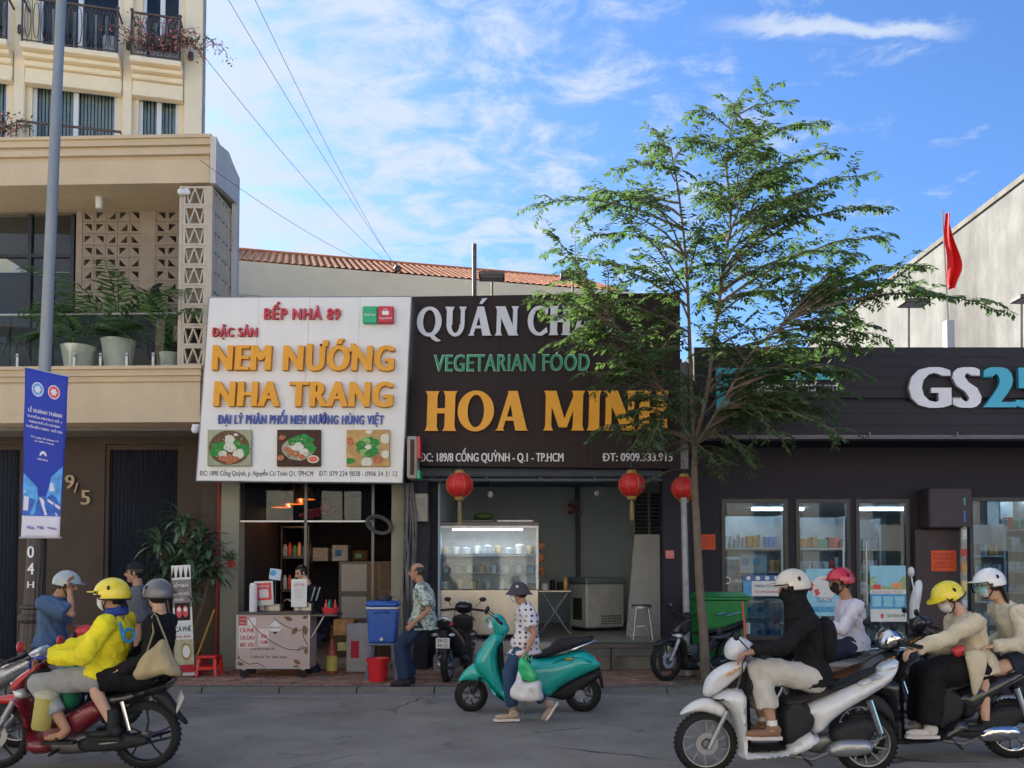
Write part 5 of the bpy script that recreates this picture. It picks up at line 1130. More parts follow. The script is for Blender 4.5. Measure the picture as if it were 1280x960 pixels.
# ---------------- drinks cart
YC = 12.35
def cx(px, Y=YC): return X(px, Y, 800)
ct = thing('drinks_cart', 'pink printed drinks cart on castors with red menu lettering', 'cart', (cx(341), YC, PZ))
zb, ztp = Z(836, YC), Z(768, YC)
q = MB(); q.rbox(cx(297), cx(386), YC, YC + .5, zb, ztp, .008); body = q.build('body', pm('cart_pink', (.50, .40, .37), .5, var=.06, ns=3, dirt=.2, dcol=(.35, .3, .25)), ct, world=True, smooth=0)
q = MB(); q.rbox(cx(295), cx(388), YC - .03, YC + .53, ztp + .001, ztp + .03, .006); q.rbox(cx(388) + .002, cx(421), YC + .0, YC + .42, ztp - .03, ztp, .006); q.build('counter_top', M_steeld, ct, world=True, smooth=0)
q = MB(); q.cyl((cx(389), YC + .03, ztp - .32), (cx(404), YC + .03, ztp - .03), .012, n=6); q.build('brace', M_al, ct, world=True)
q = MB(); q.box(cx(295.5), cx(297.5), YC - .01, YC + .01, zb, ztp + .0); q.box(cx(385.5), cx(387.5), YC - .01, YC + .01, zb, ztp); q.box(cx(297.5), cx(385.5), YC - .01, YC - .001, zb, zb + .02); q.build('edge_trim', M_al, ct, world=True, smooth=0)
for px in (304, 378):
    for dy in (.06, .44):
        w_ = thing('t', 'x', 'x'); bpy.data.objects.remove(w_)
        q = MB(); q.lathe([(0, -.02), (.05, -.02), (.06, -.012), (.06, .012), (.05, .02), (0, .02)], (cx(px), YC + dy, PZ + .06), 14, 'Y'); q.rbox(cx(px) - .03, cx(px) + .03, YC + dy - .03, YC + dy + .03, PZ + .10, zb - .001, .004, 1); q.build('castor', [M_blk, M_al], ct, world=True)
yp = YC - .002
def cp(px, py): return P(px, py, YC)
def cpanel(px0, px1, py0, py1, m, k=0, nm='print_panel'):
    a_, b_ = cp(px0, py1), cp(px1, py0); q = MB(); q.box(a_.x, b_.x, YC - .0025 - .0012 * k, YC - .0015 - .0012 * k, a_.z, b_.z); return q.build(nm, m, ct, world=True, smooth=0)
M_ink = pm('cart_red_ink', (.50, .05, .05), .5, bump=0); M_pap = pm('paper_white', (.66, .60, .58), .6, bump=0)
cpanel(298, 319, 782, 810, M_pap); cpanel(323, 336, 786, 808, M_pap); cpanel(299, 308, 770.5, 781.5, M_ink); cpanel(310, 320, 772, 781.5, M_plw)
for s_, a_, y_, w_, h_ in (('CÀ PHÊ', 300, 790.5, 18, 5), ('CA CAO', 300, 799.5, 18, 5), ('BẠC XỈU', 300, 808.5, 18, 5), ('SỮA', 326, 797.5, 8, 4), ('TƯƠI', 325, 805, 9.5, 4)):
    text('lettering', s_, cp(a_, y_) + V((0, -.004, 0)), (1, 0, 0), (0, 0, 1), (0, -1, 0), w_ / FPX * YC, h_ / FPX * YC, .0015, [M_ink] * 2, ct, .035)
for s_, a_, y_, w_, h_, m_ in (('CÀ PHÊ', 300.2, 775.5, 7, 2.6, M_pap), ('MENU', 300.2, 780, 6.5, 2.6, M_pap), ('Cà phê rang xay nguyên chất', 313, 812, 30, 2.6, M_fb), ('Coffee & Tea  take away', 313, 822.5, 46, 3.2, M_fb)):
    text('lettering', s_, cp(a_, y_) + V((0, -.004 if a_ < 305 else -.001, 0)), (1, 0, 0), (0, 0, 1), (0, -1, 0), w_ / FPX * YC, h_ / FPX * YC, .0012, [m_] * 2, ct, .0)
c = cp(344, 784.5); q = MB(); s_ = .1; q.poly([(-s_ * 1.1, 0), (0, -s_), (s_ * 1.1, 0), (0, s_)], (c.x, YC - .002, c.z), (1, 0, 0), (0, 0, 1), (0, 1, 0), -.001, 0); q.build('diamond_emblem', M_plw, ct, world=True, smooth=0, fix=True)
q = MB(); q.poly([(-.045, -.055), (0, -s_ * .95), (.045, -.055)], (c.x, YC - .004, c.z), (1, 0, 0), (0, 0, 1), (0, 1, 0), -.001, 0); q.build('diamond_point', M_blk, ct, world=True, smooth=0, fix=True)
text('lettering', 'MINH PHÁT', c + V((-.09, -.0032, -.012)), (1, 0, 0), (0, 0, 1), (0, -1, 0), .18, .026, .001, [M_blk] * 2, ct, .01)
# printed vine with leaves on the cart front
q = MB()
def vline(pts): q.tube([tuple(cp(a_, b_) + V((0, -.0035, 0))) for a_, b_ in cr(pts, 5, False)], .004, 4)
vline([(310, 772), (322, 788), (340, 802), (358, 811), (372, 812), (385, 809)]); vline([(342, 772), (356, 782), (372, 788), (385, 785)]); vline([(378, 790), (381, 800), (385, 806)]); vline([(298, 822), (310, 830), (322, 829), (334, 836)]); vline([(372, 815), (377, 808), (385, 812)])
q.build('vine_print', M_fb, ct, world=True)
M_lfp = pm('leaf_print', (.20, .12, .055), .6, var=.25, ns=30, bump=0)
for (a_, b_, an, s_) in ((366, 775, 160, 12), (372, 784, 230, 12), (380, 781, 280, 14), (378, 773, 20, 8), (300, 821, 200, 8), (305, 831, 160, 10), (376, 830, 150, 11), (382, 818, 80, 9), (374, 833, 190, 10)):
    c = cp(a_, b_); s_ = s_ / FPX * YC; ca, sa = math.cos(R(an)), math.sin(R(an)); pr = [(0, 0), (.25, .22), (.6, .26), (1, 0), (.6, -.2), (.25, -.2)]
    q = MB(); q.poly([((u_ * ca - v_ * sa) * s_, (u_ * sa + v_ * ca) * s_) for u_, v_ in pr], (c.x, YC - .0058, c.z), (1, 0, 0), (0, 0, 1), (0, 1, 0), -.0008, 0); q.build('leaf_print', M_lfp, ct, world=True, smooth=0, fix=True)
# things on the cart
zc_ = ztp + .03
def oncart(px, dy): return V((cx(px), YC + dy, zc_))
b_ = oncart(313, .12); q = MB(); n = 9; pr = [(0, 0)]
for k in range(n): z0_ = k * .042; pr += [(.052, z0_), (.058, z0_ + .034), (.052, z0_ + .040)]
pr += [(.048, n * .042), (.04, n * .042 + .03), (0, n * .042 + .03)]
q.lathe(pr, tuple(b_), 18); simple('paper_cup_stack', 'tall stack of white paper cups on the left end of the cart', 'cups', q, M_plw)
def placard(px, pyb, w_, h_, tilt, label, head, Yo=.2):
    c = P(px, pyb, YC + Yo); t = thing('payment_placard', label, 'placard', tuple(c), 0, 'payment placards on the cart'); Mx = Matrix.Translation(c) @ Matrix.Rotation(R(tilt), 4, 'Y')
    q = MB(Mx); q.rbox(-w_ / 2, w_ / 2, 0, .012, 0, h_, .004); q.build('board', head[0], t, world=True, smooth=0)
    q = MB(Mx); q.box(-w_ * .40, w_ * .40, -.002, -.0005, h_ * .22, h_ * .92); q.build('print_panel', head[1], t, world=True, smooth=0)
    q = MB(Mx); q.box(-w_ * .24, w_ * .24, -.004, -.0025, h_ * .32, h_ * .66); q.build('blank_panel', head[2], t, world=True, smooth=0)
    text('lettering', 'QUÉT MÃ', Mx @ V((-w_ * .3, -.0022, h_ * .76)), (1, 0, 0), (0, 0, 1), (0, -1, 0), w_ * .6, h_ * .08, .001, [head[3]] * 2, t, .02)
    q = MB(Mx); q.box(-w_ * .1, w_ * .1, .013, .10, -.1, -.09); q.box(-.01, .01, .013, .02, -.1, h_ * .4); q.build('stand', M_steeld, t, world=True, smooth=0)
placard(330.5, 757, .27, .35, -3, 'dark pink framed payment placard on the cart, left of the white one', (M_al, M_redp, M_pap, M_pap))
placard(373.5, 759, .225, .40, 0, 'white payment placard with a red heading on the cart, in front of the seller', (M_plw, pm('placard_pale', (.62, .62, .66), .4, bump=0), M_al, M_redp))
c = P(344, 718, 12.9); t = thing('price_board', 'small white and blue board with a round emblem above the left placard', 'sign', tuple(c)); q = MB(Matrix.Translation(c) @ Matrix.Rotation(R(8), 4, 'Y')); q.rbox(-.085, .085, 0, .01, -.08, .08, .003); q.build('board', pm('board_pale_blue', (.5, .6, .7), .5, bump=0), t, world=True, smooth=0); q = MB(); q.lathe([(0, 0), (.045, 0), (.045, -.003), (0, -.003)], (c.x - .03, c.y - .001, c.z + .02), 14, 'Y'); q.build('emblem', M_pb2, t, world=True, smooth=0, fix=True)
q = MB(); q.cyl((c.x, c.y + .02, zc_), (c.x, c.y + .02, c.z - .05), .006, n=5); q.build('stick', M_steeld, t, world=True)
for i, (px, w_, h_) in enumerate(((330, .30, .10), (372, .26, .11))):
    b_ = oncart(px, .36); q = MB(); q.rbox(b_.x - w_ / 2, b_.x + w_ / 2, b_.y - .08, b_.y + .1, b_.z + .001, b_.z + h_, .01); simple('steel_tray', ['steel tray under the pink placard on the cart', 'steel tray under the white placard on the cart'][i], 'tray', q, M_steel, 'trays on the cart', smooth=0)
b_ = V((cx(409), YC + .2, ztp)); t = thing('spice_basket', 'red plastic basket of bottles on the right end of the cart', 'basket', tuple(b_)); q = MB(); q.lathe([(0, .001), (.10, .001), (.13, .09), (.125, .09), (.095, .01), (0, .01)], tuple(b_), 16); q.build('basket', M_redp, t, world=True)
for k in range(4): q = MB(); q.lathe([(0, 0), (.025, 0), (.025, .12), (.01, .15), (.01, .19), (0, .19)], (b_.x - .06 + .04 * k, b_.y + .03 * (k % 2), b_.z + .01), 10); q.build('bottle', [M_redp, M_green, M_blk, M_redp][k], t, world=True)
# goods to the right of the cart
p_ = P(447, 828, 13.0); q = MB(); q.rbox(p_.x - .17, p_.x + .17, 13.0, 13.3, PZ, Z(780, 13.0), .015); q.box(p_.x - .1, p_.x + .02, 12.992, 12.999, .3, .55, 1); simple('white_box', 'white storage box with a red print between the cart and the blue cooler', 'box', q, [pm('box_white', (.36, .34, .34), .6, dirt=.3), M_redd], smooth=0)
c = P(415, 828, 12.9); t = thing('syrup_bottle', 'red bottle with a yellow label standing behind the end of the cart', 'bottle', (c.x, 12.9, PZ)); q = MB(); q.lathe([(0, 0), (.08, 0), (.08, .3), (.05, .36), (.03, .5), (0, .5)], (c.x, 12.9, PZ), 14); q.build('bottle', pm('syrup', (.25, .04, .02), .3), t, world=True); q = MB(); q.lathe([(.082, .04), (.082, .26)], (c.x, 12.9, PZ), 14); q.build('label', pm('label_yellow', (.5, .42, .1), .5), t, world=True)
# blue cooler on a stand with the red bucket
cl_ = P(479, 845, 12.25); t = thing('drink_cooler', 'blue drink cooler with a white band standing on a grey plastic stand', 'cooler', (cl_.x, 12.25, PZ)); z0_, z1_ = Z(803, 12.25), Z(761, 12.25)
q = MB(Matrix.Translation((cl_.x, 12.25, 0)))
for j, (zz_, w_) in enumerate(((z0_, .185), (z1_, .205))): pass
M_cool = pm('cooler_blue', (.02, .10, .42), .35, var=.06, bump=0)
vs = [(-.185, -.16, z0_), (.185, -.16, z0_), (.185, .16, z0_), (-.185, .16, z0_), (-.21, -.18, z1_), (.21, -.18, z1_), (.21, .18, z1_), (-.21, .18, z1_)]
q.add(vs, [(0, 3, 2, 1), (4, 5, 6, 7), (0, 1, 5, 4), (1, 2, 6, 5), (2, 3, 7, 6), (3, 0, 4, 7)]); bb_ = q.build('body', M_cool, t, world=True, smooth=0); bv = bb_.modifiers.new('b', 'BEVEL'); bv.width = .03; bv.segments = 3
q = MB(Matrix.Translation((cl_.x, 12.25, 0))); q.rbox(-.218, .218, -.188, .188, z1_ + .001, z1_ + .028, .01); q.build('band', M_plw, t, world=True, smooth=0)
q = MB(Matrix.Translation((cl_.x, 12.25, 0))); q.rbox(-.225, .225, -.195, .195, z1_ + .029, z1_ + .11, .03); q.tube([(-.09, -.2, z1_ - .06), (-.09, -.23, z1_ - .02), (.09, -.23, z1_ - .02), (.09, -.2, z1_ - .06)], .012, 6); q.build('lid', M_cool, t, world=True, smooth=40)
q = MB(Matrix.Translation((cl_.x, 12.25, 0))); q.cyl((0, -.16, z0_ + .06), (0, -.21, z0_ + .06), .022, n=10); q.build('tap', M_plw, t, world=True)
q = MB(Matrix.Translation((cl_.x, 12.25, 0)))
for sx in (-1, 1):
    for sy in (-1, 1): q.add([(sx * .14, sy * .12, z0_ - .03), (sx * .19, sy * .12, z0_ - .03), (sx * .19, sy * .16, z0_ - .03), (sx * .14, sy * .16, z0_ - .03), (sx * .18, sy * .16, PZ), (sx * .225, sy * .16, PZ), (sx * .225, sy * .19, PZ), (sx * .18, sy * .19, PZ)], [(0, 1, 5, 4), (1, 2, 6, 5), (2, 3, 7, 6), (3, 0, 4, 7), (0, 3, 2, 1), (4, 5, 6, 7)])
q.rbox(-.2, .2, -.17, .17, z0_ - .03, z0_ - .001, .008); q.build('stand', pm('stand_grey', (.15, .17, .24), .5), t, world=True, smooth=0, fix=True)
c = P(472.5, 849, 12.0); M_bkt = pm('bucket_red', (.62, .02, .03), .35, var=.06, bump=0); t = thing('bucket', 'red plastic bucket on the pavement in front of the blue cooler', 'bucket', (c.x, 12.0, PZ))
q = MB(); q.lathe([(0, .004), (.115, .004), (.12, 0), (.15, .25), (.158, .25), (.162, .28), (.165, .31), (.158, .31), (.15, .26), (.115, .02), (0, .02)], (c.x, 12.0, PZ), 26); q.build('tub', M_bkt, t, world=True)
q = MB(); q.tube([(c.x + .165 * math.cos(a_), 12.0 - .10 * math.sin(a_), PZ + .28 - .09 * math.sin(a_)) for a_ in [math.pi * i / 12 for i in range(13)]], .005, 5); q.build('handle', M_al, t, world=True)
c = P(481, 755, 12.28); q = MB(); q.lathe([(0, 0), (.09, 0), (.11, .05), (.11, .06), (0, .06)], (c.x, c.y, z1_ + .111), 14); q.tube([(c.x - .05, c.y, z1_ + .17), (c.x - .03, c.y, z1_ + .25), (c.x + .05, c.y, z1_ + .25), (c.x + .07, c.y, z1_ + .17)], .008, 5); simple('steel_pot', 'small steel pot on top of the blue cooler', 'pot', q, M_steeld)

# ---------------- second eatery (brown sign)
e2 = thing('eatery', 'open fronted eatery with blue grey walls and a raised tiled floor under the brown sign', 'shop', (X(680, 13.6), 13.6, 0))
YH2 = 13.6; FL = Z(803, YH2)
def hx(px, Y=YH2): return X(px, Y, 720)
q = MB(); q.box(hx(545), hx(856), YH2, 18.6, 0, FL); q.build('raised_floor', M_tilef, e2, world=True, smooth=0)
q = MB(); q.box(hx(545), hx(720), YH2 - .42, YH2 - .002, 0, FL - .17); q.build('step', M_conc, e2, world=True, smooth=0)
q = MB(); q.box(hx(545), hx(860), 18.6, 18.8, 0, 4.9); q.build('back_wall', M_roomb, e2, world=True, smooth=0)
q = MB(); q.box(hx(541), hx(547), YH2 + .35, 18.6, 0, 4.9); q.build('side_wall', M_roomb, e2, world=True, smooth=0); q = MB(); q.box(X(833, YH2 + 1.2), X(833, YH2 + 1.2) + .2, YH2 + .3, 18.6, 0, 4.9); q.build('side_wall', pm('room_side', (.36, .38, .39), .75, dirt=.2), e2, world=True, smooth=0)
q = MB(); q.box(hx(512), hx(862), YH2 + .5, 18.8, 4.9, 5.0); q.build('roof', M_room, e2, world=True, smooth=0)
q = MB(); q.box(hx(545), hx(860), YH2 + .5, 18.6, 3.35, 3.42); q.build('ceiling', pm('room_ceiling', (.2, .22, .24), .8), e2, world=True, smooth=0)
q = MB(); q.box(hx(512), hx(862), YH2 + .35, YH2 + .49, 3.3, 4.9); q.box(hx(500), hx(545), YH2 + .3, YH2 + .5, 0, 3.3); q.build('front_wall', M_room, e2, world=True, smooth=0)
q = MB(); q.box(hx(829), hx(863), YH2 + .02, YH2 + .3, 0, Z(586, YH2)); q.build('pillar', M_gsw, e2, world=True, smooth=0)
q = MB(); q.rbox(hx(512), hx(829), YH2, YH2 + .32, Z(596, YH2), Z(583, YH2), .03); q.rbox(hx(512), hx(829), YH2 + .02, YH2 + .3, Z(601.5, YH2), Z(597.5, YH2), .01)
for k in range(5): x_ = hx(540 + 68 * k); q.cyl((x_, YH2 - .01, Z(599, YH2)), (x_, YH2 + .01, Z(599, YH2)), .03, n=8)
q.build('rolled_awning', pm('awning_bluegrey', (.09, .11, .15), .5, var=.2, ns=2), e2, world=True, smooth=0)
q = MB(); q.rbox(hx(513), hx(536), YH2 - .16, YH2 + .34, PZ, Z(601, YH2), .01); q.build('dark_pier', M_room, e2, world=True, smooth=0)
# meter box, cables
c0, c1 = P(516, 652, 13.3), P(535, 617, 13.3); t = thing('meter_box', 'pale electricity meter box on the dark pier left of the red lantern', 'meter', tuple(c0)); q = MB(); q.rbox(c0.x, c1.x, 13.27, 13.43, c0.z, c1.z, .012); q.build('case', pm('meter_case', (.27, .26, .23), .6, dirt=.3), t, world=True, smooth=0)
q = MB(); q.box(c0.x + .05, c1.x - .05, 13.262, 13.269, c0.z + .14, c1.z - .06); q.build('window', pm('meter_window', (.14, .14, .13), .3), t, world=True, smooth=0)
q = MB(); rr = random.Random(3)
for k in range(6):
    x0_ = 505 + 2.2 * k; pts = [tuple(P(x0_ + rr.uniform(-1.5, 1.5) + (2.5 if 640 < y_ < 700 and k > 3 else 0), y_, 13.22 + .02 * (k % 2))) for y_ in range(604, 830, 22)]; q.tube(pts, .012 + .006 * (k % 3), 6)
simple('cable_bundle', 'bundle of old grey cables and pipes running down beside the right cream post', 'cables', q, pm('cable_grey', (.12, .12, .12), .7, var=.5, ns=4, dirt=.5))
# glass food cabinet
YV = 14.1; c0, c1 = P(545, 797, YV), P(673, 657, YV); zg = Z(737, YV); fc = thing('food_cabinet', 'stainless steel food cabinet with a lit glass case and shelves behind the scooters', 'cabinet', (c0.x, YV, FL)); x0_, x1_, zt__ = c0.x, c1.x, c1.z
q = MB(); q.rbox(x0_, x1_, YV, YV + .75, FL + .08, zg, .01); q.build('base', M_steel, fc, world=True, smooth=0)
for xx_ in (x0_ + .05, x1_ - .09):
    for yy_ in (YV + .03, YV + .68): q = MB(); q.box(xx_, xx_ + .04, yy_, yy_ + .04, FL, FL + .079); q.build('leg', M_steeld, fc, world=True, smooth=0)
q = MB()
for xx_ in (x0_, x1_ - .035):
    for yy_ in (YV, YV + .6): q.box(xx_, xx_ + .035, yy_, yy_ + .03, zg + .001, zt__)
q.box(x0_ + .036, x1_ - .036, YV, YV + .03, zt__ - .035, zt__); q.build('frame', pm('frame_pale', (.6, .62, .64), .4, .3), fc, world=True, smooth=0)
q = MB(); q.rbox(x0_ - .02, x1_ + .02, YV - .02, YV + .66, zt__ + .001, zt__ + .06, .01); q.build('top', M_steeld, fc, world=True, smooth=0)
q = MB(); q.box(x0_ + .04, x1_ - .04, YV + .59, YV + .6, zg, zt__); q.build('back_panel', pm('case_back', (.62, .67, .72), .5), fc, world=True, smooth=0)
for zz_ in (Z(716, YV), Z(692, YV)): q = MB(); q.box(x0_ + .04, x1_ - .04, YV + .05, YV + .55, zz_ - .006, zz_); q.build('shelf', M_al, fc, world=True, smooth=0)
q = MB(); q.box(x0_ + .04, x1_ - .04, YV + .01, YV + .018, zg + .01, zt__ - .04); q.build('glass', glassm('case_glass', (.9, .94, .96), .3), fc, world=True, smooth=0)
q = MB(); q.rbox(x0_ + .25, x1_ - .25, YV + .06, YV + .09, zt__ - .075, zt__ - .045, .005); q.build('tube_light', emitm('case_tube', (.85, .93, 1), 1.4), fc, world=True, smooth=0)
al = bpy.data.lights.new('case_light', 'AREA'); al.shape = 'RECTANGLE'; al.size = 1.2; al.size_y = .04; al.energy = 2.2; al.color = (.85, .93, 1); ao = bpy.data.objects.new('case_light', al); COL.objects.link(ao); ao.location = ((x0_ + x1_) / 2, YV + .08, zt__ - .08); ao.rotation_euler = (R(-12), 0, 0)
rr = random.Random(12)
for zz_, n_ in ((zg, 7), (Z(716, YV), 8), (Z(692, YV), 9)):
    for k in range(n_):
        x_ = x0_ + .12 + (x1_ - x0_ - .24) * k / (n_ - 1); r_ = rr.uniform(.06, .085); h_ = rr.uniform(.07, .15)
        q = MB(); q.lathe([(0, .001), (r_ * .7, .001), (r_, h_), (r_ * .9, h_ + .01), (0, h_ + .03)], (x_, YV + .2 + rr.uniform(0, .2), zz_), 14)
        simple('food_bowl', 'pale bowl %s on the %s level of the glass case' % (['at the left end', 'second from the left', 'third from the left', 'fourth from the left', 'fifth from the left', 'sixth from the left', 'seventh from the left', 'eighth from the left', 'ninth from the left'][k], {7: 'bottom', 8: 'middle', 9: 'top'}[n_]), 'bowl', q, rr.choice([M_plw, pm('bowl_clear', (.5, .55, .6), .3), pm('bowl_tan', (.5, .42, .28), .5)]), 'bowls in the glass food case')
for (px, py) in ((592, 655), (640, 656)): c = P(px, py - 4, YV + .2); q = MB(); q.rbox(c.x - .25, c.x + .35, YV + .1, YV + .4, zt__ + .061, zt__ + .10, .01); simple('baking_tray', 'flat metal tray lying on top of the glass food case' + (', left one' if px < 600 else ', right one'), 'tray', q, [M_steeld, M_al][px > 600], smooth=0)
c = P(604, 648, YV + .3); q = MB(); q.sph((c.x, c.y, zt__ + .16), .17, .12, .07, n=14); simple('cloth_bundle', 'dark bundle lying on the trays on top of the glass food case', 'bundle', q, M_leafd)
# folding table with things on it
YT = 15.3; c0, c1 = P(677, 741, YT), P(714, 741, YT); t = thing('folding_table', 'small folding table with crossed pale legs beside the glass food cabinet', 'table', (c0.x, YT, FL)); zt2 = Z(738, YT)
q = MB(); q.rbox(c0.x - .1, c1.x, YT, YT + .5, zt2 - .03, zt2, .006); q.build('table_top', M_steel, t, world=True, smooth=0)
for yy_ in (YT + .03, YT + .45):
    for (xa, xb) in ((c0.x, c1.x - .05), (c1.x - .05, c0.x)): q = MB(); yo = yy_ + (.012 if xa < xb else 0); q.tube([(xa, yo, zt2 - .03), (xb, yo, FL + .04), (xb + (.05 if xb > xa else -.05), yo, FL + .015)], .012, 8); q.build('leg', M_al, t, world=True)
for k, (dx, r_, h_, m_) in enumerate(((.05, .07, .12, M_plw), (.2, .05, .16, M_blk), (.33, .06, .13, M_blk), (.42, .04, .2, GOODS[6]))): q = MB(); q.lathe([(0, .001), (r_, .001), (r_, h_), (r_ * .6, h_ * 1.15), (0, h_ * 1.15)], (c0.x + dx, YT + .15, zt2), 12); simple('table_jar', ['white jar at the left of the folding table', 'short black jar on the folding table', 'wider black jar on the folding table', 'slim orange jar at the right of the folding table'][k], 'jar', q, m_, 'jars on the folding table')
c = P(672, 700, 14.75); q = MB()
for k in range(14): q.sph((c.x + .07 * math.cos(k), 14.75, c.z + .25 - .035 * k), .07, .05, .05, n=8)
simple('snack_bundle', 'hanging orange snack bundle beside the glass food cabinet', 'snacks', q, pm('snack_orange', (.35, .14, .06), .6, var=.4, ns=15))
# chest freezer
c = P(746, 787, 16.4); t = thing('chest_freezer', 'white chest freezer with a vent grille standing against the back wall', 'freezer', (c.x, 16.4, FL), R(28)); h_ = .98
q = MB(); q.rbox(-.42, .42, -.3, .3, .06, h_ - .12, .03); q.build('body', pm('freezer_white', (.50, .52, .52), .45, dirt=.2), t, smooth=0)
q = MB(); q.rbox(-.44, .44, -.32, .32, h_ - .118, h_, .02); q.build('lid', pm('lid_grey', (.18, .22, .24), .4), t, smooth=0)
q = MB()
for i in range(9):
    for j in range(4): q.box(-.1 + .05 * i, -.07 + .05 * i, -.304, -.3, .12 + .045 * j, .15 + .045 * j)
q.build('grille', M_steeld, t, smooth=0, kind='stuff'); q = MB(); q.box(-.424, -.42, -.15, .15, .2, .6); q.build('label_plate', M_steeld, t, smooth=0); q = MB(); q.box(-.38, .38, -.26, .26, 0, .059); q.build('plinth', M_blk, t, smooth=0)
# leaning white board, stool, louvre
YPn = 14.9; c0, c1 = P(785, 797, YPn), P(830, 668, YPn); q = MB(); q.poly([(c0.x - .03, FL), (c1.x, FL), (c1.x + .02, c1.z), (c0.x + .12, c1.z)], (0, YPn, 0), (1, 0, 0), (0, 0, 1), (0, 1, 0), 0, .05); t = tag(q.build('leaning_board', pm('board_grey', (.36, .37, .37), .6, var=.06, dirt=.25), smooth=0, fix=True), 'tall pale grey board leaning beside the metal stool', 'board')
YSt = 14.3; c = P(802, 792, YSt); t = thing('metal_stool', 'round topped chrome stool standing on the tiled floor by the pale board', 'stool', (c.x, YSt, FL)); q = MB(); q.lathe([(0, .53), (.15, .53), (.16, .54), (.155, .555), (0, .56)], (0, 0, 0), 20); q.build('seat', M_steeld, t); q = MB(); q.lathe([(.15, .50), (.165, .50), (.165, .53), (.15, .53)], (0, 0, 0), 20); q.build('seat_ring', M_al, t)
for k in range(4): a_ = R(45 + 90 * k); q = MB(); q.tube([(.13 * math.cos(a_), .13 * math.sin(a_), .52), (.16 * math.cos(a_), .16 * math.sin(a_), .4), (.22 * math.cos(a_), .22 * math.sin(a_), 0)], .013, 8); q.build('leg', M_al, t)
q = MB(); q.lathe([(.17, .2), (.185, .2), (.185, .215), (.17, .215)], (0, 0, 0), 18); q.build('foot_ring', M_al, t)
c0, c1 = P(790, 668, 15.4), P(832, 615, 15.4); t = thing('louvre_window', 'dark louvred window above the leaning board', 'window', tuple(c0)); q = MB(); q.box(c0.x, c0.x + .05, 15.38, 15.44, c0.z, c1.z); q.box(c1.x - .05, c1.x, 15.38, 15.44, c0.z, c1.z); q.box((c0.x + c1.x) / 2 - .025, (c0.x + c1.x) / 2 + .025, 15.38, 15.44, c0.z, c1.z); q.build('frame', M_steeld, t, world=True, smooth=0)
for k in range(11): z_ = c0.z + (c1.z - c0.z) * k / 11; q = MB(); q.add([(c0.x + .05, 15.40, z_), (c1.x - .05, 15.40, z_), (c1.x - .05, 15.45, z_ + .05), (c0.x + .05, 15.45, z_ + .05), (c0.x + .05, 15.405, z_ - .005), (c1.x - .05, 15.405, z_ - .005), (c1.x - .05, 15.455, z_ + .045), (c0.x + .05, 15.455, z_ + .045)], [(0, 1, 2, 3), (7, 6, 5, 4), (0, 4, 5, 1), (2, 6, 7, 3)]); q.build('slat', M_steeld, t, world=True, smooth=0)
# wall fan, conduit, bulbs
c = P(716, 636, 18.3); t = thing('wall_fan', 'red and grey wall fan on the back wall beside a vertical pipe', 'fan', tuple(c)); q = MB(); q.cyl(c, c + V((.12, .28, 0)), .04, n=8); q.build('bracket', M_grey, t, world=True); q = MB()
for rr_ in (.08, .15, .21): q.tube([(c.x + rr_ * math.cos(a_), c.y - .05 + .2 * rr_, c.z + rr_ * math.sin(a_)) for a_ in [R(15 * i) for i in range(25)]], .006, 4)
for k in range(12): a_ = R(30 * k); q.cyl((c.x, c.y - .05, c.z), (c.x + .21 * math.cos(a_), c.y - .01, c.z + .21 * math.sin(a_)), .004, n=4)
q.build('cage', M_grey, t, world=True); q = MB()
for k in range(3): a_ = R(120 * k); q.sph((c.x + .08 * math.cos(a_), c.y - .02, c.z + .08 * math.sin(a_)), .07, .01, .05, n=8)
q.build('blade', M_redd, t, world=True)
q = MB(); q.cyl((X(723, 18.5), 18.5, FL + .3), (X(722, 18.5), 18.5, 3.34), .05, n=10); simple('wall_pipe', 'vertical grey pipe on the blue grey back wall', 'pipe', q, pm('pipe_dim', (.14, .17, .19), .6))
for i, (px, py, Y_) in enumerate(((613, 618, 14.3), (746, 616, 15.0), (681, 598, 14.0))): c = P(px, py, Y_); t = thing('hanging_bulb', ['unlit bulb hanging above the glass food cabinet', 'unlit bulb hanging in front of the blue grey wall', 'unlit bulb hanging under the rolled awning between the other two'][i], 'lamp', tuple(c), 0, 'unlit bulbs in the second eatery'); q = MB(); q.sph(c, .045, .045, .055, n=12); q.build('bulb', M_plw, t, world=True); q = MB(); q.cyl(c + V((0, 0, .04)), (c.x, c.y, 3.36 if Y_ > 14.1 else c.z + .2), .012, n=6); q.build('cord', M_wire, t, world=True)
# steel step bench before the floor edge
c0, c1 = P(722, 806, 13.2), P(829, 806, 13.2); t = thing('step_bench', 'long dark steel step in front of the raised tiled floor', 'step', (c0.x, 13.2, PZ)); zt3 = Z(804, 13.2); q = MB(); q.rbox(c0.x, c1.x, 13.1, 13.4, zt3 - .07, zt3, .01); q.build('tread', pm('step_steel', (.10, .09, .085), .4, .4, dirt=.4), t, world=True, smooth=0)
for px in (724, 766, 827): x_ = X(px, 13.2); q = MB(); q.box(x_ - .025, x_ + .025, 13.12, 13.38, PZ, zt3 - .071); q.build('leg', M_steeld, t, world=True, smooth=0)
q = MB(); q.box(c0.x, c1.x, 13.42, 13.58, PZ - .02, FL - .2); simple('concrete_step', 'low concrete step behind the steel step bench', 'step', q, M_conc, smooth=0)
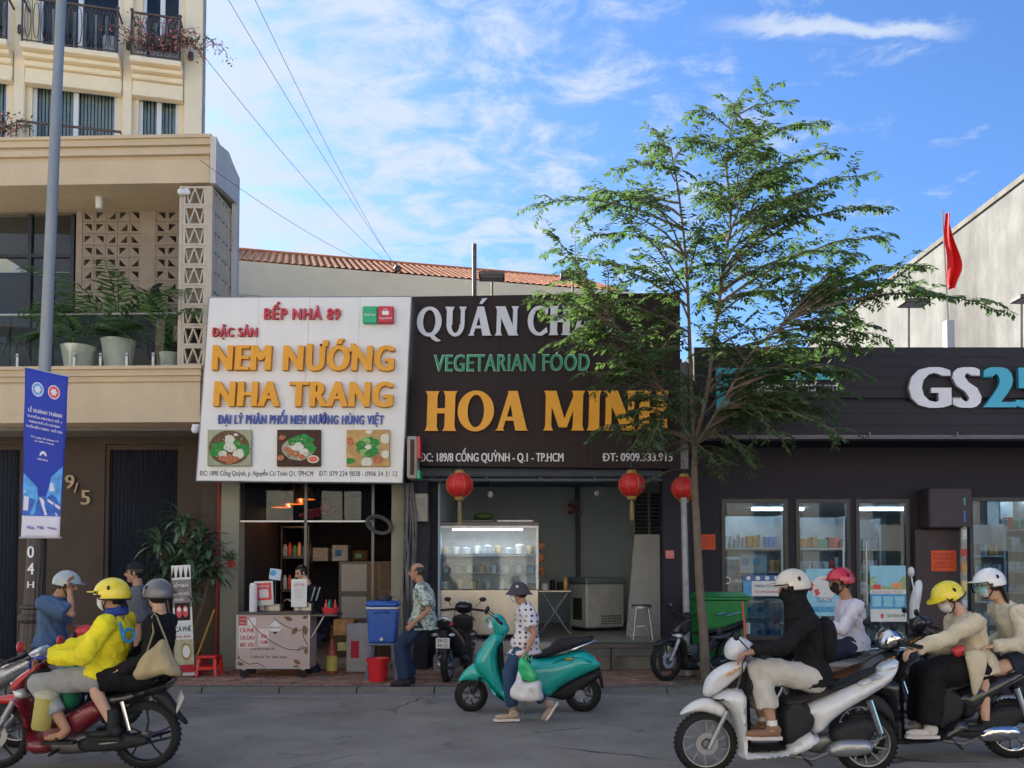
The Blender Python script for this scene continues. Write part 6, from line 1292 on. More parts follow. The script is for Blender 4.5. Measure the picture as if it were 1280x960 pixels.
# lanterns
M_lan = pm('lantern_red', (.52, .015, .02), .45, var=.12, ns=3, bump=0); M_gold = pm('lantern_gold', (.42, .28, .09), .5, .3)
def lantern(px, py, r_, Y, label, tlen):
    c = P(px, py, Y); r_ = r_ / FPX * Y; t = thing('red_lantern', label, 'lantern', tuple(c), 0, 'red lanterns under the brown sign')
    n = 16
    q = MB(); vs = []; m_ = 12; rings_ = 48
    for j in range(m_ + 1):
        a_ = math.pi * (.12 + .76 * j / m_); 
        for k in range(rings_): b_ = 2 * math.pi * k / rings_; rd = r_ * math.sin(a_) * (1 - .045 * abs(math.cos(n * b_ / 2)) ** 6); vs.append((c.x + rd * math.cos(b_), c.y + rd * math.sin(b_), c.z + r_ * .92 * math.cos(a_)))
    q.add(vs, [(j * rings_ + k, (j + 1) * rings_ + k, (j + 1) * rings_ + (k + 1) % rings_, j * rings_ + (k + 1) % rings_) for j in range(m_) for k in range(rings_)]); q.build('shell', M_lan, t, world=True, smooth=60)
    q = MB()
    for k in range(8): b_ = 2 * math.pi * (k + .5) / 8; q.tube([(c.x + 1.005 * r_ * math.sin(a_) * math.cos(b_), c.y + 1.005 * r_ * math.sin(a_) * math.sin(b_), c.z + r_ * .925 * math.cos(a_)) for a_ in [math.pi * (.12 + .76 * j / 10) for j in range(11)]], .004, 4)
    q.build('rib', M_gold, t, world=True)
    for s_ in (1, -1): q = MB(); q.lathe([(r_ * .36, 0), (r_ * .38, s_ * .02), (r_ * .3, s_ * .05), (0, s_ * .05)], (c.x, c.y, c.z + s_ * r_ * .84), 16); q.build('cap', M_gold, t, world=True)
    q = MB(); z0_ = c.z - r_ * .84 - .05
    for k in range(14): b_ = k * .9; q.tube([(c.x, c.y, z0_), (c.x + .02 * math.cos(b_), c.y + .02 * math.sin(b_), z0_ - .06), (c.x + .025 * math.cos(b_), c.y + .025 * math.sin(b_), z0_ - tlen)], .004, 4)
    q.build('tassel', pm('tassel', (.42, .34, .16), .7), t, world=True)
    q = MB(); q.cyl((c.x, c.y, c.z + r_ * .8), (c.x, c.y, c.z + r_ * .8 + .25), .004, n=4); q.tube([(c.x, c.y, c.z + r_ * .8 + .25), (c.x, 13.3, c.z + r_ * .8 + .32)], .006, 4); q.build('hanger', M_wire, t, world=True)
lantern(574.5, 606.5, 17.5, 13.0, 'red lantern with a pale tassel above the glass food cabinet', .36)
lantern(789.5, 606, 17, 13.0, 'red lantern hanging in front of the louvred window', .3)
lantern(855, 610.5, 16.5, 12.9, 'red lantern partly hidden behind the tree trunk', .12)
# thin utility pole right of the pillar
q = MB(); a_, b_ = P(859.5, 830, 12.7), P(854.5, 622, 12.7); a_.z = PZ; q.cyl(a_, b_, .05, .045, n=14); q2 = simple('thin_post', 'pale thin metal post standing just left of the tree trunk', 'post', q, pm('post_pale', (.33, .34, .34), .5, .3, var=.2, dirt=.5))
# ---------------- left side: stool, broom, banner stand, dracaena
c = P(262, 832, 12.6); t = thing('plastic_stool', 'small red plastic stool beside the left cream post', 'stool', (c.x, 12.6, PZ)); q = MB(); q.rbox(-.14, .14, -.14, .14, .25, .29, .015); q.build('seat', M_bkt, t, smooth=0)
for sx in (-1, 1):
    for sy in (-1, 1): q = MB(); q.add([(sx * .09, sy * .09, .25), (sx * .135, sy * .09, .25), (sx * .135, sy * .135, .25), (sx * .09, sy * .135, .25), (sx * .12, sy * .12, 0), (sx * .155, sy * .12, 0), (sx * .155, sy * .155, 0), (sx * .12, sy * .155, 0)], [(0, 1, 5, 4), (1, 2, 6, 5), (2, 3, 7, 6), (3, 0, 4, 7), (4, 5, 6, 7)]); q.build('leg', M_bkt, t, smooth=0, fix=True)
q = MB(); q.box(-.125, .125, -.143, -.13, .10, .14); q.box(-.125, .125, .13, .143, .10, .14); q.build('crossbar', M_bkt, t, smooth=0)
a_, b_ = P(268, 762, 13.2), P(247, 818, 12.7); t = thing('broom', 'broom with a yellow handle leaning by the dark wall near the red stool', 'broom', tuple(b_)); q = MB(); q.cyl(a_, b_, .014, n=8); q.build('handle', pm('handle_yellow', (.6, .42, .08), .5), t, world=True); q = MB(); d_ = (b_ - a_).normalized(); q.tube([b_, b_ + d_ * .05, b_ + d_ * .22], [.02, .05, .10], 10, flat=.4); q.build('brush', pm('bristle', (.3, .2, .08), .9), t, world=True)
# roll-up banner
YBn = 12.5; c0, c1, c2 = P(222, 846, YBn), P(247, 846, YBn), P(219, 707, YBn); t = thing('banner_stand', 'tall narrow cafe banner stand with drink pictures beside the black clad passenger', 'banner', (c0.x, YBn, PZ)); hB = c2.z - PZ; wB = .27; Mx = Matrix.Translation((c0.x - .03, YBn, PZ)) @ Matrix.Rotation(R(-3), 4, 'Y')
q = MB(Mx); q.box(0, wB, 0, .012, .03, hB); q.build('sheet', M_pw, t, world=True, smooth=0)
def br(x0, x1, z0, z1, m, k=0): q = MB(Mx); q.box(x0 * wB, x1 * wB, -.002 - .001 * k, -.0005 - .001 * k, z0 * hB, z1 * hB); q.build('print_panel', m, t, world=True, smooth=0)
br(0, 1, .62, .87, pm('bn_grey', (.22, .2, .2), .5, var=.3, ns=8, bump=0)); br(.1, .9, .50, .66, M_blk, 1); br(0, 1, .05, .33, pm('bn_green', (.42, .42, .26), .5, var=.2, ns=10, bump=0)); br(0, 1, .0, .1, M_redd, 1)
for (ox, oz, rx_, rz_, m_) in ((.33, .58, .15, .055, M_redp), (.66, .58, .15, .055, M_redp), (.33, .60, .1, .02, M_pw), (.66, .60, .1, .02, M_pw), (.62, .22, .28, .08, pm('bn_tan', (.35, .22, .1), .5, bump=0)), (.62, .22, .2, .055, M_pw)):
    q = MB(Mx); q.poly(blob(14, rx_ * wB, rz_ * hB, rnd, .05), (ox * wB, -.004 - (.001 if m_ is M_pw else 0), oz * hB), (1, 0, 0), (0, 0, 1), (0, 1, 0), -.0008, 0); q.build('print', m_, t, world=True, smooth=0, fix=True)
for s_, z_, h_, m_, w_ in (('CÀ PHÊ', .40, .045, M_blk, .84), ('BẾP NHÀ', .80, .03, M_pw, .8), ('CÀ PHÊ MUỐI', .73, .022, M_pw, .8), ('Trà sữa', .68, .025, M_pw, .5), ('TRÀ SỮA', .345, .02, M_ink, .8)): text('lettering', s_, Mx @ V((.08 * wB, -.0035, z_ * hB)), tuple(Mx.to_3x3() @ V((1, 0, 0))), tuple(Mx.to_3x3() @ V((0, 0, 1))), (0, -1, 0), w_ * wB, h_ * hB, .0012, [m_] * 2, t, .02)
q = MB(Mx);
for k in range(4): q.poly([(-.02 + .07 * k, .89 * hB), (.03 + .07 * k, .89 * hB), (.01 + .07 * k, .99 * hB)], (.02, -.002, 0), (1, 0, 0), (0, 0, 1), (0, 1, 0), -.001, 0)
q.build('tree_print', M_blk, t, world=True, smooth=0, fix=True, kind='stuff'); q = MB(Mx); q.rbox(-.03, wB + .03, -.06, .08, 0, .05, .01); q.build('base', M_al, t, world=True, smooth=0)
# dracaena in a tall pot
M_dra = pm('dracaena_leaf', (.09, .15, .085), .38, var=.3, ns=3, bump=0, isl=.4)
c = P(233, 700, 12.9); t = thing('dracaena', 'bushy plant with long drooping dark green leaves in front of the dark shutter', 'plant', (c.x, 12.9, PZ)); rr = random.Random(21)
q = MB(); q.lathe([(0, 0), (.17, 0), (.24, .42), (.26, .42), (.26, .46), (.22, .46), (.21, .4), (0, .4)], (0, 0, 0), 20); q.build('pot', pm('clay_pot', (.16, .08, .05), .8), t)
st = MB(); heads = []
for k, (dx, dy, hz) in enumerate(((-.25, 0, 1.55), (.15, .1, 1.95), (.4, -.1, 1.5), (0, -.2, 1.25), (-.1, .15, 2.2), (.28, .15, 1.7), (-.42, .05, 1.9), (.05, -.1, 1.7))): st.tube([(dx * .1, dy * .1, .4), (dx * .6, dy * .6, .9), (dx, dy, hz)], .02, 6); heads.append(V((dx, dy, hz)))
st.build('trunk', M_wood, t); lv = MB()
for h_ in heads:
    for k in range(42):
        a_ = rr.uniform(0, 6.28); el = rr.uniform(-.1, 1.2); L_ = rr.uniform(.30, .52); d = V((math.cos(a_) * math.cos(el), math.sin(a_) * math.cos(el), math.sin(el))); sd_ = d.cross(V((0, 0, 1))).normalized(); p = h_ + V((0, 0, rr.uniform(-.15, .05))); vs = []; n_ = 6
        for j in range(n_ + 1): s_ = j / n_; w_ = .036 * math.sin(math.pi * min(1, s_ * .9 + .12)) ** .8; vs += [p - sd_ * w_, p + V((0, 0, -.007)), p + sd_ * w_]; p = p + d * L_ / n_; d = (d + V((0, 0, -.27))).normalized()
        lv.add(vs, [f for j in range(n_) for f in ((j * 3, j * 3 + 1, j * 3 + 4, j * 3 + 3), (j * 3 + 1, j * 3 + 2, j * 3 + 5, j * 3 + 4))])
lv.build('foliage', M_dra, t, smooth=60)
# ---------------- green bin
t = thing('wheeled_bin', 'green wheeled rubbish bin standing behind the parked motorbike and the tree', 'bin', (X(897, 13.1), 13.1, PZ)); M_bin = pm('bin_green', (.012, .20, .045), .45, var=.08, ns=3, bump=.05, dirt=.2, dcol=(.03, .12, .04)); wv, hv_ = .36, Z(750, 12.9) - PZ
q = MB(); vs = [(-wv * .85, -.28, .12), (wv * .85, -.28, .12), (wv * .85, .28, .12), (-wv * .85, .28, .12), (-wv, -.36, hv_), (wv, -.36, hv_), (wv, .36, hv_), (-wv, .36, hv_)]; q.add(vs, [(0, 3, 2, 1), (4, 5, 6, 7), (0, 1, 5, 4), (1, 2, 6, 5), (2, 3, 7, 6), (3, 0, 4, 7)]); o_ = q.build('body', M_bin, t, smooth=0); bv = o_.modifiers.new('b', 'BEVEL'); bv.width = .03; bv.segments = 2
q = MB(); q.rbox(-wv - .03, wv + .03, -.40, .40, hv_ + .001, hv_ + .05, .015); q.build('rim', M_bin, t, smooth=0); q = MB(); q.add([(-wv - .02, -.41, hv_ + .052), (wv + .02, -.41, hv_ + .052), (wv + .02, .38, hv_ + .052), (-wv - .02, .38, hv_ + .052), (-wv * .8, -.25, hv_ + .12), (wv * .8, -.25, hv_ + .12), (wv * .8, .3, hv_ + .10), (-wv * .8, .3, hv_ + .10)], [(0, 3, 2, 1), (4, 5, 6, 7), (0, 1, 5, 4), (1, 2, 6, 5), (2, 3, 7, 6), (3, 0, 4, 7)]); q.build('lid', M_bin, t, smooth=0)
for sx in (-1, 1): q = MB(); q.lathe([(0, -.03), (.09, -.03), (.1, -.02), (.1, .02), (.09, .03), (0, .03)], (sx * (wv * .85 + .03), .25, .1), 16, 'X'); q.build('wheel', M_blk, t)
# red cleaning stick right of the bin
q = MB(); a_, b_ = P(934, 826, 12.2), P(928, 752, 12.4); q.cyl(a_, b_, .014, n=8); q.sph(a_, .07, .05, .05, n=8); simple('mop', 'thin red handled mop leaning right of the green bin', 'mop', q, M_redp)
# ---------------- street lamp pole with banner
YL = 11.5; a_, b_ = P(38.5, 850, YL), P(79, -60, YL); a_.z = 0; M_pole = pm('lamp_pole_paint', (.27, .30, .32), .5, .3, var=.08, ns=2, dirt=.2, dcol=(.2, .2, .2))
lp = thing('street_lamp', 'tall grey green street lamp pole with a fluted dark base at the left', 'street lamp', (a_.x, YL, 0)); d_ = (b_ - a_)
def lpz(z): return a_ + d_ * ((z - a_.z) / d_.z)
q = MB(); q.tube([lpz(z) for z in (2.0, 5, 9, 12)], [.082, .073, .062, .05], 18); q.build('pole', M_pole, lp, world=True)
pr = [(.22, 0), (.22, .25), (.19, .3), (.16, .4), (.15, .9), (.19, .95), (.19, 1.0), (.145, 1.03), (.14, 1.08), (.17, 1.1), (.17, 1.13), (.13, 1.15), (.125, 1.25), (.115, 2.0), (.09, 2.04)]
q = MB(); n_ = 32; vs = []
for (r_, h_) in pr:
    c = lpz(h_)
    for k in range(n_): f_ = 1 - (.06 if k % 2 and .4 < h_ < 2.0 else 0); an = 2 * math.pi * k / n_; vs.append((c.x + r_ * f_ * math.cos(an), c.y + r_ * f_ * math.sin(an), h_))
q.add(vs, [(j * n_ + k, j * n_ + (k + 1) % n_, (j + 1) * n_ + (k + 1) % n_, (j + 1) * n_ + k) for j in range(len(pr) - 1) for k in range(n_)]); q.build('fluted_base', pm('base_dark', (.085, .075, .068), .5, .4, dirt=.3), lp, world=True, smooth=0)
for i, (s_, py, cp_) in enumerate((('0', 697, 14), ('4', 718, 14), ('H', 735, 8))): c = P(38.6, py, YL - .13); text('painted_number', s_, (c.x - .045, YL - .135, c.z), (1, 0, 0), (0, 0, 1), (0, -1, 0), .09, cp_ / FPX * YL, .004, [M_white] * 2, lp, .02)
# banner: cloth sheet with printed scene
YBa = YL - .12; b00_, b10_, b01_, b11_ = P(26, 672, YBa), P(75, 672, YBa), P(31.5, 459.5, YBa), P(85.5, 470.5, YBa)
t = thing('street_banner', 'blue vertical street banner with white lettering hanging on the lamp pole', 'banner', tuple((b01_ + b11_) / 2)); nx, ny = 12, 40
def bp(u_, v_, k=0): p = b00_.lerp(b10_, u_).lerp(b01_.lerp(b11_, u_), v_); return p + V((0, -.0015 * k + .018 * math.sin(u_ * 5 + v_ * 4) * (1 - v_) + .012 * math.sin(v_ * 17 + u_ * 2) * .5, 0))
def bsheet(nm, u0, u1, v0, v1, m, k, back=False, pts=None):
    q = MB(); nx_, ny_ = max(2, int(12 * (u1 - u0))), max(2, int(40 * (v1 - v0)))
    if pts:
        loops = pts; tr_ = tessellate_polygon([[V((a__, b__, 0)) for a__, b__ in pts]]); q.add([bp(a__, b__, k) for a__, b__ in pts], [tuple(x_) for x_ in tr_])
    else: q.add([bp(u0 + (u1 - u0) * i / nx_, v0 + (v1 - v0) * j / ny_, k) for j in range(ny_ + 1) for i in range(nx_ + 1)], [(j * (nx_ + 1) + i, j * (nx_ + 1) + i + 1, (j + 1) * (nx_ + 1) + i + 1, (j + 1) * (nx_ + 1) + i) for j in range(ny_) for i in range(nx_)])
    o_ = q.build(nm, m, t, world=True, smooth=180)
    if back: sm_ = o_.modifiers.new('s', 'SOLIDIFY'); sm_.thickness = .002; sm_.offset = -1
M_bn = pm('banner_blue', (.022, .05, .40), .5, var=.06, ns=3, bump=0); M_bn2 = pm('banner_light_blue', (.10, .35, .75), .5, var=.3, ns=9, bump=0); M_bn3 = pm('banner_mid_blue', (.04, .13, .52), .5, var=.3, ns=9, bump=0); M_bnw = pm('banner_white', (.66, .66, .78), .5, var=.03, bump=0)
bsheet('cloth', 0, 1, .13, 1, M_bn, 0, True); bsheet('cloth_hem', 0, 1, 0, .13, M_bnw, 0, True)
bsheet('print', 0, 1, .131, .25, M_bn3, 1)
for pts, m_ in (([(0.02, .25), (.42, .22), (.38, .30), (.02, .38)], M_bn2), ([(.62, .24), (.98, .2), (.98, .44), (.72, .37)], M_bn2), ([(.44, .24), (.5, .24), (.95, .135), (.6, .135)], M_bnw), ([(.36, .24), (.42, .24), (.3, .135), (.2, .135)], M_bn2), ([(.66, .22), (.98, .17), (.98, .19), (.66, .235)], M_bnw), ([(.03, .16), (.15, .16), (.18, .26), (.05, .28)], M_bnw), ([(.7, .28), (.95, .29), (.93, .35), (.7, .33)], M_bnw)): bsheet('print', 0, 0, 0, 0, m_, 2 + (m_ is M_bnw), pts=pts)
for cx_, m_ in ((.31, M_bnw), (.69, M_redp)):
    bsheet('round_emblem', 0, 0, 0, 0, M_bnw, 2, pts=[(cx_ + .14 * math.cos(a_), .885 + .043 * math.sin(a_)) for a_ in [R(15 * i) for i in range(24)]]); bsheet('emblem_print', 0, 0, 0, 0, m_ if m_ is M_redp else M_bn2, 3, pts=[(cx_ + .12 * math.cos(a_), .885 + .036 * math.sin(a_)) for a_ in [R(15 * i) for i in range(24)]]); bsheet('emblem_print', 0, 0, 0, 0, M_bnw, 4, pts=[(cx_ + .09 * math.cos(a_) * (1 - .4 * (i % 2)), .885 + .026 * math.sin(a_) * (1 - .4 * (i % 2))) for i, a_ in enumerate([R(30 * i) for i in range(12)])])
Ub = (b11_ - b01_); Wb = (b01_ - b00_).normalized(); Ubn = Ub.normalized(); wB_ = Ub.length
for s_, v_, h_, a__, b__ in (('LỄ KHÁNH THÀNH', .745, .021, .12, .90), ('TUYẾN METRO SỐ 1', .712, .013, .1, .9), ('THÀNH PHỐ HỒ CHÍ MINH', .682, .012, .14, .86), ('TUYẾN BẾN THÀNH - SUỐI TIÊN', .652, .013, .08, .92), ('Từ ngày 22 tháng 12', .595, .010, .2, .84), ('Ga Bến Thành', .572, .009, .3, .75), ('METRO', .465, .010, .38, .62)): p_ = bp(a__, v_, 0); text('lettering', s_, p_ + V((0, -.022, 0)), tuple(Ubn), tuple(Wb), (0, -1, 0), (b__ - a__) * wB_, h_ * (b01_ - b00_).length, .0015, [M_bnw] * 2, t, .025)
bsheet('arch_emblem', 0, 0, 0, 0, M_bnw, 3, pts=[(.5 + .09 * math.cos(a_), .49 + .03 * math.sin(a_)) for a_ in [R(15 * i) for i in range(13)]] + [(.44, .49), (.5, .505), (.56, .49)])
for s_, a__, b__ in (('VISA', .14, .32), ('MB', .42, .56), ('metro', .7, .9)): text('lettering', s_, bp(a__, .055, 0) + V((0, -.022, 0)), tuple(Ubn), tuple(Wb), (0, -1, 0), (b__ - a__) * wB_, .016 * 2.2, .0015, [M_bn] * 2, t, .02)
q = MB(); q.cyl(b01_ + V((-.02, .006, 0)), b11_ + V((.02, .006, 0)), .012, n=8); q.cyl(b00_ + V((-.02, .006, 0)), b10_ + V((.02, .006, 0)), .012, n=8); q.cyl((b01_ + b11_) / 2, (b01_ + b11_) / 2 + V((0, .12, 0)), .012, n=6); q.build('banner_rod', M_al, t, world=True)
# ================================================================ STREET TREE
def leafm(name, col, tcol, k=.38):
    m = pm(name, col, .42, var=.3, ns=1.5, bump=0, isl=.4); nt = m.node_tree; L = nt.links.new; b = nt.nodes['Principled BSDF']; tr = nd(nt, 'ShaderNodeBsdfTranslucent'); tr.inputs[0].default_value = (*tcol, 1); mx = nd(nt, 'ShaderNodeMixShader'); mx.inputs[0].default_value = k
    L(b.outputs[0], mx.inputs[1]); L(tr.outputs[0], mx.inputs[2]); L(mx.outputs[0], nt.nodes['Material Output'].inputs[0]); return m
M_tl = leafm('tree_leaf', (.065, .115, .045), (.14, .25, .06)); M_bark = pm('bark', (.17, .135, .105), .9, var=.25, ns=5, bump=.6, bs=35, dirt=.4, dcol=(.08, .065, .05))
YT0 = 11.95; tr_ = thing('street_tree', 'slender street tree with feathery leaflets growing from the pavement before the dark store', 'tree', tuple(P(881, 852, YT0) * 1.0)); rt = random.Random(77)
def TT(px, py, dy=0): return P(px, py, YT0 + dy)
tk = [TT(882, 856), TT(880, 800), TT(875, 740), TT(871, 660), TT(868, 600), TT(869, 548)]
q = MB(); q.tube([tuple(p) for p in cr([tuple(p) for p in tk], 4, False)], [.070 - .030 * i / 20 for i in range(21)], 14); q.build('trunk', M_bark, tr_, world=True, smooth=180)
leaders = [[TT(869, 552), TT(884, 490, -.1), TT(892, 425, .1), TT(903, 350, .1), TT(913, 270, .1), TT(908, 200, 0), TT(918, 145, .1)], [TT(868, 552), TT(864, 480, .15), TT(861, 400, .2), TT(857, 320, 0), TT(848, 240, -.1), TT(838, 185, -.1)], [TT(870, 556, -.05), TT(905, 500, -.5), TT(940, 440, -.7), TT(985, 400, -.8)], [TT(868, 556), TT(835, 500, -.45), TT(800, 440, -.6), TT(760, 400, -.7)]]
LD = [[V(p) for p in cr([tuple(a) for a in l], 5, False)] for l in leaders]
for k, l in enumerate(LD): q = MB(); n = len(l); r0 = .030 if k < 2 else .02; q.tube(l, [r0 * (1 - .85 * i / n) + .004 for i in range(n)], 8); q.build('limb', M_bark, tr_, world=True, smooth=180)
tips = [(668, 258, .2), (685, 292, -.5), (700, 325, .6), (662, 378, -.9), (690, 400, -1.1), (715, 350, -.4), (690, 430, -1.0), (745, 470, -1), (770, 205, .3), (745, 235, -.5), (790, 260, .8), (825, 168, .2), (862, 112, .1), (880, 150, -.5), (915, 105, .4), (995, 104, .3), (960, 135, -.4), (1025, 135, .2), (1050, 180, .5), (1085, 213, 0), (1040, 240, -.6), (1110, 262, .3), (1112, 298, -.3), (1070, 320, .8), (1160, 335, -.2), (1165, 368, .4), (1255, 392, -.6), (1120, 350, -.9), (1075, 400, .9), (1078, 440, -.8), (1078, 470, -1.1), (1040, 500, -1), (1010, 520, -.7), (985, 560, -.9), (945, 585, -.6), (905, 600, -.8), (1100, 430, -.4), (700, 370, .5), (730, 300, 1.0), (760, 330, -1.2), (790, 560, -1.0), (815, 500, -1.2), (780, 520, -.9), (1050, 470, .2), (720, 415, -.2), (1000, 260, .9), (940, 180, .8), (800, 230, -.9)]
def inside_crown(): 
    while True:
        x, y = rt.uniform(700, 1090), rt.uniform(150, 520)
        cx_ = 885; t_ = (y - 110) / 400
        half = 40 + 190 * min(1, t_ * 1.5) if y < 480 else 190 - (y - 480) * 1.1
        if abs(x - cx_) < half: return (x, y, rt.uniform(-1.3, 1.2))
tips += [inside_crown() for _ in range(125)] + [(rt.uniform(730, 850), rt.uniform(395, 560), rt.uniform(-1.4, -.2)) for _ in range(13)] + [(rt.uniform(880, 1060), rt.uniform(440, 575), rt.uniform(-1.4, -.3)) for _ in range(4)]
bq = MB(); lv = MB(); nl = 0
def leaves(pts, step=.046, ln=.105):
    global nl
    acc = 0; side = 1
    for i in range(1, len(pts)):
        d = pts[i] - pts[i - 1]; L_ = d.length
        if L_ < 1e-6: continue
        d = d / L_; sd = d.cross(V((0, 0, 1))); sd = sd.normalized() if sd.length > .1 else V((1, 0, 0))
        while acc < L_:
            b = pts[i - 1] + d * acc
            for s in (-1, 1):
                l_ = ln * rt.uniform(.6, 1.25); dr = (sd * s * .8 + d * rt.uniform(.3, .7) + V((0, 0, rt.uniform(-.75, .05)))).normalized(); w_ = (dr.cross(V((rt.uniform(-.4, .4), rt.uniform(-.4, .4), 1)))).normalized() * l_ * .21
                m_ = b + dr * l_ * .5; up_ = V((0, 0, -.004)); lv.v.extend([tuple(b), tuple(m_ + w_), tuple(b + dr * l_), tuple(m_ - w_)]); o = len(lv.v) - 4; lv.f.append((o, o + 1, o + 2, o + 3)); lv.m.append(0); nl += 1
            acc += step
        acc -= L_
for (px, py, dy) in tips:
    if py < 260: py += (260 - py) * .17
    e_ = TT(px, py, dy); best = None
    for l in LD:
        for i, p in enumerate(l):
            c_ = (e_ - p).length + (2.5 if p.z > e_.z + .1 else 0) + .6 * abs((e_.z - p.z) - .45 * math.hypot(e_.x - p.x, e_.y - p.y)) + rt.uniform(0, .25)
            if best is None or c_ < best[0]: best = (c_, p, l[min(i + 1, len(l) - 1)] - p)
    s_ = best[1]; D = (e_ - s_).length; g1 = s_.lerp(e_, .4) + V((0, 0, .16 * D)); g2 = s_.lerp(e_, .78) + V((0, 0, .12 * D)); n = max(6, int(D / .13)); bp_ = []
    for i in range(n + 1):
        t_ = i / n; p = s_ * (1 - t_) ** 3 + g1 * 3 * t_ * (1 - t_) ** 2 + g2 * 3 * t_ * t_ * (1 - t_) + e_ * t_ ** 3; bp_.append(p + V((rt.gauss(0, .008), rt.gauss(0, .008), rt.gauss(0, .008))))
    r0 = .005 + .006 * D; bq.tube(bp_, [r0 * (1 - .85 * i / n) + .002 for i in range(n + 1)], 5, False); k0 = int(n * .3); leaves(bp_[k0:])
    i = max(1, int(n * .22)); side = 1
    while i < n:
        d = (bp_[i] - bp_[i - 1]).normalized(); L_ = rt.uniform(.28, .62) * (1.1 - .5 * i / n); dd = (d * .7 + V((rt.gauss(0, .5), rt.gauss(0, .6), rt.uniform(-.1, .6)))).normalized(); p = bp_[i]; tw = [p]
        for k in range(6): p = p + dd * L_ / 6; tw.append(p); dd = (dd + V((0, 0, -.16))).normalized()
        bq.tube(tw, [.004 - .0004 * k for k in range(7)], 4, False); leaves(tw[1:]); i += 1
# small shoots low on the trunk
for k in range(16):
    p = tk[5].lerp(tk[4], rt.uniform(-.6, .9)); dd = V((rt.uniform(-1, 1), rt.uniform(-.9, .1), rt.uniform(0, .6))).normalized(); tw = [p]; L_ = rt.uniform(.4, 1.0)
    for j in range(8): p = p + dd * L_ / 8; tw.append(p); dd = (dd + V((0, 0, -.12))).normalized()
    bq.tube(tw, .004, 4, False); leaves(tw[4:])
bq.build('branches', M_bark, tr_, world=True, kind='stuff'); lv.build('foliage', M_tl, tr_, world=True, smooth=0, kind='stuff')
# ================================================================ SCOOTERS AND MOTORBIKES   (local frame: x forward, y towards the near side, z up; turned to face left)
M_tyre = pm('tyre', (.018, .018, .019), .75, var=.2, ns=20, bump=.2); M_rimS = pm('alloy_rim', (.34, .35, .37), .35, .7, var=.08); M_rimB = pm('black_rim', (.03, .03, .032), .4, .5)
M_wp = pm('paint_white', (.66, .67, .68), .28, var=.03, ns=3, bump=.01, coat=.6); M_tp = pm('paint_teal', (.012, .42, .36), .30, var=.03, ns=3, bump=.01, coat=.6); M_bp = pm('paint_black', (.014, .015, .018), .3, var=.1, ns=3, bump=.01, coat=.6)
M_rp = pm('paint_red', (.45, .012, .02), .3, var=.05, ns=3, bump=.01, coat=.6); M_mp = pm('paint_maroon', (.16, .01, .02), .35, var=.1, ns=3, bump=.01, coat=.5); M_bpl = pm('black_plastic', (.022, .022, .024), .55, var=.15, ns=8, bump=.15); M_seat = pm('seat_vinyl', (.03, .028, .028), .6, var=.12, ns=6, bump=.25, bs=90)
M_chr = pm('chrome', (.62, .63, .65), .12, 1, var=.03, bump=0); M_eng = pm('engine_metal', (.20, .20, .205), .42, .75, var=.2, ns=12, bump=.2); M_tail = pm('tail_red', (.45, .01, .02), .15, bump=0, coat=.5); M_amb = pm('amber', (.6, .25, .03), .2, bump=0); M_clr = pm('clear_lamp', (.55, .62, .68), .08, .2, bump=0, coat=1); M_pl = pm('plate_white', (.62, .62, .60), .5, bump=0); M_brn = pm('seat_brown', (.17, .075, .04), .5, var=.1, ns=6, bump=.1)
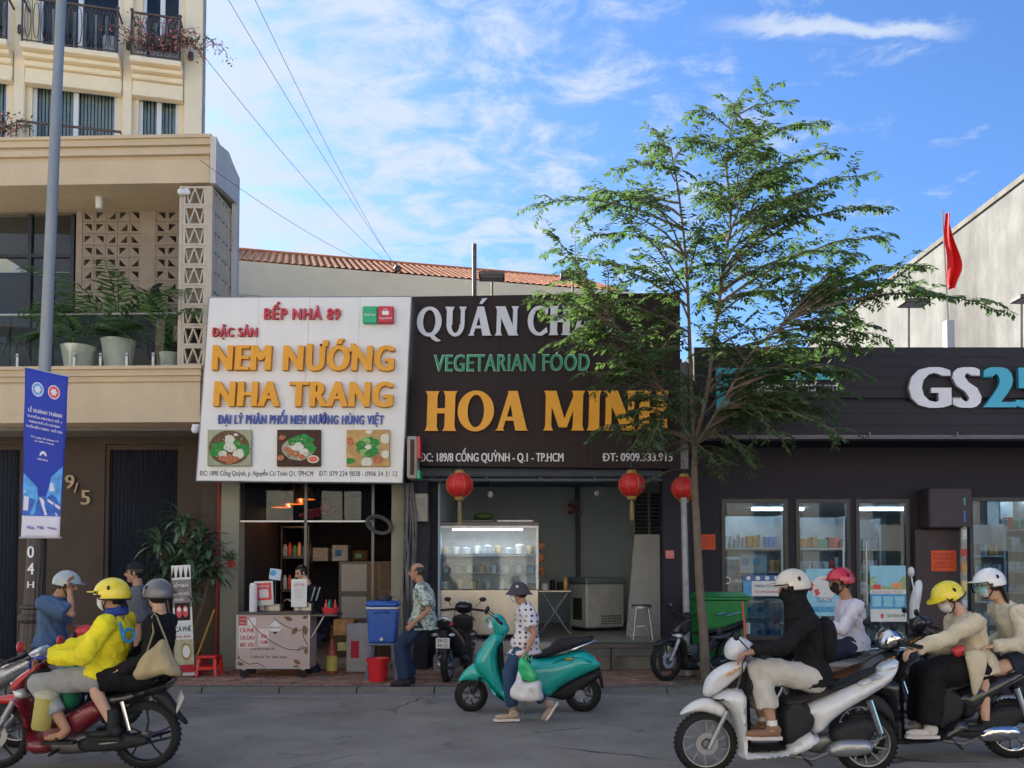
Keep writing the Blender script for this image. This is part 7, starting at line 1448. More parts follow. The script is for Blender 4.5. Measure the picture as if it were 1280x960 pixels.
class Veh:
    def __init__(s, name, label, cat, px0, Y, crop=(0, 0, 1), group=None, rz=180, pyg=None):
        s.loc = V((X(px0, Y, 900), Y, PZ if Y > 11.6 else 0)); s.t = thing(name, label, cat, tuple(s.loc), R(rz), group); s.Y = Y; s.c = crop
    def p(s, x, y): x0, y0, k = s.c; q = P(x0 + x / k, y0 + y / k, s.Y); return (s.loc.x - q.x, q.z - s.loc.z)
    def ps(s, pts): return [s.p(*a) for a in pts]
    def panel(s, nm, pts, W, mat, Rr=.06, y0=0, k=3, e=.004, step=.028, wf=None, par=None):
        m = MB(); m.inflate(cr(s.ps(pts), k) if k else s.ps(pts), W, Rr, e, y0, step, 0, wf); return m.build(nm, mat, par or s.t, smooth=50)
    def tube(s, nm, pts, r, mat, n=10, par=None):
        m = MB(); m.tube([(s.p(a[0], a[1])[0], a[2], s.p(a[0], a[1])[1]) for a in pts], r, n); return m.build(nm, mat, par or s.t)
    def tubes(s, nm, pts, r, mat, n=10):      # the same on both sides, one object each
        for sg in (1, -1): s.tube(nm, [(a[0], a[1], a[2] * sg) for a in pts], r, mat, n)
    def wheel(s, x, y, r, w, rim, spokes=5, tyre_r=.05, kind='cast', disc=True):
        cx_, cz_ = s.p(x, y); cz_ = r; c = (cx_, 0, cz_); m = MB(); m.lathe([(0, -w * .55), (.03, -w * .55), (.035, -w * .3), (.035, w * .3), (.03, w * .55), (0, w * .55)], c, 16, 'Y'); wh = m.build('wheel', M_eng, s.t)
        prof = []; R0 = r - tyre_r
        for i in range(9): a_ = math.pi * i / 8; prof.append((R0 + tyre_r * math.sin(a_) ** .8, -w * .5 * math.cos(a_)))
        m = MB(); m.lathe(prof + [(R0 - .004, w * .4), (R0 - .004, -w * .4), prof[0]], c, 40, 'Y')
        for k in range(40):      # tread grooves as small raised blocks
            a_ = 2 * math.pi * k / 40; q = V((math.cos(a_), 0, math.sin(a_))); tv = V((-q.z, 0, q.x)); o = V(c) + q * (r - .004)
            for sy in (-1, 1): b0 = o + V((0, sy * w * .2, 0)); m.add([b0 - tv * .011 + V((0, -w * .1, 0)), b0 + tv * .011 + V((0, -w * .1, 0)), b0 + tv * .011 + V((0, w * .1, 0)), b0 - tv * .011 + V((0, w * .1, 0)), b0 - tv * .009 + q * .007 + V((0, -w * .08, 0)), b0 + tv * .009 + q * .007 + V((0, -w * .08, 0)), b0 + tv * .009 + q * .007 + V((0, w * .08, 0)), b0 - tv * .009 + q * .007 + V((0, w * .08, 0))], [(4, 5, 6, 7), (0, 1, 5, 4), (1, 2, 6, 5), (2, 3, 7, 6), (3, 0, 4, 7)])
        m.build('tyre', M_tyre, wh, smooth=50)
        m = MB(); m.lathe([(R0, -w * .36), (R0 + .006, -w * .42), (R0 - .012, -w * .40), (R0 - .022, -w * .1), (R0 - .022, w * .1), (R0 - .012, w * .40), (R0 + .006, w * .42), (R0, w * .36)], c, 40, 'Y'); m.build('rim', rim, wh)
        for k in range(spokes):
            a_ = 2 * math.pi * k / spokes + .3; m = MB(); q = V((math.cos(a_), 0, math.sin(a_))); o = V(c)
            if kind == 'cast': m.tube([o + q * .03, o + q * R0 * .5 + V((-q.z, 0, q.x)) * .012, o + q * (R0 - .012)], [.016, .012, .016], 6, flat=.6)
            else: m.tube([o + q * .03 + V((0, w * .2, 0)), o + q * (R0 - .012)], .0025, 4)
            m.build('spoke', rim, wh)
        if disc: m = MB(); m.lathe([(R0 * .24, w * .62), (R0 * .46, w * .62), (R0 * .46, w * .65), (R0 * .24, w * .65), (R0 * .24, w * .62)], c, 28, 'Y'); m.build('brake_disc', M_rimS, wh)
        return wh
    def plate(s, ctr, rot, lines, w=.19, h=.14, par=None):
        Mx = Matrix.Translation(V(ctr)) @ rot; m = MB(Mx); m.rbox(-w / 2, w / 2, 0, .004, -h / 2, h / 2, .002); m.build('number_plate', M_pl, s.t, smooth=0); rw = Matrix.Translation(s.loc) @ s.t.rotation_euler.to_matrix().to_4x4() @ Mx; r3 = rw.to_3x3()
        for i, l in enumerate(lines): text('plate_lettering', l, rw @ V((-w * .38, -.0005, h * (.08 if i == 0 else -.36))), tuple(r3 @ V((1, 0, 0))), tuple(r3 @ V((0, 0, 1))), tuple(r3 @ V((0, -1, 0))), w * .76, h * .28, .001, [M_blk] * 2, s.t, .02)
    def mirror(s, x, y, yy, x1, y1, mat=M_bpl, rx=.05, rz=.035):
        self_ = s.tube('mirror_stem', [(x1, y1, yy * .7), (x, y, yy)], .006, M_bpl, 6); a = s.p(x, y); m = MB(); m.sph((a[0], yy, a[1]), .022, rx, rz, n=12); s_ = m.build('mirror', mat, s.t); return s_

def white_scooter():
    v = Veh('scooter', 'white scooter with a black rider, front wheel nearest the middle of the road', 'scooter', 985, 6.96, (820, 700, 3.693)); t = v.t
    v.wheel(228, 835, .243, .09, M_rimS, 10, .055); v.wheel(968, 850, .243, .10, M_rimS, 10, .06, disc=False)
    v.tubes('fork', [(318, 690, .075), (236, 862, .075)], .018, M_rimS); v.tube('steering_column', [(385, 470, 0), (318, 700, 0)], .03, M_bpl)
    v.panel('front_fender', [(110, 712), (135, 678), (180, 648), (235, 636), (290, 655), (325, 690), (305, 728), (262, 712), (200, 700), (150, 706)], .075, M_wp, .05)
    v.panel('front_cowl', [(216, 600), (230, 550), (270, 505), (335, 472), (408, 462), (420, 478), (400, 520), (352, 562), (300, 602), (255, 630), (222, 625)], .17, M_wp, .14, wf=lambda x, z: .55 + 1.2 * max(0, min(.5, (z - .55))))
    v.panel('cowl_vent', [(262, 640), (330, 606), (380, 612), (384, 624), (332, 618), (272, 652)], .192, M_bpl, .02); v.panel('indicator', [(300, 520), (370, 482), (380, 492), (318, 532)], .16, M_amb, .02); v.panel('side_seam', [(700, 700), (760, 690), (900, 622), (1060, 540), (1064, 548), (904, 634), (762, 702), (704, 712)], .158, M_grey, .015); v.panel('side_badge', [(878, 612), (935, 588), (938, 594), (882, 618)], .162, M_chr, .01)
    v.panel('headlight', [(222, 600), (240, 560), (268, 545), (262, 580), (240, 612)], .10, M_clr, .05)
    v.panel('leg_shield', [(255, 632), (330, 592), (402, 600), (410, 700), (414, 868), (400, 905), (380, 905), (372, 830), (356, 750), (330, 692), (295, 655)], .19, M_wp, .07)
    v.panel('inner_panel', [(398, 560), (440, 470), (462, 480), (450, 560), (425, 640), (432, 870), (412, 880), (408, 700)], .165, M_bpl, .05)
    v.panel('floorboard', [(380, 908), (390, 872), (560, 868), (600, 835), (690, 770), (705, 800), (745, 805), (690, 860), (610, 893), (520, 908), (420, 914)], .19, M_wp, .04)
    v.panel('floor_mat', [(412, 874), (420, 852), (560, 850), (588, 842), (570, 868), (430, 880)], .17, M_bpl, .03)
    v.panel('under_seat_panel', [(568, 650), (660, 640), (720, 700), (705, 780), (640, 826), (572, 850)], .135, M_bpl, .05)
    v.panel('rear_body', [(657, 690), (690, 655), (760, 622), (900, 560), (990, 520), (1085, 478), (1110, 468), (1104, 510), (1070, 562), (1000, 612), (880, 682), (800, 740), (742, 802), (704, 778), (692, 730), (666, 712)], .155, M_wp, .09, wf=lambda x, z: 1 - .5 * max(0, -x - .45))
    v.panel('seat', [(572, 648), (590, 628), (650, 615), (760, 572), (850, 560), (930, 520), (1000, 496), (1012, 510), (930, 556), (820, 605), (720, 645), (640, 672), (578, 668)], .145, M_seat, .06)
    v.panel('handlebar_cowl', [(318, 440), (322, 395), (345, 362), (378, 350), (425, 370), (458, 402), (430, 432), (395, 462), (340, 460)], .13, M_wp, .08); v.panel('dash', [(385, 420), (415, 395), (440, 408), (425, 440), (392, 452)], .085, M_bpl, .04)
    v.tubes('handlebar', [(400, 420, .1), (430, 428, .25), (448, 432, .33)], .017, M_bpl); v.tubes('brake_lever', [(400, 430, .16), (415, 445, .3)], .006, M_rimS, 6)
    v.tube('cable', [(405, 425, .12), (375, 470, .15), (380, 520, .12), (372, 600, .06)], .006, M_bpl, 6); v.tube('cable', [(410, 425, -.1), (385, 480, -.12), (360, 560, -.08)], .006, M_bpl, 6)
    v.mirror(330, 340, .27, 395, 400, rx=.055); v.mirror(330, 340, -.27, 395, 400, rx=.055)
    v.panel('tail_lamp', [(1010, 512), (1040, 480), (1090, 455), (1108, 462), (1098, 498), (1050, 512)], .11, M_clr, .05); v.panel('grab_rail', [(902, 566), (930, 545), (1010, 520), (1030, 528), (960, 556), (915, 574)], .17, M_wp, .02)
    v.panel('engine_case', [(790, 790), (850, 742), (950, 722), (995, 750), (985, 800), (930, 850), (820, 840)], .07, M_bpl, .05, y0=.06); v.panel('swing_arm', [(700, 820), (830, 800), (980, 830), (985, 870), (850, 900), (690, 880)], .06, M_eng, .04, y0=-.02); v.panel('exhaust', [(762, 862), (800, 825), (850, 814), (945, 816), (968, 850), (955, 878), (860, 893), (785, 888)], .055, M_rimS, .05, y0=.12)
    v.tube('exhaust_pipe', [(600, 890, .10), (700, 905, .12), (780, 872, .12)], .018, M_eng); v.tube('shock_absorber', [(960, 640, .10), (1010, 790, .10)], .026, M_chr)
    v.panel('rear_fender', [(960, 640), (1020, 625), (1085, 690), (1110, 800), (1098, 810), (1060, 730), (1000, 690)], .05, M_bpl, .03); v.tube('side_stand', [(640, 880, .1), (690, 930, .16)], .010, M_bpl, 6)
    return v
WS = white_scooter(); WS.t['label'] = 'white scooter in the front lane ridden by the person dressed in black'

def teal_scooter():
    v = Veh('scooter', 'teal retro scooter parked side on behind the walking woman', 'scooter', 660, 10.0, (540, 720, 4.8)); t = v.t
    v.wheel(235, 715, .185, .10, M_rimB, 6, .062, disc=False); v.wheel(905, 700, .205, .11, M_rimB, 6, .07, disc=False); v.t.children[0]
    v.panel('front_fender', [(158, 636), (176, 590), (215, 548), (255, 522), (285, 550), (332, 628), (300, 636), (262, 632), (200, 628)], .085, M_tp, .07)
    v.panel('leg_shield', [(255, 520), (262, 480), (300, 418), (345, 360), (380, 338), (438, 358), (408, 420), (400, 500), (420, 600), (448, 680), (452, 742), (405, 722), (352, 672), (305, 600), (268, 550)], .17, M_tp, .10)
    v.panel('leg_shield_edge', [(300, 600), (318, 596), (420, 730), (452, 742), (448, 752), (400, 730), (352, 682)], .19, M_tp, .02); v.panel('grille', [(296, 470), (345, 385), (350, 390), (302, 478)], .16, M_bpl, .02); v.panel('inner_panel', [(405, 420), (425, 400), (430, 480), (440, 600), (455, 680), (440, 690), (412, 600), (395, 500)], .15, M_bpl, .04)
    v.panel('headset', [(352, 275), (375, 228), (418, 236), (455, 290), (462, 330), (430, 362), (395, 355), (368, 318)], .10, M_tp, .08)
    m = MB(); a = v.p(358, 305); m.sph((a[0], 0, a[1]), .045, .07, .07, n=16); m.build('headlight', M_clr, t)
    v.tubes('handlebar', [(385, 250, .05), (395, 262, .2), (420, 275, .32)], .016, M_bpl); v.tubes('brake_lever', [(350, 250, .14), (322, 258, .2), (330, 290, .32)], .007, M_tp, 6); v.mirror(330, 205, .3, 385, 250); v.mirror(330, 205, -.3, 385, 250)
    v.panel('floorboard', [(378, 660), (450, 672), (560, 664), (650, 690), (650, 722), (450, 748), (420, 728)], .17, M_tp, .04)
    v.panel('rear_body', [(545, 520), (600, 492), (720, 480), (830, 452), (900, 440), (960, 470), (1002, 500), (1012, 536), (960, 572), (850, 622), (770, 668), (705, 722), (640, 722), (570, 690), (530, 610)], .21, M_tp, .14, wf=lambda x, z: 1 - .35 * max(0, -x - .5) * 2)
    v.panel('body_crease', [(690, 512), (780, 478), (880, 470), (975, 512), (960, 522), (880, 492), (790, 498), (705, 530)], .2, M_tp, .03); v.panel('seat', [(600, 492), (635, 450), (700, 425), (745, 382), (800, 370), (900, 364), (968, 358), (950, 395), (860, 428), (760, 462), (690, 488)], .14, M_seat, .06)
    v.tube('grab_rail', [(838, 436, .12), (900, 410, .14), (968, 388, .06), (968, 388, -.06), (900, 410, -.14), (838, 436, -.12)], .012, M_chr); v.panel('trim_strip', [(648, 640), (692, 618), (694, 626), (652, 648)], .2, M_chr, .01)
    v.panel('hub_motor_case', [(680, 712), (760, 662), (880, 600), (1000, 560), (1008, 600), (960, 640), (880, 700), (800, 742), (720, 730)], .09, M_bpl, .05); v.panel('rear_fender', [(960, 570), (1005, 545), (1030, 660), (1015, 668), (995, 600)], .06, M_bpl, .02)
    m = MB(); a = v.p(885, 708); m.lathe([(0, .0), (.055, .0), (.06, .01), (.06, -.01)], (a[0], .09, a[1]), 20, 'Y'); m.build('hub_cap', M_chr, t, fix=True); v.tube('side_stand', [(560, 720, .12), (540, 815, .18)], .011, M_eng, 6); v.tubes('fork', [(292, 600, .085), (240, 705, .085)], .02, M_bpl)
    m = MB(); a = v.p(818, 488); m.sph((a[0], .205, a[1]), .05, .008, .018, n=12); m.build('badge', M_gold, t); m = MB(); a = v.p(985, 505); m.sph((a[0] - .01, 0, a[1]), .03, .1, .04, n=12); m.build('tail_lamp', M_tail, t)
    return v
TS = teal_scooter()

def red_bike():
    v = Veh('motorbike', 'red and maroon motorbike carrying the yellow jacket rider and passenger at the left', 'motorbike', 90, 7.14, (0, 780, 5.33)); t = v.t
    v.wheel(-16, 735, .272, .075, M_rimB, 5, .045); v.wheel(978, 728, .272, .085, M_rimB, 5, .05, disc=False)
    v.tubes('fork', [(85, 590, .07), (-16, 735, .07)], .02, M_rimS); v.tubes('fork_leg', [(130, 500, .07), (60, 620, .07)], .026, M_rimS); v.panel('front_fender', [(-210, 560), (-120, 500), (0, 478), (110, 462), (165, 490), (190, 540), (130, 560), (60, 535), (-60, 535), (-150, 575)], .055, M_rp, .04)
    v.panel('nose_cowl', [(90, 402), (130, 350), (200, 300), (250, 270), (288, 274), (270, 320), (205, 370), (145, 425), (102, 445)], .11, M_rp, .07); v.panel('headlight', [(112, 440), (150, 425), (195, 440), (190, 492), (120, 495)], .09, M_clr, .05); v.panel('steering_cowl', [(200, 320), (290, 280), (330, 330), (300, 420), (215, 470), (180, 420)], .10, M_bpl, .06)
    v.panel('leg_shield', [(105, 490), (160, 480), (215, 520), (235, 620), (255, 720), (400, 765), (385, 840), (222, 855), (205, 720), (165, 580)], .15, M_mp, .06); v.panel('body', [(330, 660), (480, 580), (640, 500), (740, 560), (640, 660), (480, 760), (380, 800), (300, 760)], .12, M_mp, .06); v.panel('body_stripe', [(555, 570), (600, 530), (655, 508), (650, 522), (600, 548), (565, 580)], .135, M_rimS, .01)
    v.panel('seat', [(430, 430), (560, 410), (760, 400), (960, 380), (1130, 330), (1195, 300), (1205, 315), (1120, 372), (960, 420), (760, 450), (560, 460), (450, 460)], .12, M_seat, .05); v.panel('tail_body', [(620, 470), (860, 440), (1100, 375), (1180, 350), (1175, 372), (1120, 440), (1000, 480), (880, 530), (700, 560)], .11, M_bp, .06); v.panel('tail_lamp', [(1150, 335), (1205, 315), (1208, 345), (1160, 360)], .06, M_tail, .03)
    v.panel('rear_fender', [(1000, 470), (1090, 440), (1150, 500), (1200, 590), (1250, 650), (1235, 668), (1180, 620), (1110, 560)], .05, M_bpl, .03); v.tube('shock_absorber', [(860, 500, .13), (905, 690, .12)], .02, M_chr); v.panel('engine', [(330, 760), (460, 720), (640, 720), (680, 790), (620, 850), (380, 860)], .10, M_eng, .06)
    v.panel('chain_case', [(560, 760), (700, 730), (900, 720), (1000, 735), (1020, 770), (960, 800), (760, 830), (580, 830)], .04, M_bpl, .03, y0=.09); v.panel('chain_case_mark', [(710, 770), (830, 760), (832, 774), (712, 786)], .045, M_rimS, .01, y0=.09); v.tubes('swing_arm', [(620, 780, .08), (978, 740, .08)], .02, M_bpl); v.tubes('foot_peg', [(430, 820, .1), (440, 830, .26)], .013, M_bpl, 8)
    v.tubes('handlebar', [(300, 250, .06), (305, 215, .2), (330, 210, .32)], .015, M_bpl); v.panel('meter_cowl', [(262, 262), (285, 215), (320, 200), (345, 240), (310, 290)], .10, M_mp, .05); v.mirror(275, 130, .3, 300, 210, M_rp, .05, .045); v.mirror(275, 130, -.3, 300, 210, M_rp, .05, .045); v.tube('muffler', [(640, 850, -.12), (900, 800, -.14), (1150, 740, -.14)], .04, M_chr)
    a = v.p(1178, 515); v.plate((a[0] - .02, 0, a[1]), Matrix.Rotation(R(-90), 4, 'Z') @ Matrix.Rotation(R(24), 4, 'X') @ Matrix.Rotation(R(30), 4, 'Z'), ['59-X1', '318.06'])
    return v
RB = red_bike()
def clone(src, label, px, Y, rz, sw, s=1.0, group=None, z=None):
    c = copy_tree(src.t); c['label'] = label; c.location = (X(px, Y, 900), Y, (PZ if Y > 11.6 else 0) if z is None else z); c.rotation_euler = (0, 0, R(rz)); c.scale = (s, s, s)
    def go(o):
        for ch in o.children:
            for sl_ in ch.material_slots:
                m = sl_.material
                if m and m.name in sw: sl_.link = 'OBJECT'; sl_.material = sw[m.name]
            go(ch)
    go(c)
    for ch in list(c.children):
        if 'plate' in ch.name: bpy.data.objects.remove(ch)
    return c
blk = {'paint_white': M_bp, 'paint_teal': M_bp, 'paint_red': M_bp, 'paint_maroon': M_bpl}
BS = clone(WS, 'black scooter with chrome trim carrying the yellow capped rider and a passenger', 1171.5, 7.55, 180, {**blk, 'alloy_rim': M_chr, 'clear_lamp': M_chr}, 1.03)
for o_ in list(BS.children):
    if o_.name.startswith('handlebar_cowl'): o_.material_slots[0].material = M_chr
    if o_.name.startswith('exhaust') and 'pipe' not in o_.name: o_.material_slots[0].material = M_chr
LS = clone(WS, 'dark scooter with a brown seat ridden by the person in the red helmet', 1042, 8.5, 180, {**blk, 'seat_vinyl': M_brn}, 1.0)
q = MB(); q.tube([(-.28, .17, .80), (-.55, .17, .83), (-.74, .06, .84), (-.74, -.06, .84), (-.55, -.17, .83), (-.28, -.17, .80)], .012, 8); q.build('chrome_rail', M_chr, LS)
PS = clone(WS, 'dark scooter parked behind with a tall white windscreen and white mirror', 1202, 9.4, 168, {**blk}, 1.05)
q = MB(); q.inflate(cr([(.47, .98), (.47, 1.2), (.41, 1.40), (.35, 1.39), (.37, 1.2), (.42, .98)], 3), .10, .08, .004, 0, .03); q.build('windscreen', M_wp, PS, smooth=60); q = MB(); q.sph((.52, .3, 1.50), .03, .07, .055, n=12); q.tube([(.45, .28, 1.1), (.52, .3, 1.46)], .008, 6); q.build('white_mirror', M_wp, PS)
GS_ = clone(WS, 'silver and black scooter cut off by the left edge behind the red motorbike', -62, 8.0, 180, {'paint_white': pm('paint_silver', (.42, .43, .45), .3, .4, coat=.5)}, 1.02)
BK_ = clone(WS, 'black scooter seen from behind that the balding man leans on', 572, 12.5, 80, blk, .98)
# rear details of the black scooter seen from behind
def rear_kit(par):
    q = MB(); q.sph((-.78, 0, .80), .05, .13, .05, n=16); q.build('tail_light', M_tail, par); q = MB(); q.box(-.86, -.80, -.05, .05, .42, .72); q.build('plate_bracket', M_bpl, par, smooth=0)
    for sy in (-1, 1): q = MB(); q.sph((-.84, sy * .12, .66), .03, .045, .026, n=10); q.build('indicator', M_clr, par)
    q = MB(); q.rbox(-.873, -.866, -.095, .095, .48, .62, .003); q.build('number_plate', M_pl, par, smooth=0)
    W_ = Matrix.Translation(par.location) @ par.rotation_euler.to_matrix().to_4x4(); r3 = W_.to_3x3(); ROOTM[par.name] = W_.inverted()
    for l, z_ in (('59-S2', .56), ('431.72', .495)): text('plate_lettering', l, W_ @ V((-.8735, .07, z_)), tuple(r3 @ V((0, -1, 0))), tuple(r3 @ V((0, 0, 1))), tuple(r3 @ V((-1, 0, 0))), .14, .045, .001, [M_blk] * 2, par, .02)
rear_kit(BK_)
MK = clone(RB, 'old black motorbike parked on the pavement between the thin post and the tree', 874, 12.35, 212, blk, 1.0, z=PZ)
q = MB(); q.tube([(-.45, .1, .86), (-.72, .1, .90), (-.78, 0, .90), (-.72, -.1, .90), (-.45, -.1, .86)], .011, 8); q.build('chrome_rack', M_chr, MK); q = MB(); q.rbox(-.9, -.885, -.12, .12, .58, .74, .004); q.build('number_plate', M_pl, MK, smooth=0); q = MB(); q.cyl((-.05, .12, .25), (-.12, .3, 0), .012, n=8); q.build('side_stand', M_eng, MK)
for i in range(5): q = MB(); q.rbox(.1, .28, -.09, .09, .34 + .028 * i, .35 + .028 * i, .003); q.build('cooling_fin', M_rimS, MK, smooth=0)
# things on the red motorbike
c = P(55, 888, 6.95); t = thing('yellow_canister', 'yellow lidded canister hanging at the front of the red motorbike', 'canister', tuple(c)); Mx = Matrix.Translation(c) @ Matrix.Rotation(R(9), 4, 'Y')
q = MB(Mx); q.lathe([(0, -.15), (.062, -.15), (.072, -.13), (.078, .11), (0, .11)], (0, 0, 0), 22); q.build('body', pm('canister_yellow', (.42, .36, .10), .4, var=.08), t, world=True); q = MB(Mx); q.lathe([(.082, .105), (.084, .135), (.05, .16), (0, .165)], (0, 0, 0), 22); q.build('lid', pm('lid_cream', (.5, .48, .34), .4), t, world=True); q = MB(Mx); q.tube([(-.07, 0, .12), (-.06, 0, .22), (-.02, 0, .25), (.0, 0, .17)], .009, 6); q.build('handle', M_plw, t, world=True)
M_gbag = pm('green_bag', (.02, .20, .10), .7, var=.2, ns=6, bump=.3, bs=30)
v = RB; q = MB(); q.inflate(cr(v.ps([(330, 370), (350, 330), (440, 285), (520, 255), (570, 280), (575, 330), (500, 380), (530, 470), (490, 560), (440, 540), (380, 420)]), 3), .12, .10, .004, .0, .03); Mw = Matrix.Translation(v.loc) @ Matrix.Rotation(R(180), 4, 'Z'); q.v = [tuple(Mw @ V(p)) for p in q.v]; tag(q.build('green_bag', M_gbag, smooth=180), 'green cloth bag carried between the yellow jacket rider and the handlebars', 'bag')
# ================================================================ PEOPLE
M_skin = pm('skin', (.42, .235, .155), .55, var=.06, ns=9, bump=.05, sub=.08); M_skin2 = pm('skin_light', (.56, .35, .25), .5, var=.06, ns=9, bump=.05, sub=.08)
M_hair = pm('hair_black', (.012, .010, .009), .45, var=.3, ns=30, bump=.3, bs=120); M_lip = pm('lips', (.33, .10, .08), .5, bump=0); M_eye = pm('eye', (.02, .015, .012), .15, bump=0)
def cloth(n, c, **k): return pm(n, c, .85, var=.14, ns=7, bump=.75, bs=24, **k)
def ik(a, b, l1, l2, hint):
    d = b - a; D = d.length
    if D > (l1 + l2) * .998: k = D / (l1 + l2) * 1.003; l1 *= k; l2 *= k
    x = (l1 * l1 - l2 * l2 + D * D) / (2 * D); h = math.sqrt(max(l1 * l1 - x * x, 0)); n = d.normalized(); hh = V(hint); hh = hh - n * hh.dot(n); hh.normalize(); return a + n * x + hh * h
def loft(mb, cs, ab, L, F, n=18):
    vs = []
    for c, (a, b) in zip(cs, ab):
        for k in range(n):
            t = 2 * math.pi * k / n; vs.append(c + L * a * math.cos(t) + F * b * math.sin(t))
    m = len(cs); fs = [(i * n + k, i * n + (k + 1) % n, (i + 1) * n + (k + 1) % n, (i + 1) * n + k) for i in range(m - 1) for k in range(n)]; fs += [tuple(range(n - 1, -1, -1)), tuple((m - 1) * n + k for k in range(n))]; mb.add(vs, fs)
def bone(mb, pts, rs, n=12):
    mb.tube(pts, rs, n)
    for p, r in zip(pts, rs): mb.sph(p, r, n=10)
def hand(mb, w, d, nrm, S=1, curl=.5):
    """palm, four bent fingers and a thumb; nrm points out of the palm"""
    d = V(d).normalized(); nrm = V(nrm); nrm = (nrm - d * nrm.dot(d)).normalized(); s = d.cross(nrm)
    Mx = Matrix((s, d, nrm)).transposed(); mb.sph(w + d * .045 * S, .040 * S, .052 * S, .016 * S, 10, Mx)
    for i, (o, l) in enumerate(((-.030, .062), (-.010, .074), (.010, .069), (.029, .054))):
        p = w + d * .085 * S + s * o * S; dd = d; pts = [p]
        for j, f in enumerate((.45, .32, .23)): dd = (dd + nrm * curl * (1.0 + .5 * j)).normalized(); p = p + dd * l * f * S * 1.25; pts.append(p)
        mb.tube(pts, [.0095 * S, .0088 * S, .008 * S, .0065 * S], 7)
    p = w + d * .03 * S - s * .034 * S; mb.tube([p, p + (d * .6 - s * .55 + nrm * .4).normalized() * .034 * S, p + (d * .9 - s * .25 + nrm * .7).normalized() * .066 * S], [.012 * S, .0105 * S, .008 * S], 7)
def clean(m):
    us = sorted({i for f in m.f for i in f}); mp = {i: k for k, i in enumerate(us)}; m.v = [m.v[i] for i in us]; m.f = [tuple(mp[i] for i in f) for f in m.f]; return m
def patch(c, fr, rad, pred, th=.006, n=28, disp=0):
    """part of an ellipsoid shell in a head frame (forward, left, up)"""
    f, l, u = fr; m = MB(); vs = []; keep = {}; mm = n // 2
    for j in range(mm + 1):
        for k in range(n): a, t = math.pi * j / mm, 2 * math.pi * k / n; vs.append((math.sin(a) * math.cos(t), math.sin(a) * math.sin(t), math.cos(a)))
    fs = []
    for j in range(mm):
        for k in range(n):
            q = (j * n + k, (j + 1) * n + k, (j + 1) * n + (k + 1) % n, j * n + (k + 1) % n); cen = [sum(vs[i][a] for i in q) / 4 for a in range(3)]
            if pred(*cen): fs.append(q)
    def W(p, e): k = 1 + (disp * noise.noise(V(p) * 6) if disp else 0); return c + f * p[0] * (rad[0] * k + e) + l * p[1] * (rad[1] * k + e) + u * p[2] * (rad[2] * k + e)
    N = len(vs); m.add([W(p, 0) for p in vs] + [W(p, -th) for p in vs], fs + [tuple(i + N for i in reversed(q)) for q in fs]); ed = {}
    for q in fs:
        for i in range(4): e = (q[i], q[(i + 1) % 4]); ed[e] = 1
    m.add([], []); 
    for (a, b) in list(ed):
        if (b, a) not in ed: m.f.append((b, a, a + N, b + N)); m.m.append(0)
    return clean(m)
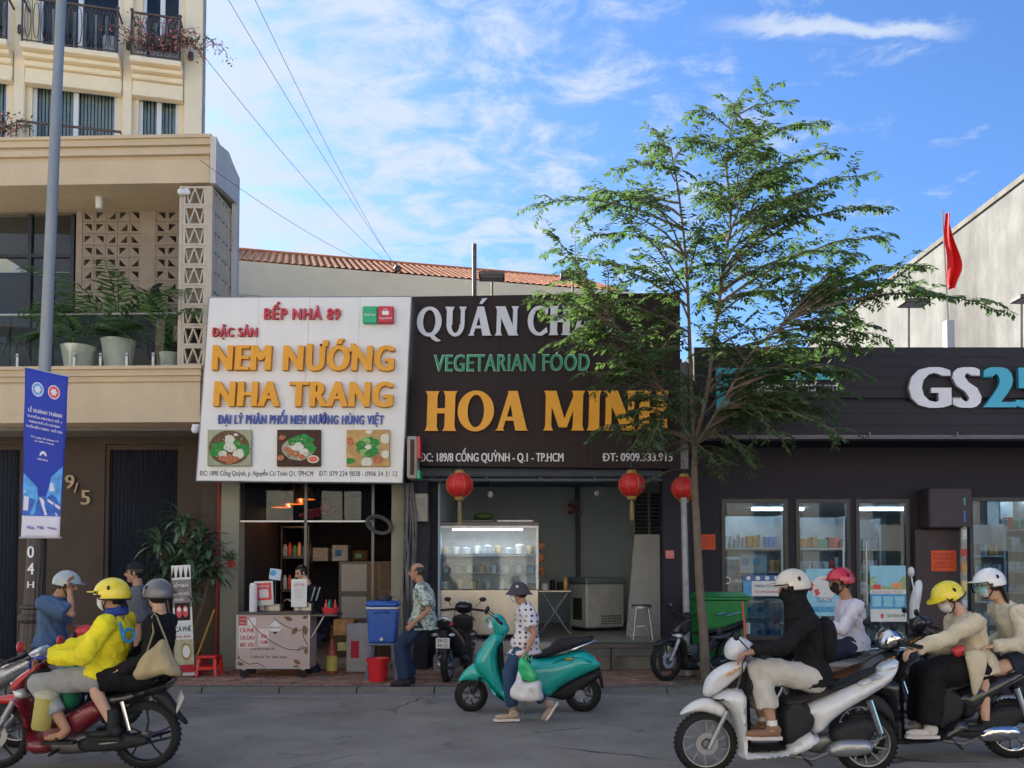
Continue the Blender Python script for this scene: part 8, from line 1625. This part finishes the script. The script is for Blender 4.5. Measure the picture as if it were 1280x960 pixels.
def person(label, Y, face, head, neck, pel, hands, ankles, top, bottom, shoes='shoe', S=1.0, skin=None, look=None, sleeve=1.0, pant=1.0, ease=.02, pease=.02, hem=-.04, flare=0, eh=None, kh=None, gear='hair', gearm=None, mask=None, group=None, curl=.6, collar=False, shw=.185, toes=None, belly=0, fold=.013, hips=.09, yaw=0, hair_long=False, coat=0, palm=None, bare_feet=False, hood=None, lower='trousers'):
    """pixel positions (px, py, metres nearer(-)/farther(+) than Y)"""
    skin = skin or M_skin; Q = lambda a: P(a[0], a[1], Y + (a[2] if len(a) > 2 else 0)); F = V((face, 0, 0)); F.rotate(Matrix.Rotation(R(yaw), 3, 'Z')); Lf = V((0, 0, 1)).cross(F); hd, nk, pv = Q(head), Q(neck), Q(pel)
    base = V((pv.x, pv.y, 0)); t = thing('person', label, 'person', tuple(base), 0, group); up = (nk - pv).normalized(); Ft = Lf.cross(up).normalized() if Lf.cross(up).dot(F) > 0 else -Lf.cross(up).normalized(); T = (nk - pv).length
    def at(s): return pv + up * T * s + Ft * math.sin(max(0, min(1, s)) * math.pi) * -.03 * S
    prof = [(-.16, .12, .09), (-.05, .155, .112), (.08, .155, .11), (.3, .125 + belly * .3, .088 + belly), (.5, .138 + belly * .2, .096 + belly * .7), (.72, .158, .105), (.86, .155, .09), (.95, .10, .075), (1.02, .06, .06)]
    body = MB(); loft(body, [at(s) for s, a, b in prof], [(a * S, b * S) for s, a, b in prof], Lf, Ft)
    bone(body, [nk - up * .02, nk.lerp(hd, .55)], [.056 * S, .052 * S]); shs = [at(.87) + Lf * shw * S, at(.87) - Lf * shw * S]; hps = [pv + Lf * hips * S, pv - Lf * hips * S]; arms = []; legs = []
    eh = eh or [(0, 0, -1)] * 2; kh = kh or [F + V((0, 0, .3))] * 2; out = MB(); 
    for i in (0, 1):
        w = Q(hands[i]); el = ik(shs[i], w, .29 * S, .255 * S, eh[i]); arms.append((shs[i], el, w)); bone(body, [shs[i], shs[i].lerp(el, .5), el, el.lerp(w, .35), w], [.052 * S, .046 * S, .038 * S, .038 * S, .026 * S]); dd = (w - el).normalized()
        a = Q(ankles[i]); kn = ik(hps[i], a, .43 * S, .42 * S, kh[i]); legs.append((hps[i], kn, a)); bone(body, [hps[i], hps[i].lerp(kn, .5), kn, kn.lerp(a, .3), a], [.088 * S, .075 * S, .056 * S, .056 * S, .036 * S])
    r = remesh(body, .014, 2)
    # head, hands and feet in finer resolution, part of the same body mesh
    fine = MB(); lk = V(look) if look else F; u = (nk.lerp(hd, 1) - nk).normalized(); f = lk.normalized(); u = (V((0, 0, 1)) + up * .15); u = (u - f * u.dot(f)).normalized(); l = u.cross(f); Mh = Matrix((f, l, u)).transposed(); k = S * 1.0
    H = lambda x, y, z: hd + f * x * k + l * y * k + u * z * k
    fine.sph(H(-.012, 0, .025), .098 * k, .077 * k, .092 * k, 16, Mh); fine.sph(H(.018, 0, -.03), .072 * k, .063 * k, .085 * k, 14, Mh); fine.sph(H(.052, 0, -.088), .032 * k, .03 * k, .026 * k, 10, Mh); fine.sph(H(.068, 0, .028), .022 * k, .05 * k, .014 * k, 10, Mh)
    fine.tube([H(.083, 0, .018), H(.100, 0, -.008), H(.108, 0, -.024), H(.088, 0, -.034)], [.008 * k, .011 * k, .014 * k, .012 * k], 8); fine.tube([H(-.015, 0, -.04), H(-.03, 0, -.13)], [.05 * k, .052 * k], 12)
    for s in (1, -1): fine.sph(H(-.004, s * .079, -.008), .018 * k, .009 * k, .031 * k, 10, Mh); fine.sph(H(.05, s * .035, -.03), .028 * k, .024 * k, .026 * k, 8, Mh)
    for i in (0, 1):
        sh_, el, w = arms[i]; dd = (w - el).normalized(); pn = V(palm[i]) if palm else V((0, 0, -1)) if abs(dd.z) < .75 else Lf * (-1 if i == 0 else 1); hand(fine, w, dd, pn, S, curl); fine.tube([w - dd * .03, w + dd * .02], [.026 * S, .024 * S], 10)
        if bare_feet or shoes == 'sandal': a = legs[i][2]; td = V(toes[i]) if toes else F; fine.tube([a, a + td * .04 + V((0, 0, -.045)), a + td * .13 + V((0, 0, -.062)), a + td * .17 + V((0, 0, -.066))], [.036 * S, .034 * S, .030 * S, .014 * S], 10)
    r2 = remesh(fine, .006, 1); m = MB(); m.add(r.v, r.f); m.add(r2.v, r2.f); m.build('body', skin, t, world=True, smooth=180)
    for s in (1, -1): q = MB(); q.sph(H(.078, s * .030, .003), .009 * k, .013 * k, .007 * k, 8, Mh); q.build('eye', M_eye, t, world=True)
    q = MB(); q.sph(H(.083, 0, -.058), .008 * k, .022 * k, .0065 * k, 8, Mh); q.build('mouth', M_lip, t, world=True)
    for s in (1, -1): q = MB(); q.tube([H(.082, s * .015, .026), H(.080, s * .032, .031), H(.066, s * .048, .025)], .0045 * k, 5); q.build('eyebrow', M_hair, t, world=True)
    # clothes
    c = MB(); e = ease; pf = [(s, a, b) for s, a, b in prof if s > hem + .03]; pf = [(hem, .165 + flare, .125 + flare)] + pf
    loft(c, [at(s) if s >= 0 else at(0) + up * T * s for s, a, b in pf], [((a + e + .022 * (s < .2)) * S, (b + e + .03 * (s < .2)) * S) if s < .9 else ((a + e * .6) * S, (b + e * .6) * S) for s, a, b in pf][:-1] + [(.064 * S, .066 * S)], Lf, Ft)
    for sh_, el, w in arms:
        if sleeve <= .5: en = sh_.lerp(el, sleeve * 2); bone(c, [sh_, sh_.lerp(en, .6)], [.062 * S + e, .060 * S + e]); c.tube([sh_, en], [.062 * S + e, .060 * S + e * 1.2], 12)
        else: en = el.lerp(w, (sleeve - .5) * 2); bone(c, [sh_, sh_.lerp(el, .5), el], [.056 * S + e, .048 * S + e, .042 * S + e]); c.tube([el, el.lerp(en, .5), en], [.042 * S + e, .038 * S + e, .030 * S + e], 12)
    remesh(c, .014, 2, fold, 11, len(label)).build('shirt' if not coat else 'coat', top, t, world=True, smooth=180)
    c = MB(); e = pease; loft(c, [at(s) for s in (-.1, .02, .14)], [((.15 + e) * S, (.115 + e) * S), ((.168 + e * .6) * S, (.125 + e * .6) * S), ((.155 + .008) * S, (.115 + .008) * S)], Lf, Ft)
    for hp, kn, a in legs:
        if pant <= .5: en = hp.lerp(kn, pant * 2); c.tube([hp, en], [.098 * S + e, .085 * S + e * 1.3], 12); c.sph(hp, .098 * S + e, n=10)
        else: en = kn.lerp(a, (pant - .5) * 2); bone(c, [hp, hp.lerp(kn, .5), kn], [.084 * S + e, .078 * S + e, .064 * S + e]); c.tube([kn, kn.lerp(en, .5), en], [.066 * S + e, .058 * S + e * 1.15, .048 * S + e * 1.3], 12)
    remesh(c, .015, 2, fold, 7, len(label) + 3).build(lower, bottom, t, world=True, smooth=180)
    if shoes:
        sm_ = shoes if not isinstance(shoes, str) else M_bpl
        for i, (hp, kn, a) in enumerate(legs):
            td = V(toes[i]).normalized() if toes else F; sd = V((0, 0, 1)).cross(td).normalized(); dn = td.cross(sd).normalized(); dn = -dn if dn.z > 0 else dn; q = MB()
            if shoes == 'sandal': 
                o = a + dn * .10; q.poly([(-.07, -.035), (.05, -.045), (.15, -.045), (.195, 0), (.15, .045), (.05, .045), (-.07, .035)], o, td, sd, -dn, -.012, .012); q.tube([a + dn * .09 + td * .06 - sd * .045, a + dn * .03 + td * .07, a + dn * .09 + td * .06 + sd * .045], .012, 6); q.build('sandal', sm_, t, world=True, smooth=40, fix=True)
            else:
                Ms = Matrix((td, sd, -dn)).transposed(); q.sph(a + dn * .05 - td * .01, .065 * S, .042 * S, .055 * S, 12, Ms); q.sph(a + dn * .075 + td * .10, .11 * S, .046 * S, .036 * S, 12, Ms); q.tube([a, a + dn * .05], [.044 * S, .046 * S], 12); rr_ = remesh(q, .009, 2); so_ = rr_.build('shoe', sm_, t, world=True, smooth=180)
                q = MB(); q.poly([(-.07, -.036), (.04, -.043), (.15, -.045), (.205, -.02), (.205, .02), (.15, .045), (.04, .043), (-.07, .036)], a + dn * .105, td, sd, -dn, -.012, .012); q.build('sole', M_pap if sm_ is not M_bpl else M_bpl, so_, world=True, smooth=0, fix=True)
    fr = (f, l, u); hc = H(-.008, 0, .02)
    if gear == 'helmet':
        patch(hc, fr, (.142 * k, .122 * k, .135 * k), lambda x, y, z: z > -.02 - (.28 if x < .15 else -.12), .018).build('helmet', gearm, t, world=True, smooth=60)
        q = MB(); pts = [hc + f * .142 * k * math.cos(a) * 1.0 + l * .122 * k * math.sin(a) * 1.0 + u * (.012 if abs(a) < 1.2 else -.038) * k for a in [R(i * 10) for i in range(-18, 19)]]; q.tube(pts, .006, 6); q.build('helmet_trim', M_bpl, t, world=True)
        q = MB(); 
        vs = []
        for i in range(13): a = R(-62 + i * 124 / 12); o = hc + f * .136 * k * math.cos(a) + l * .118 * k * math.sin(a) + u * .03 * k; vs += [o, o + (f * math.cos(a) * .055 + l * math.sin(a) * .02) * k - u * .006]
        N = len(vs); vs += [p - u * .006 for p in vs]; q.add(vs, [(2 * i, 2 * i + 1, 2 * i + 3, 2 * i + 2) for i in range(12)] + [(N + 2 * i + 2, N + 2 * i + 3, N + 2 * i + 1, N + 2 * i) for i in range(12)] + [(2 * i + 1, N + 2 * i + 1, N + 2 * i + 3, 2 * i + 3) for i in range(12)]); q.build('helmet_peak', gearm, t, world=True)
        q = MB(); q.tube([H(.0, .085, -.02), H(.03, .07, -.08), H(.045, .0, -.122), H(.03, -.07, -.08), H(.0, -.085, -.02)], .006, 5); q.build('chin_strap', M_bpl, t, world=True)
        q = MB()
        for j in range(3): a = R(-20 + 20 * j); q.sph(hc + (f * -.02 + l * (.118 * math.cos(a)) + u * (.05 + .03 * math.sin(a))) * k, .012, .006, .012, n=8)
        q.build('helmet_vent', M_bpl, t, world=True)
    if gear == 'cap':
        patch(hc, fr, (.112 * k, .094 * k, .105 * k), lambda x, y, z: z > .12, .006).build('cap', gearm, t, world=True); q = MB(); q.poly([(.07, -.07), (.12, -.065), (.165, -.035), (.178, 0), (.165, .035), (.12, .065), (.07, .07)], hc + u * .022 * k, f, l, u, -.003, .003); q.build('cap_peak', gearm, t, world=True, fix=True)
    if gear == 'bucket':
        patch(hc, fr, (.112 * k, .096 * k, .118 * k), lambda x, y, z: z > .18, .006).build('hat', gearm, t, world=True); q = MB(Matrix.Translation(hc) @ Mh.to_4x4()); q.lathe([(.094 * k, .03), (.125 * k, .005), (.165 * k, -.03), (.163 * k, -.036), (.12 * k, 0), (.09 * k, .026)], (0, 0, 0), 26); q.build('hat_brim', gearm, t, world=True); q = MB(); q.sph(hc + f * .02 + l * .108 * k + u * .05, .016, .008, .016, n=10); q.build('hat_badge', M_plw, t, world=True)
    if gear != 'bald': patch(H(-.014, 0, .022), fr, (.104 * k, .085 * k, .100 * k), (lambda x, y, z: (x < .45 and z > -.55 - (.3 if x < -.2 else 0)) or z > .55) if not hair_long else (lambda x, y, z: x < .35 or z > .5), .006, 30, .05).build('hair', M_hair, t, world=True, smooth=180)
    else: patch(H(-.014, 0, .016), fr, (.103 * k, .084 * k, .096 * k), lambda x, y, z: (x < .3 - .5 * abs(z - .1) and -.55 < z < .45 and not (x > .0 and z < -.1)), .006, 30, .04).build('hair', pm('hair_grey', (.05, .045, .042), .6, var=.3, ns=30), t, world=True, smooth=180)
    if mask: patch(H(.016, 0, -.045), fr, (.092 * k, .070 * k, .072 * k), lambda x, y, z: x > .25 and abs(z) < .85, .003, 26, .03).build('face_mask', mask, t, world=True, smooth=180); q = MB(); [q.tube([H(.045, s * .062, -.03), H(.0, s * .088, -.0)], .002, 4) for s in (1, -1)]; q.build('mask_loop', mask, t, world=True)
    if hood: c = MB(); c.sph(H(-.01, 0, -.07), .098 * k, .088 * k, .10 * k, 16, Mh); c.tube([H(-.02, 0, -.1), nk - up * .05], [.085 * k, .115 * k], 14); c.sph(H(-.02, 0, .0), .108 * k, .093 * k, .10 * k, 16, Mh); h = remesh(c, .012, 2, .005, 11, 2); h.v = [tuple(V(p)) for p in h.v]; h.f = [q_ for q_ in h.f if not ((sum((V(h.v[i]) for i in q_), V()) / len(q_) - H(0, 0, 0)).dot(f) > .055 * k and abs((sum((V(h.v[i]) for i in q_), V()) / len(q_) - H(0, 0, .012)).dot(u)) < .03 * k)]; h.m = [0] * len(h.f); clean(h); h.build('hood', hood, t, world=True, smooth=180)
    return dict(t=t, H=H, fr=fr, arms=arms, legs=legs, at=at, L=Lf, F=F, up=up, Ft=Ft, S=S)
def helmt(n, c): return pm(n, c, .25, var=.03, ns=4, bump=0, coat=.5)
def bag(nm, label, pts, Y, W, mat, k=3, straps=None, disp=.01):
    q = MB(); loc = P(pts[0][0], pts[0][1], Y); q.inflate(cr([(P(a, b, Y).x, P(a, b, Y).z) for a, b in pts], k), W, .07, .004, Y, .02); q.v = [(x + disp * noise.noise(V((x * 14, y * 14, z * 9))), y + disp * 1.6 * noise.noise(V((x * 12 + 5, y * 12, z * 7))), z) for x, y, z in q.v]; t = thing(nm, label, 'bag', tuple(loc)); q.build('bag_body', mat, t, world=True, smooth=180)
    for s in straps or []: q = MB(); q.tube([tuple(P(a, b, Y + d)) for a, b, d in s], .016, 6, flat=.3); q.build('strap', mat, t, world=True)
    return t
# 1 rider in black on the white scooter
A = person('rider dressed in black with a cream helmet and covered face on the white scooter', 6.96, -1, (990, 735), (1000, 764), (1012, 846), [(941, 815, -.26), (948, 812, .26)], [(965, 905, -.15), (953, 900, .13)], cloth('cloth_black', (.011, .011, .012)), cloth('linen_grey', (.52, .50, .46)), pm('shoe_brown', (.26, .14, .09), .6), 1.0, gear='helmet', gearm=helmt('helmet_cream', (.60, .57, .48)), hood=MATS['cloth_black'], mask=MATS['cloth_black'], ease=.018, pease=.026, hem=-.12, pant=.86, eh=[(0.4, -.3, -1), (0.4, .3, -1)], curl=.9, fold=.012, look=(-1, 0, -.08))
c = MB(); q = A['at']; c.sph(q(.55) - A['F'] * .13, .09, .15, .19, 16); remesh(c, .014, 3, .01, 8, 4).build('hood_roll', MATS['cloth_black'], A['t'], world=True, smooth=180)
for i in (0, 1): q = MB(); a = A['legs'][i][2]; q.tube([a + V((0, 0, .03)), a + V((0, 0, -.05))], [.041, .044], 12); q.build('sock', M_plw, A['t'], world=True)
# 2 rider in lavender shirt
person('rider in a pale lavender shirt and black mask wearing a red helmet', 8.5, -1, (1050, 728), (1060, 750), (1064, 806), [(1019, 779, -.2), (1021, 777, .25)], [(1038, 872, -.15), (1038, 872, .15)], cloth('shirt_lavender', (.64, .61, .70)), cloth('navy_trousers', (.03, .035, .07)), 'shoe', .96, gear='helmet', gearm=helmt('helmet_red', (.50, .02, .045)), mask=pm('mask_black', (.02, .02, .022), .8, bump=0), ease=.018, hem=-.12, eh=[(0.5, -.4, -1), (0.5, .3, -1)], look=(-1, -.15, -.05))
# 3 rider with the yellow helmet on the black scooter
M_coat = cloth('coat_cream', (.58, .51, .37)); B = person('rider in a long cream coat, black trousers and yellow helmet looking down', 7.55, -1, (1185, 748), (1203, 768), (1219, 832), [(1146, 811, -.26), (1150, 808, .24)], [(1162, 905, -.16), (1150, 900, .14)], M_coat, cloth('black_wide', (.010, .010, .011)), pm('shoe_white', (.62, .58, .56), .5), .98, skin=M_skin2, gear='helmet', gearm=helmt('helmet_yellow', (.80, .64, .03)), mask=pm('mask_pale', (.62, .62, .66), .8, bump=0), look=(-1, -.1, -.55), ease=.024, pease=.042, hem=-.15, eh=[(0.4, -.3, -1), (0.4, .3, -1)], coat=1, curl=.8, fold=.010)
q = MB(); q.inflate(cr([(P(a, b, 7.35).x, P(a, b, 7.35).z) for a, b in ((1206, 815), (1230, 815), (1230, 838), (1219, 867), (1214, 866), (1210, 842))], 3), .03, .05, .004, 7.33, .02); q.build('coat_tail', M_coat, B['t'], world=True, smooth=180)
bag('red_bag', 'small red and white bag on the lap of the rider in the cream coat', [(1190, 812), (1203, 806), (1206, 816), (1196, 822)], 7.42, .04, M_redp)
# 4 passenger in cable knit
M_knit = pm('cable_knit', (.60, .54, .42), .95, var=.12, ns=10, bump=.9, bs=75); C = person('passenger in a cream cable knit jumper and white helmet holding the rider in front', 7.6, -1, (1236, 731), (1254, 754), (1275, 828), [(1243, 808, -.22), (1236, 806, .2)], [(1232, 900, -.18), (1232, 900, .18)], M_knit, cloth('denim_shorts', (.025, .03, .05)), 'shoe', .95, skin=M_skin2, gear='helmet', gearm=helmt('helmet_white', (.72, .73, .76)), mask=MATS['mask_pale'], hair_long=True, pant=.22, ease=.02, hem=-.05, eh=[(0.8, -.4, -.8), (0.8, .4, -.8)], kh=[(-1, -.1, .3), (-1, .1, .3)], look=(-1, 0, -.12), fold=.012, lower='shorts')
q = MB(); H = C['H']
for k in range(10): q.tube([H(-.07 - .004 * k, .07 - .015 * k, .0), H(-.10, .08 - .017 * k, -.10), H(-.11, .08 - .018 * k, -.22)], [.02, .018, .006], 6)
q.build('long_hair', M_hair, C['t'], world=True); patch(H(.0, 0, .0), C['fr'], (.15, .128, .13), lambda x, y, z: x > .5 and -.5 < z < .25, .003).build('clear_visor', glassm('visor', (.78, .93, .93), .15), C['t'], world=True)
# 5 woman walking in front of the teal scooter
M_dots = patm('polka_dots', (.03, .03, .06), (.66, .62, .64), 17, .24, rand=.2, soft=.03, stretch=(1, 0, 1)); D_ = person('woman in a polka dot blouse, jeans and dark bucket hat walking with bags', 9.36, -1, (648, 741), (655, 757), (656, 803), [(657, 817, -.24), (655, 822, .22)], [(641, 887, -.06), (682, 878, .10)], M_dots, cloth('jeans', (.035, .07, .14)), pm('shoe_tan', (.42, .32, .24), .6), .88, skin=M_skin, gear='bucket', gearm=pm('hat_dark', (.07, .06, .075), .85), mask=MATS['mask_pale'], hair_long=True, sleeve=.36, ease=.03, hem=-.3, flare=.03, pant=.95, pease=.012, eh=[(1, -.2, 0), (1, .2, 0)], kh=[(-1, 0, 0), (-1, 0, -.2)], toes=[(-1, 0, -.02), (-.55, 0, -.83)], palm=[(0, 1, 0), (0, -1, 0)])
bag('green_shopping_bag', 'translucent green plastic bag in the hand of the walking woman', [(650, 822), (660, 826), (668, 838), (674, 848), (664, 852), (652, 848), (648, 836)], 9.08, .05, pm('plastic_green', (.03, .45, .17), .3, bump=.1), straps=[[(652, 824, 0), (657, 815, -.01), (662, 826, 0)]])
bag('white_shopping_bag', 'white plastic bag hanging below the green one beside the walking woman', [(650, 835), (654, 850), (664, 852), (674, 850), (680, 872), (672, 876), (656, 877), (640, 873), (639, 862), (645, 850)], 9.10, .08, pm('plastic_white_bag', (.66, .66, .66), .35, bump=.2), straps=[[(649, 838, 0), (656, 818, -.02), (664, 851, 0)]], disp=.02)
# 6 balding man leaning on the black scooter
M_flor = patm('floral_shirt', (.10, .17, .14), (.50, .55, .48), 16, .47, 'noise', soft=.05); person('balding man in a pale floral shirt and jeans leaning on the black scooter', 11.6, -1, (521, 715), (527, 731), (528, 777), [(517, 779, -.25), (522, 782, .2)], [(507, 848, -.12), (513, 845, .14)], M_flor, cloth('dark_jeans', (.025, .04, .085)), 'shoe', 1.0, gear='bald', sleeve=.42, ease=.035, hem=-.2, flare=.03, eh=[(1, -.3, 0), (1, .3, 0)], kh=[(-1, 0, .1), (-1, 0, .1)], belly=.02, palm=[(0, 1, 0), (0, -1, 0)])
# 7 seller behind the cart
E = person('seller in a black top with white stripes behind the drinks cart', 13.2, -1, (376.5, 716), (386, 732), (398, 788), [(366, 752, -.15), (372, 752, -.5)], [(396, 846, -.1), (402, 846, .1)], MATS['cloth_black'], MATS['navy_trousers'], 'shoe', .95, skin=M_skin2, look=(-.75, -.6, -.35), sleeve=.35, ease=.03, hem=-.05, yaw=35, eh=[(0, -.3, -1), (0, .3, -1)])
for k in (0, 1): q = MB(); a_, b_ = P(389 + 6 * k, 751, 12.95), P(394 + 6 * k, 734, 12.95); q.tube([a_, a_.lerp(b_, .5), b_], .03, 8, flat=.3); q.build('stripe', M_plw, E['t'], world=True)
# 8 yellow jacket rider and 9 passenger
M_yj = cloth('jacket_yellow', (.78, .68, .03)); G_ = person('rider in a bright yellow delivery jacket and yellow helmet on the red motorbike', 7.14, -1, (139, 746), (146, 768), (128, 846), [(62, 822, -.27), (64, 818, .25)], [(83, 912, -.17), (74, 905, .17)], M_yj, cloth('grey_trousers', (.30, .31, .31)), 'sandal', 1.02, gear='helmet', gearm=MATS['helmet_yellow'], mask=MATS['mask_pale'], ease=.024, hem=.03, flare=0, pant=.82, pease=.018, eh=[(0.3, -.35, -1), (0.3, .35, -1)], kh=[(-1, 0, .9), (-1, 0, .9)], curl=.9, fold=.013)
for i in (0, 1): q = MB(); w = G_['arms'][i][2]; hand(q, w, (w - G_['arms'][i][1]).normalized(), (0, 0, -1), 1.22, .9); q.tube([w - V((-.03, 0, 0)), w], [.038, .036], 10); remesh(q, .006, 1).build('glove', pm('glove_blue', (.04, .06, .25), .8), G_['t'], world=True, smooth=180)
c = MB(); c.tube([G_['H'](-.03, 0, -.09), G_['H'](-.04, 0, -.15)], [.088, .105], 16); remesh(c, .012, 2, .008, 14, 1).build('neck_scarf', pm('scarf_blue', (.03, .06, .25), .85), G_['t'], world=True, smooth=180)
Lg = G_['L']; o = P(153, 795, 6.9)
# curved letter emblem on the back of the jacket
q = MB(); q.tube([P(150, 778, 6.95), P(152, 790, 6.93), P(155, 800, 6.93)], .013, 8); q.tube([tuple(P(161 + 6.5 * math.cos(a_), 794 + 8 * math.sin(a_), 6.93 + .03 * math.cos(a_))) for a_ in [R(20 * i) for i in range(19)]], .013, 8); q.build('back_emblem', pm('emblem_blue', (.02, .20, .38), .6, bump=0), G_['t'], world=True)
P9 = person('passenger in black with a grey helmet sitting behind the yellow jacket rider', 7.2, -1, (197, 745), (201, 768), (187, 843), [(150, 838, -.2), (150, 836, .2)], [(141, 906, -.2), (150, 900, .2)], MATS['cloth_black'], MATS['black_wide'], 'shoe', .95, skin=M_skin2, gear='helmet', gearm=helmt('helmet_grey', (.13, .13, .14)), look=(-.8, .75, 0), hair_long=True, ease=.02, hem=-.1, pant=.42, kh=[(-1, -.15, .6), (-1, .1, .6)], lower='skirt')
q = MB()
for i in (0, 1): a = P9['legs'][i][2]; q = MB(); q.tube([a + V((0, 0, .12)), a + V((0, 0, -.03))], [.048, .044], 12); q.build('sock', M_bpl, P9['t'], world=True)
bag('tan_tote_bag', 'tan cloth tote bag with long straps over the shoulder of the black clad passenger', [(167, 843), (170, 832), (181, 819), (192, 808), (203, 799), (208, 803), (214, 818), (224, 838), (221, 846), (205, 843), (188, 848), (176, 850)], 6.92, .08, cloth('tote_tan', (.38, .31, .18)), straps=[[(183, 818, 0), (192, 790, .02), (190, 772, .08), (194, 768, .15)], [(218, 828, 0), (206, 795, .0), (196, 770, .06), (194, 768, .15)]], disp=.02)
# 10 man in blue shirt facing right, hand at the face
person('person in a dark blue shirt and pale helmet touching the face behind the red motorbike', 9.0, 1, (84, 731), (71, 746), (66, 806), [(98, 784, .2), (87, 738, -.12)], [(92, 880, .15), (88, 880, -.15)], cloth('shirt_blue', (.07, .12, .22)), MATS['jeans'], 'shoe', .97, gear='helmet', gearm=helmt('helmet_sage', (.36, .42, .42)), sleeve=.42, ease=.03, hem=-.05, eh=[(0.3, .2, -1), (0.2, -.2, -1)], look=(1, 0, -.2), palm=[(0, 0, -1), (1, 0, .3)])
RD = clone(RB, 'motorbike half hidden behind the red one, under the person in the blue shirt', 78, 9.0, 0, blk, .95)
q = MB(); q.sph(P(108, 790, 8.9), .11, .12, .075, n=16); q.sph(P(104, 795, 8.9), .14, .12, .02, n=16); tag(q.build('sun_hat', M_redp), 'red cap resting on the bike in front of the person in the blue shirt', 'cap')
# 11 man in grey
person('man in a grey t-shirt and black cap standing with his back to the dark shutter', 10.2, -1, (169, 716), (173, 734), (175, 797), [(170, 822, -.22), (180, 822, .22)], [(172, 876, -.1), (180, 876, .12)], cloth('tee_grey', (.12, .12, .135)), cloth('black_jeans', (.02, .02, .025)), 'shoe', 1.02, gear='cap', gearm=pm('cap_black', (.015, .015, .018), .8), sleeve=.42, ease=.03, hem=-.02, yaw=12, eh=[(1, -.2, 0), (1, .2, 0)], kh=[(-1, 0, 0), (-1, 0, 0)], palm=[(0, 1, 0), (0, -1, 0)])
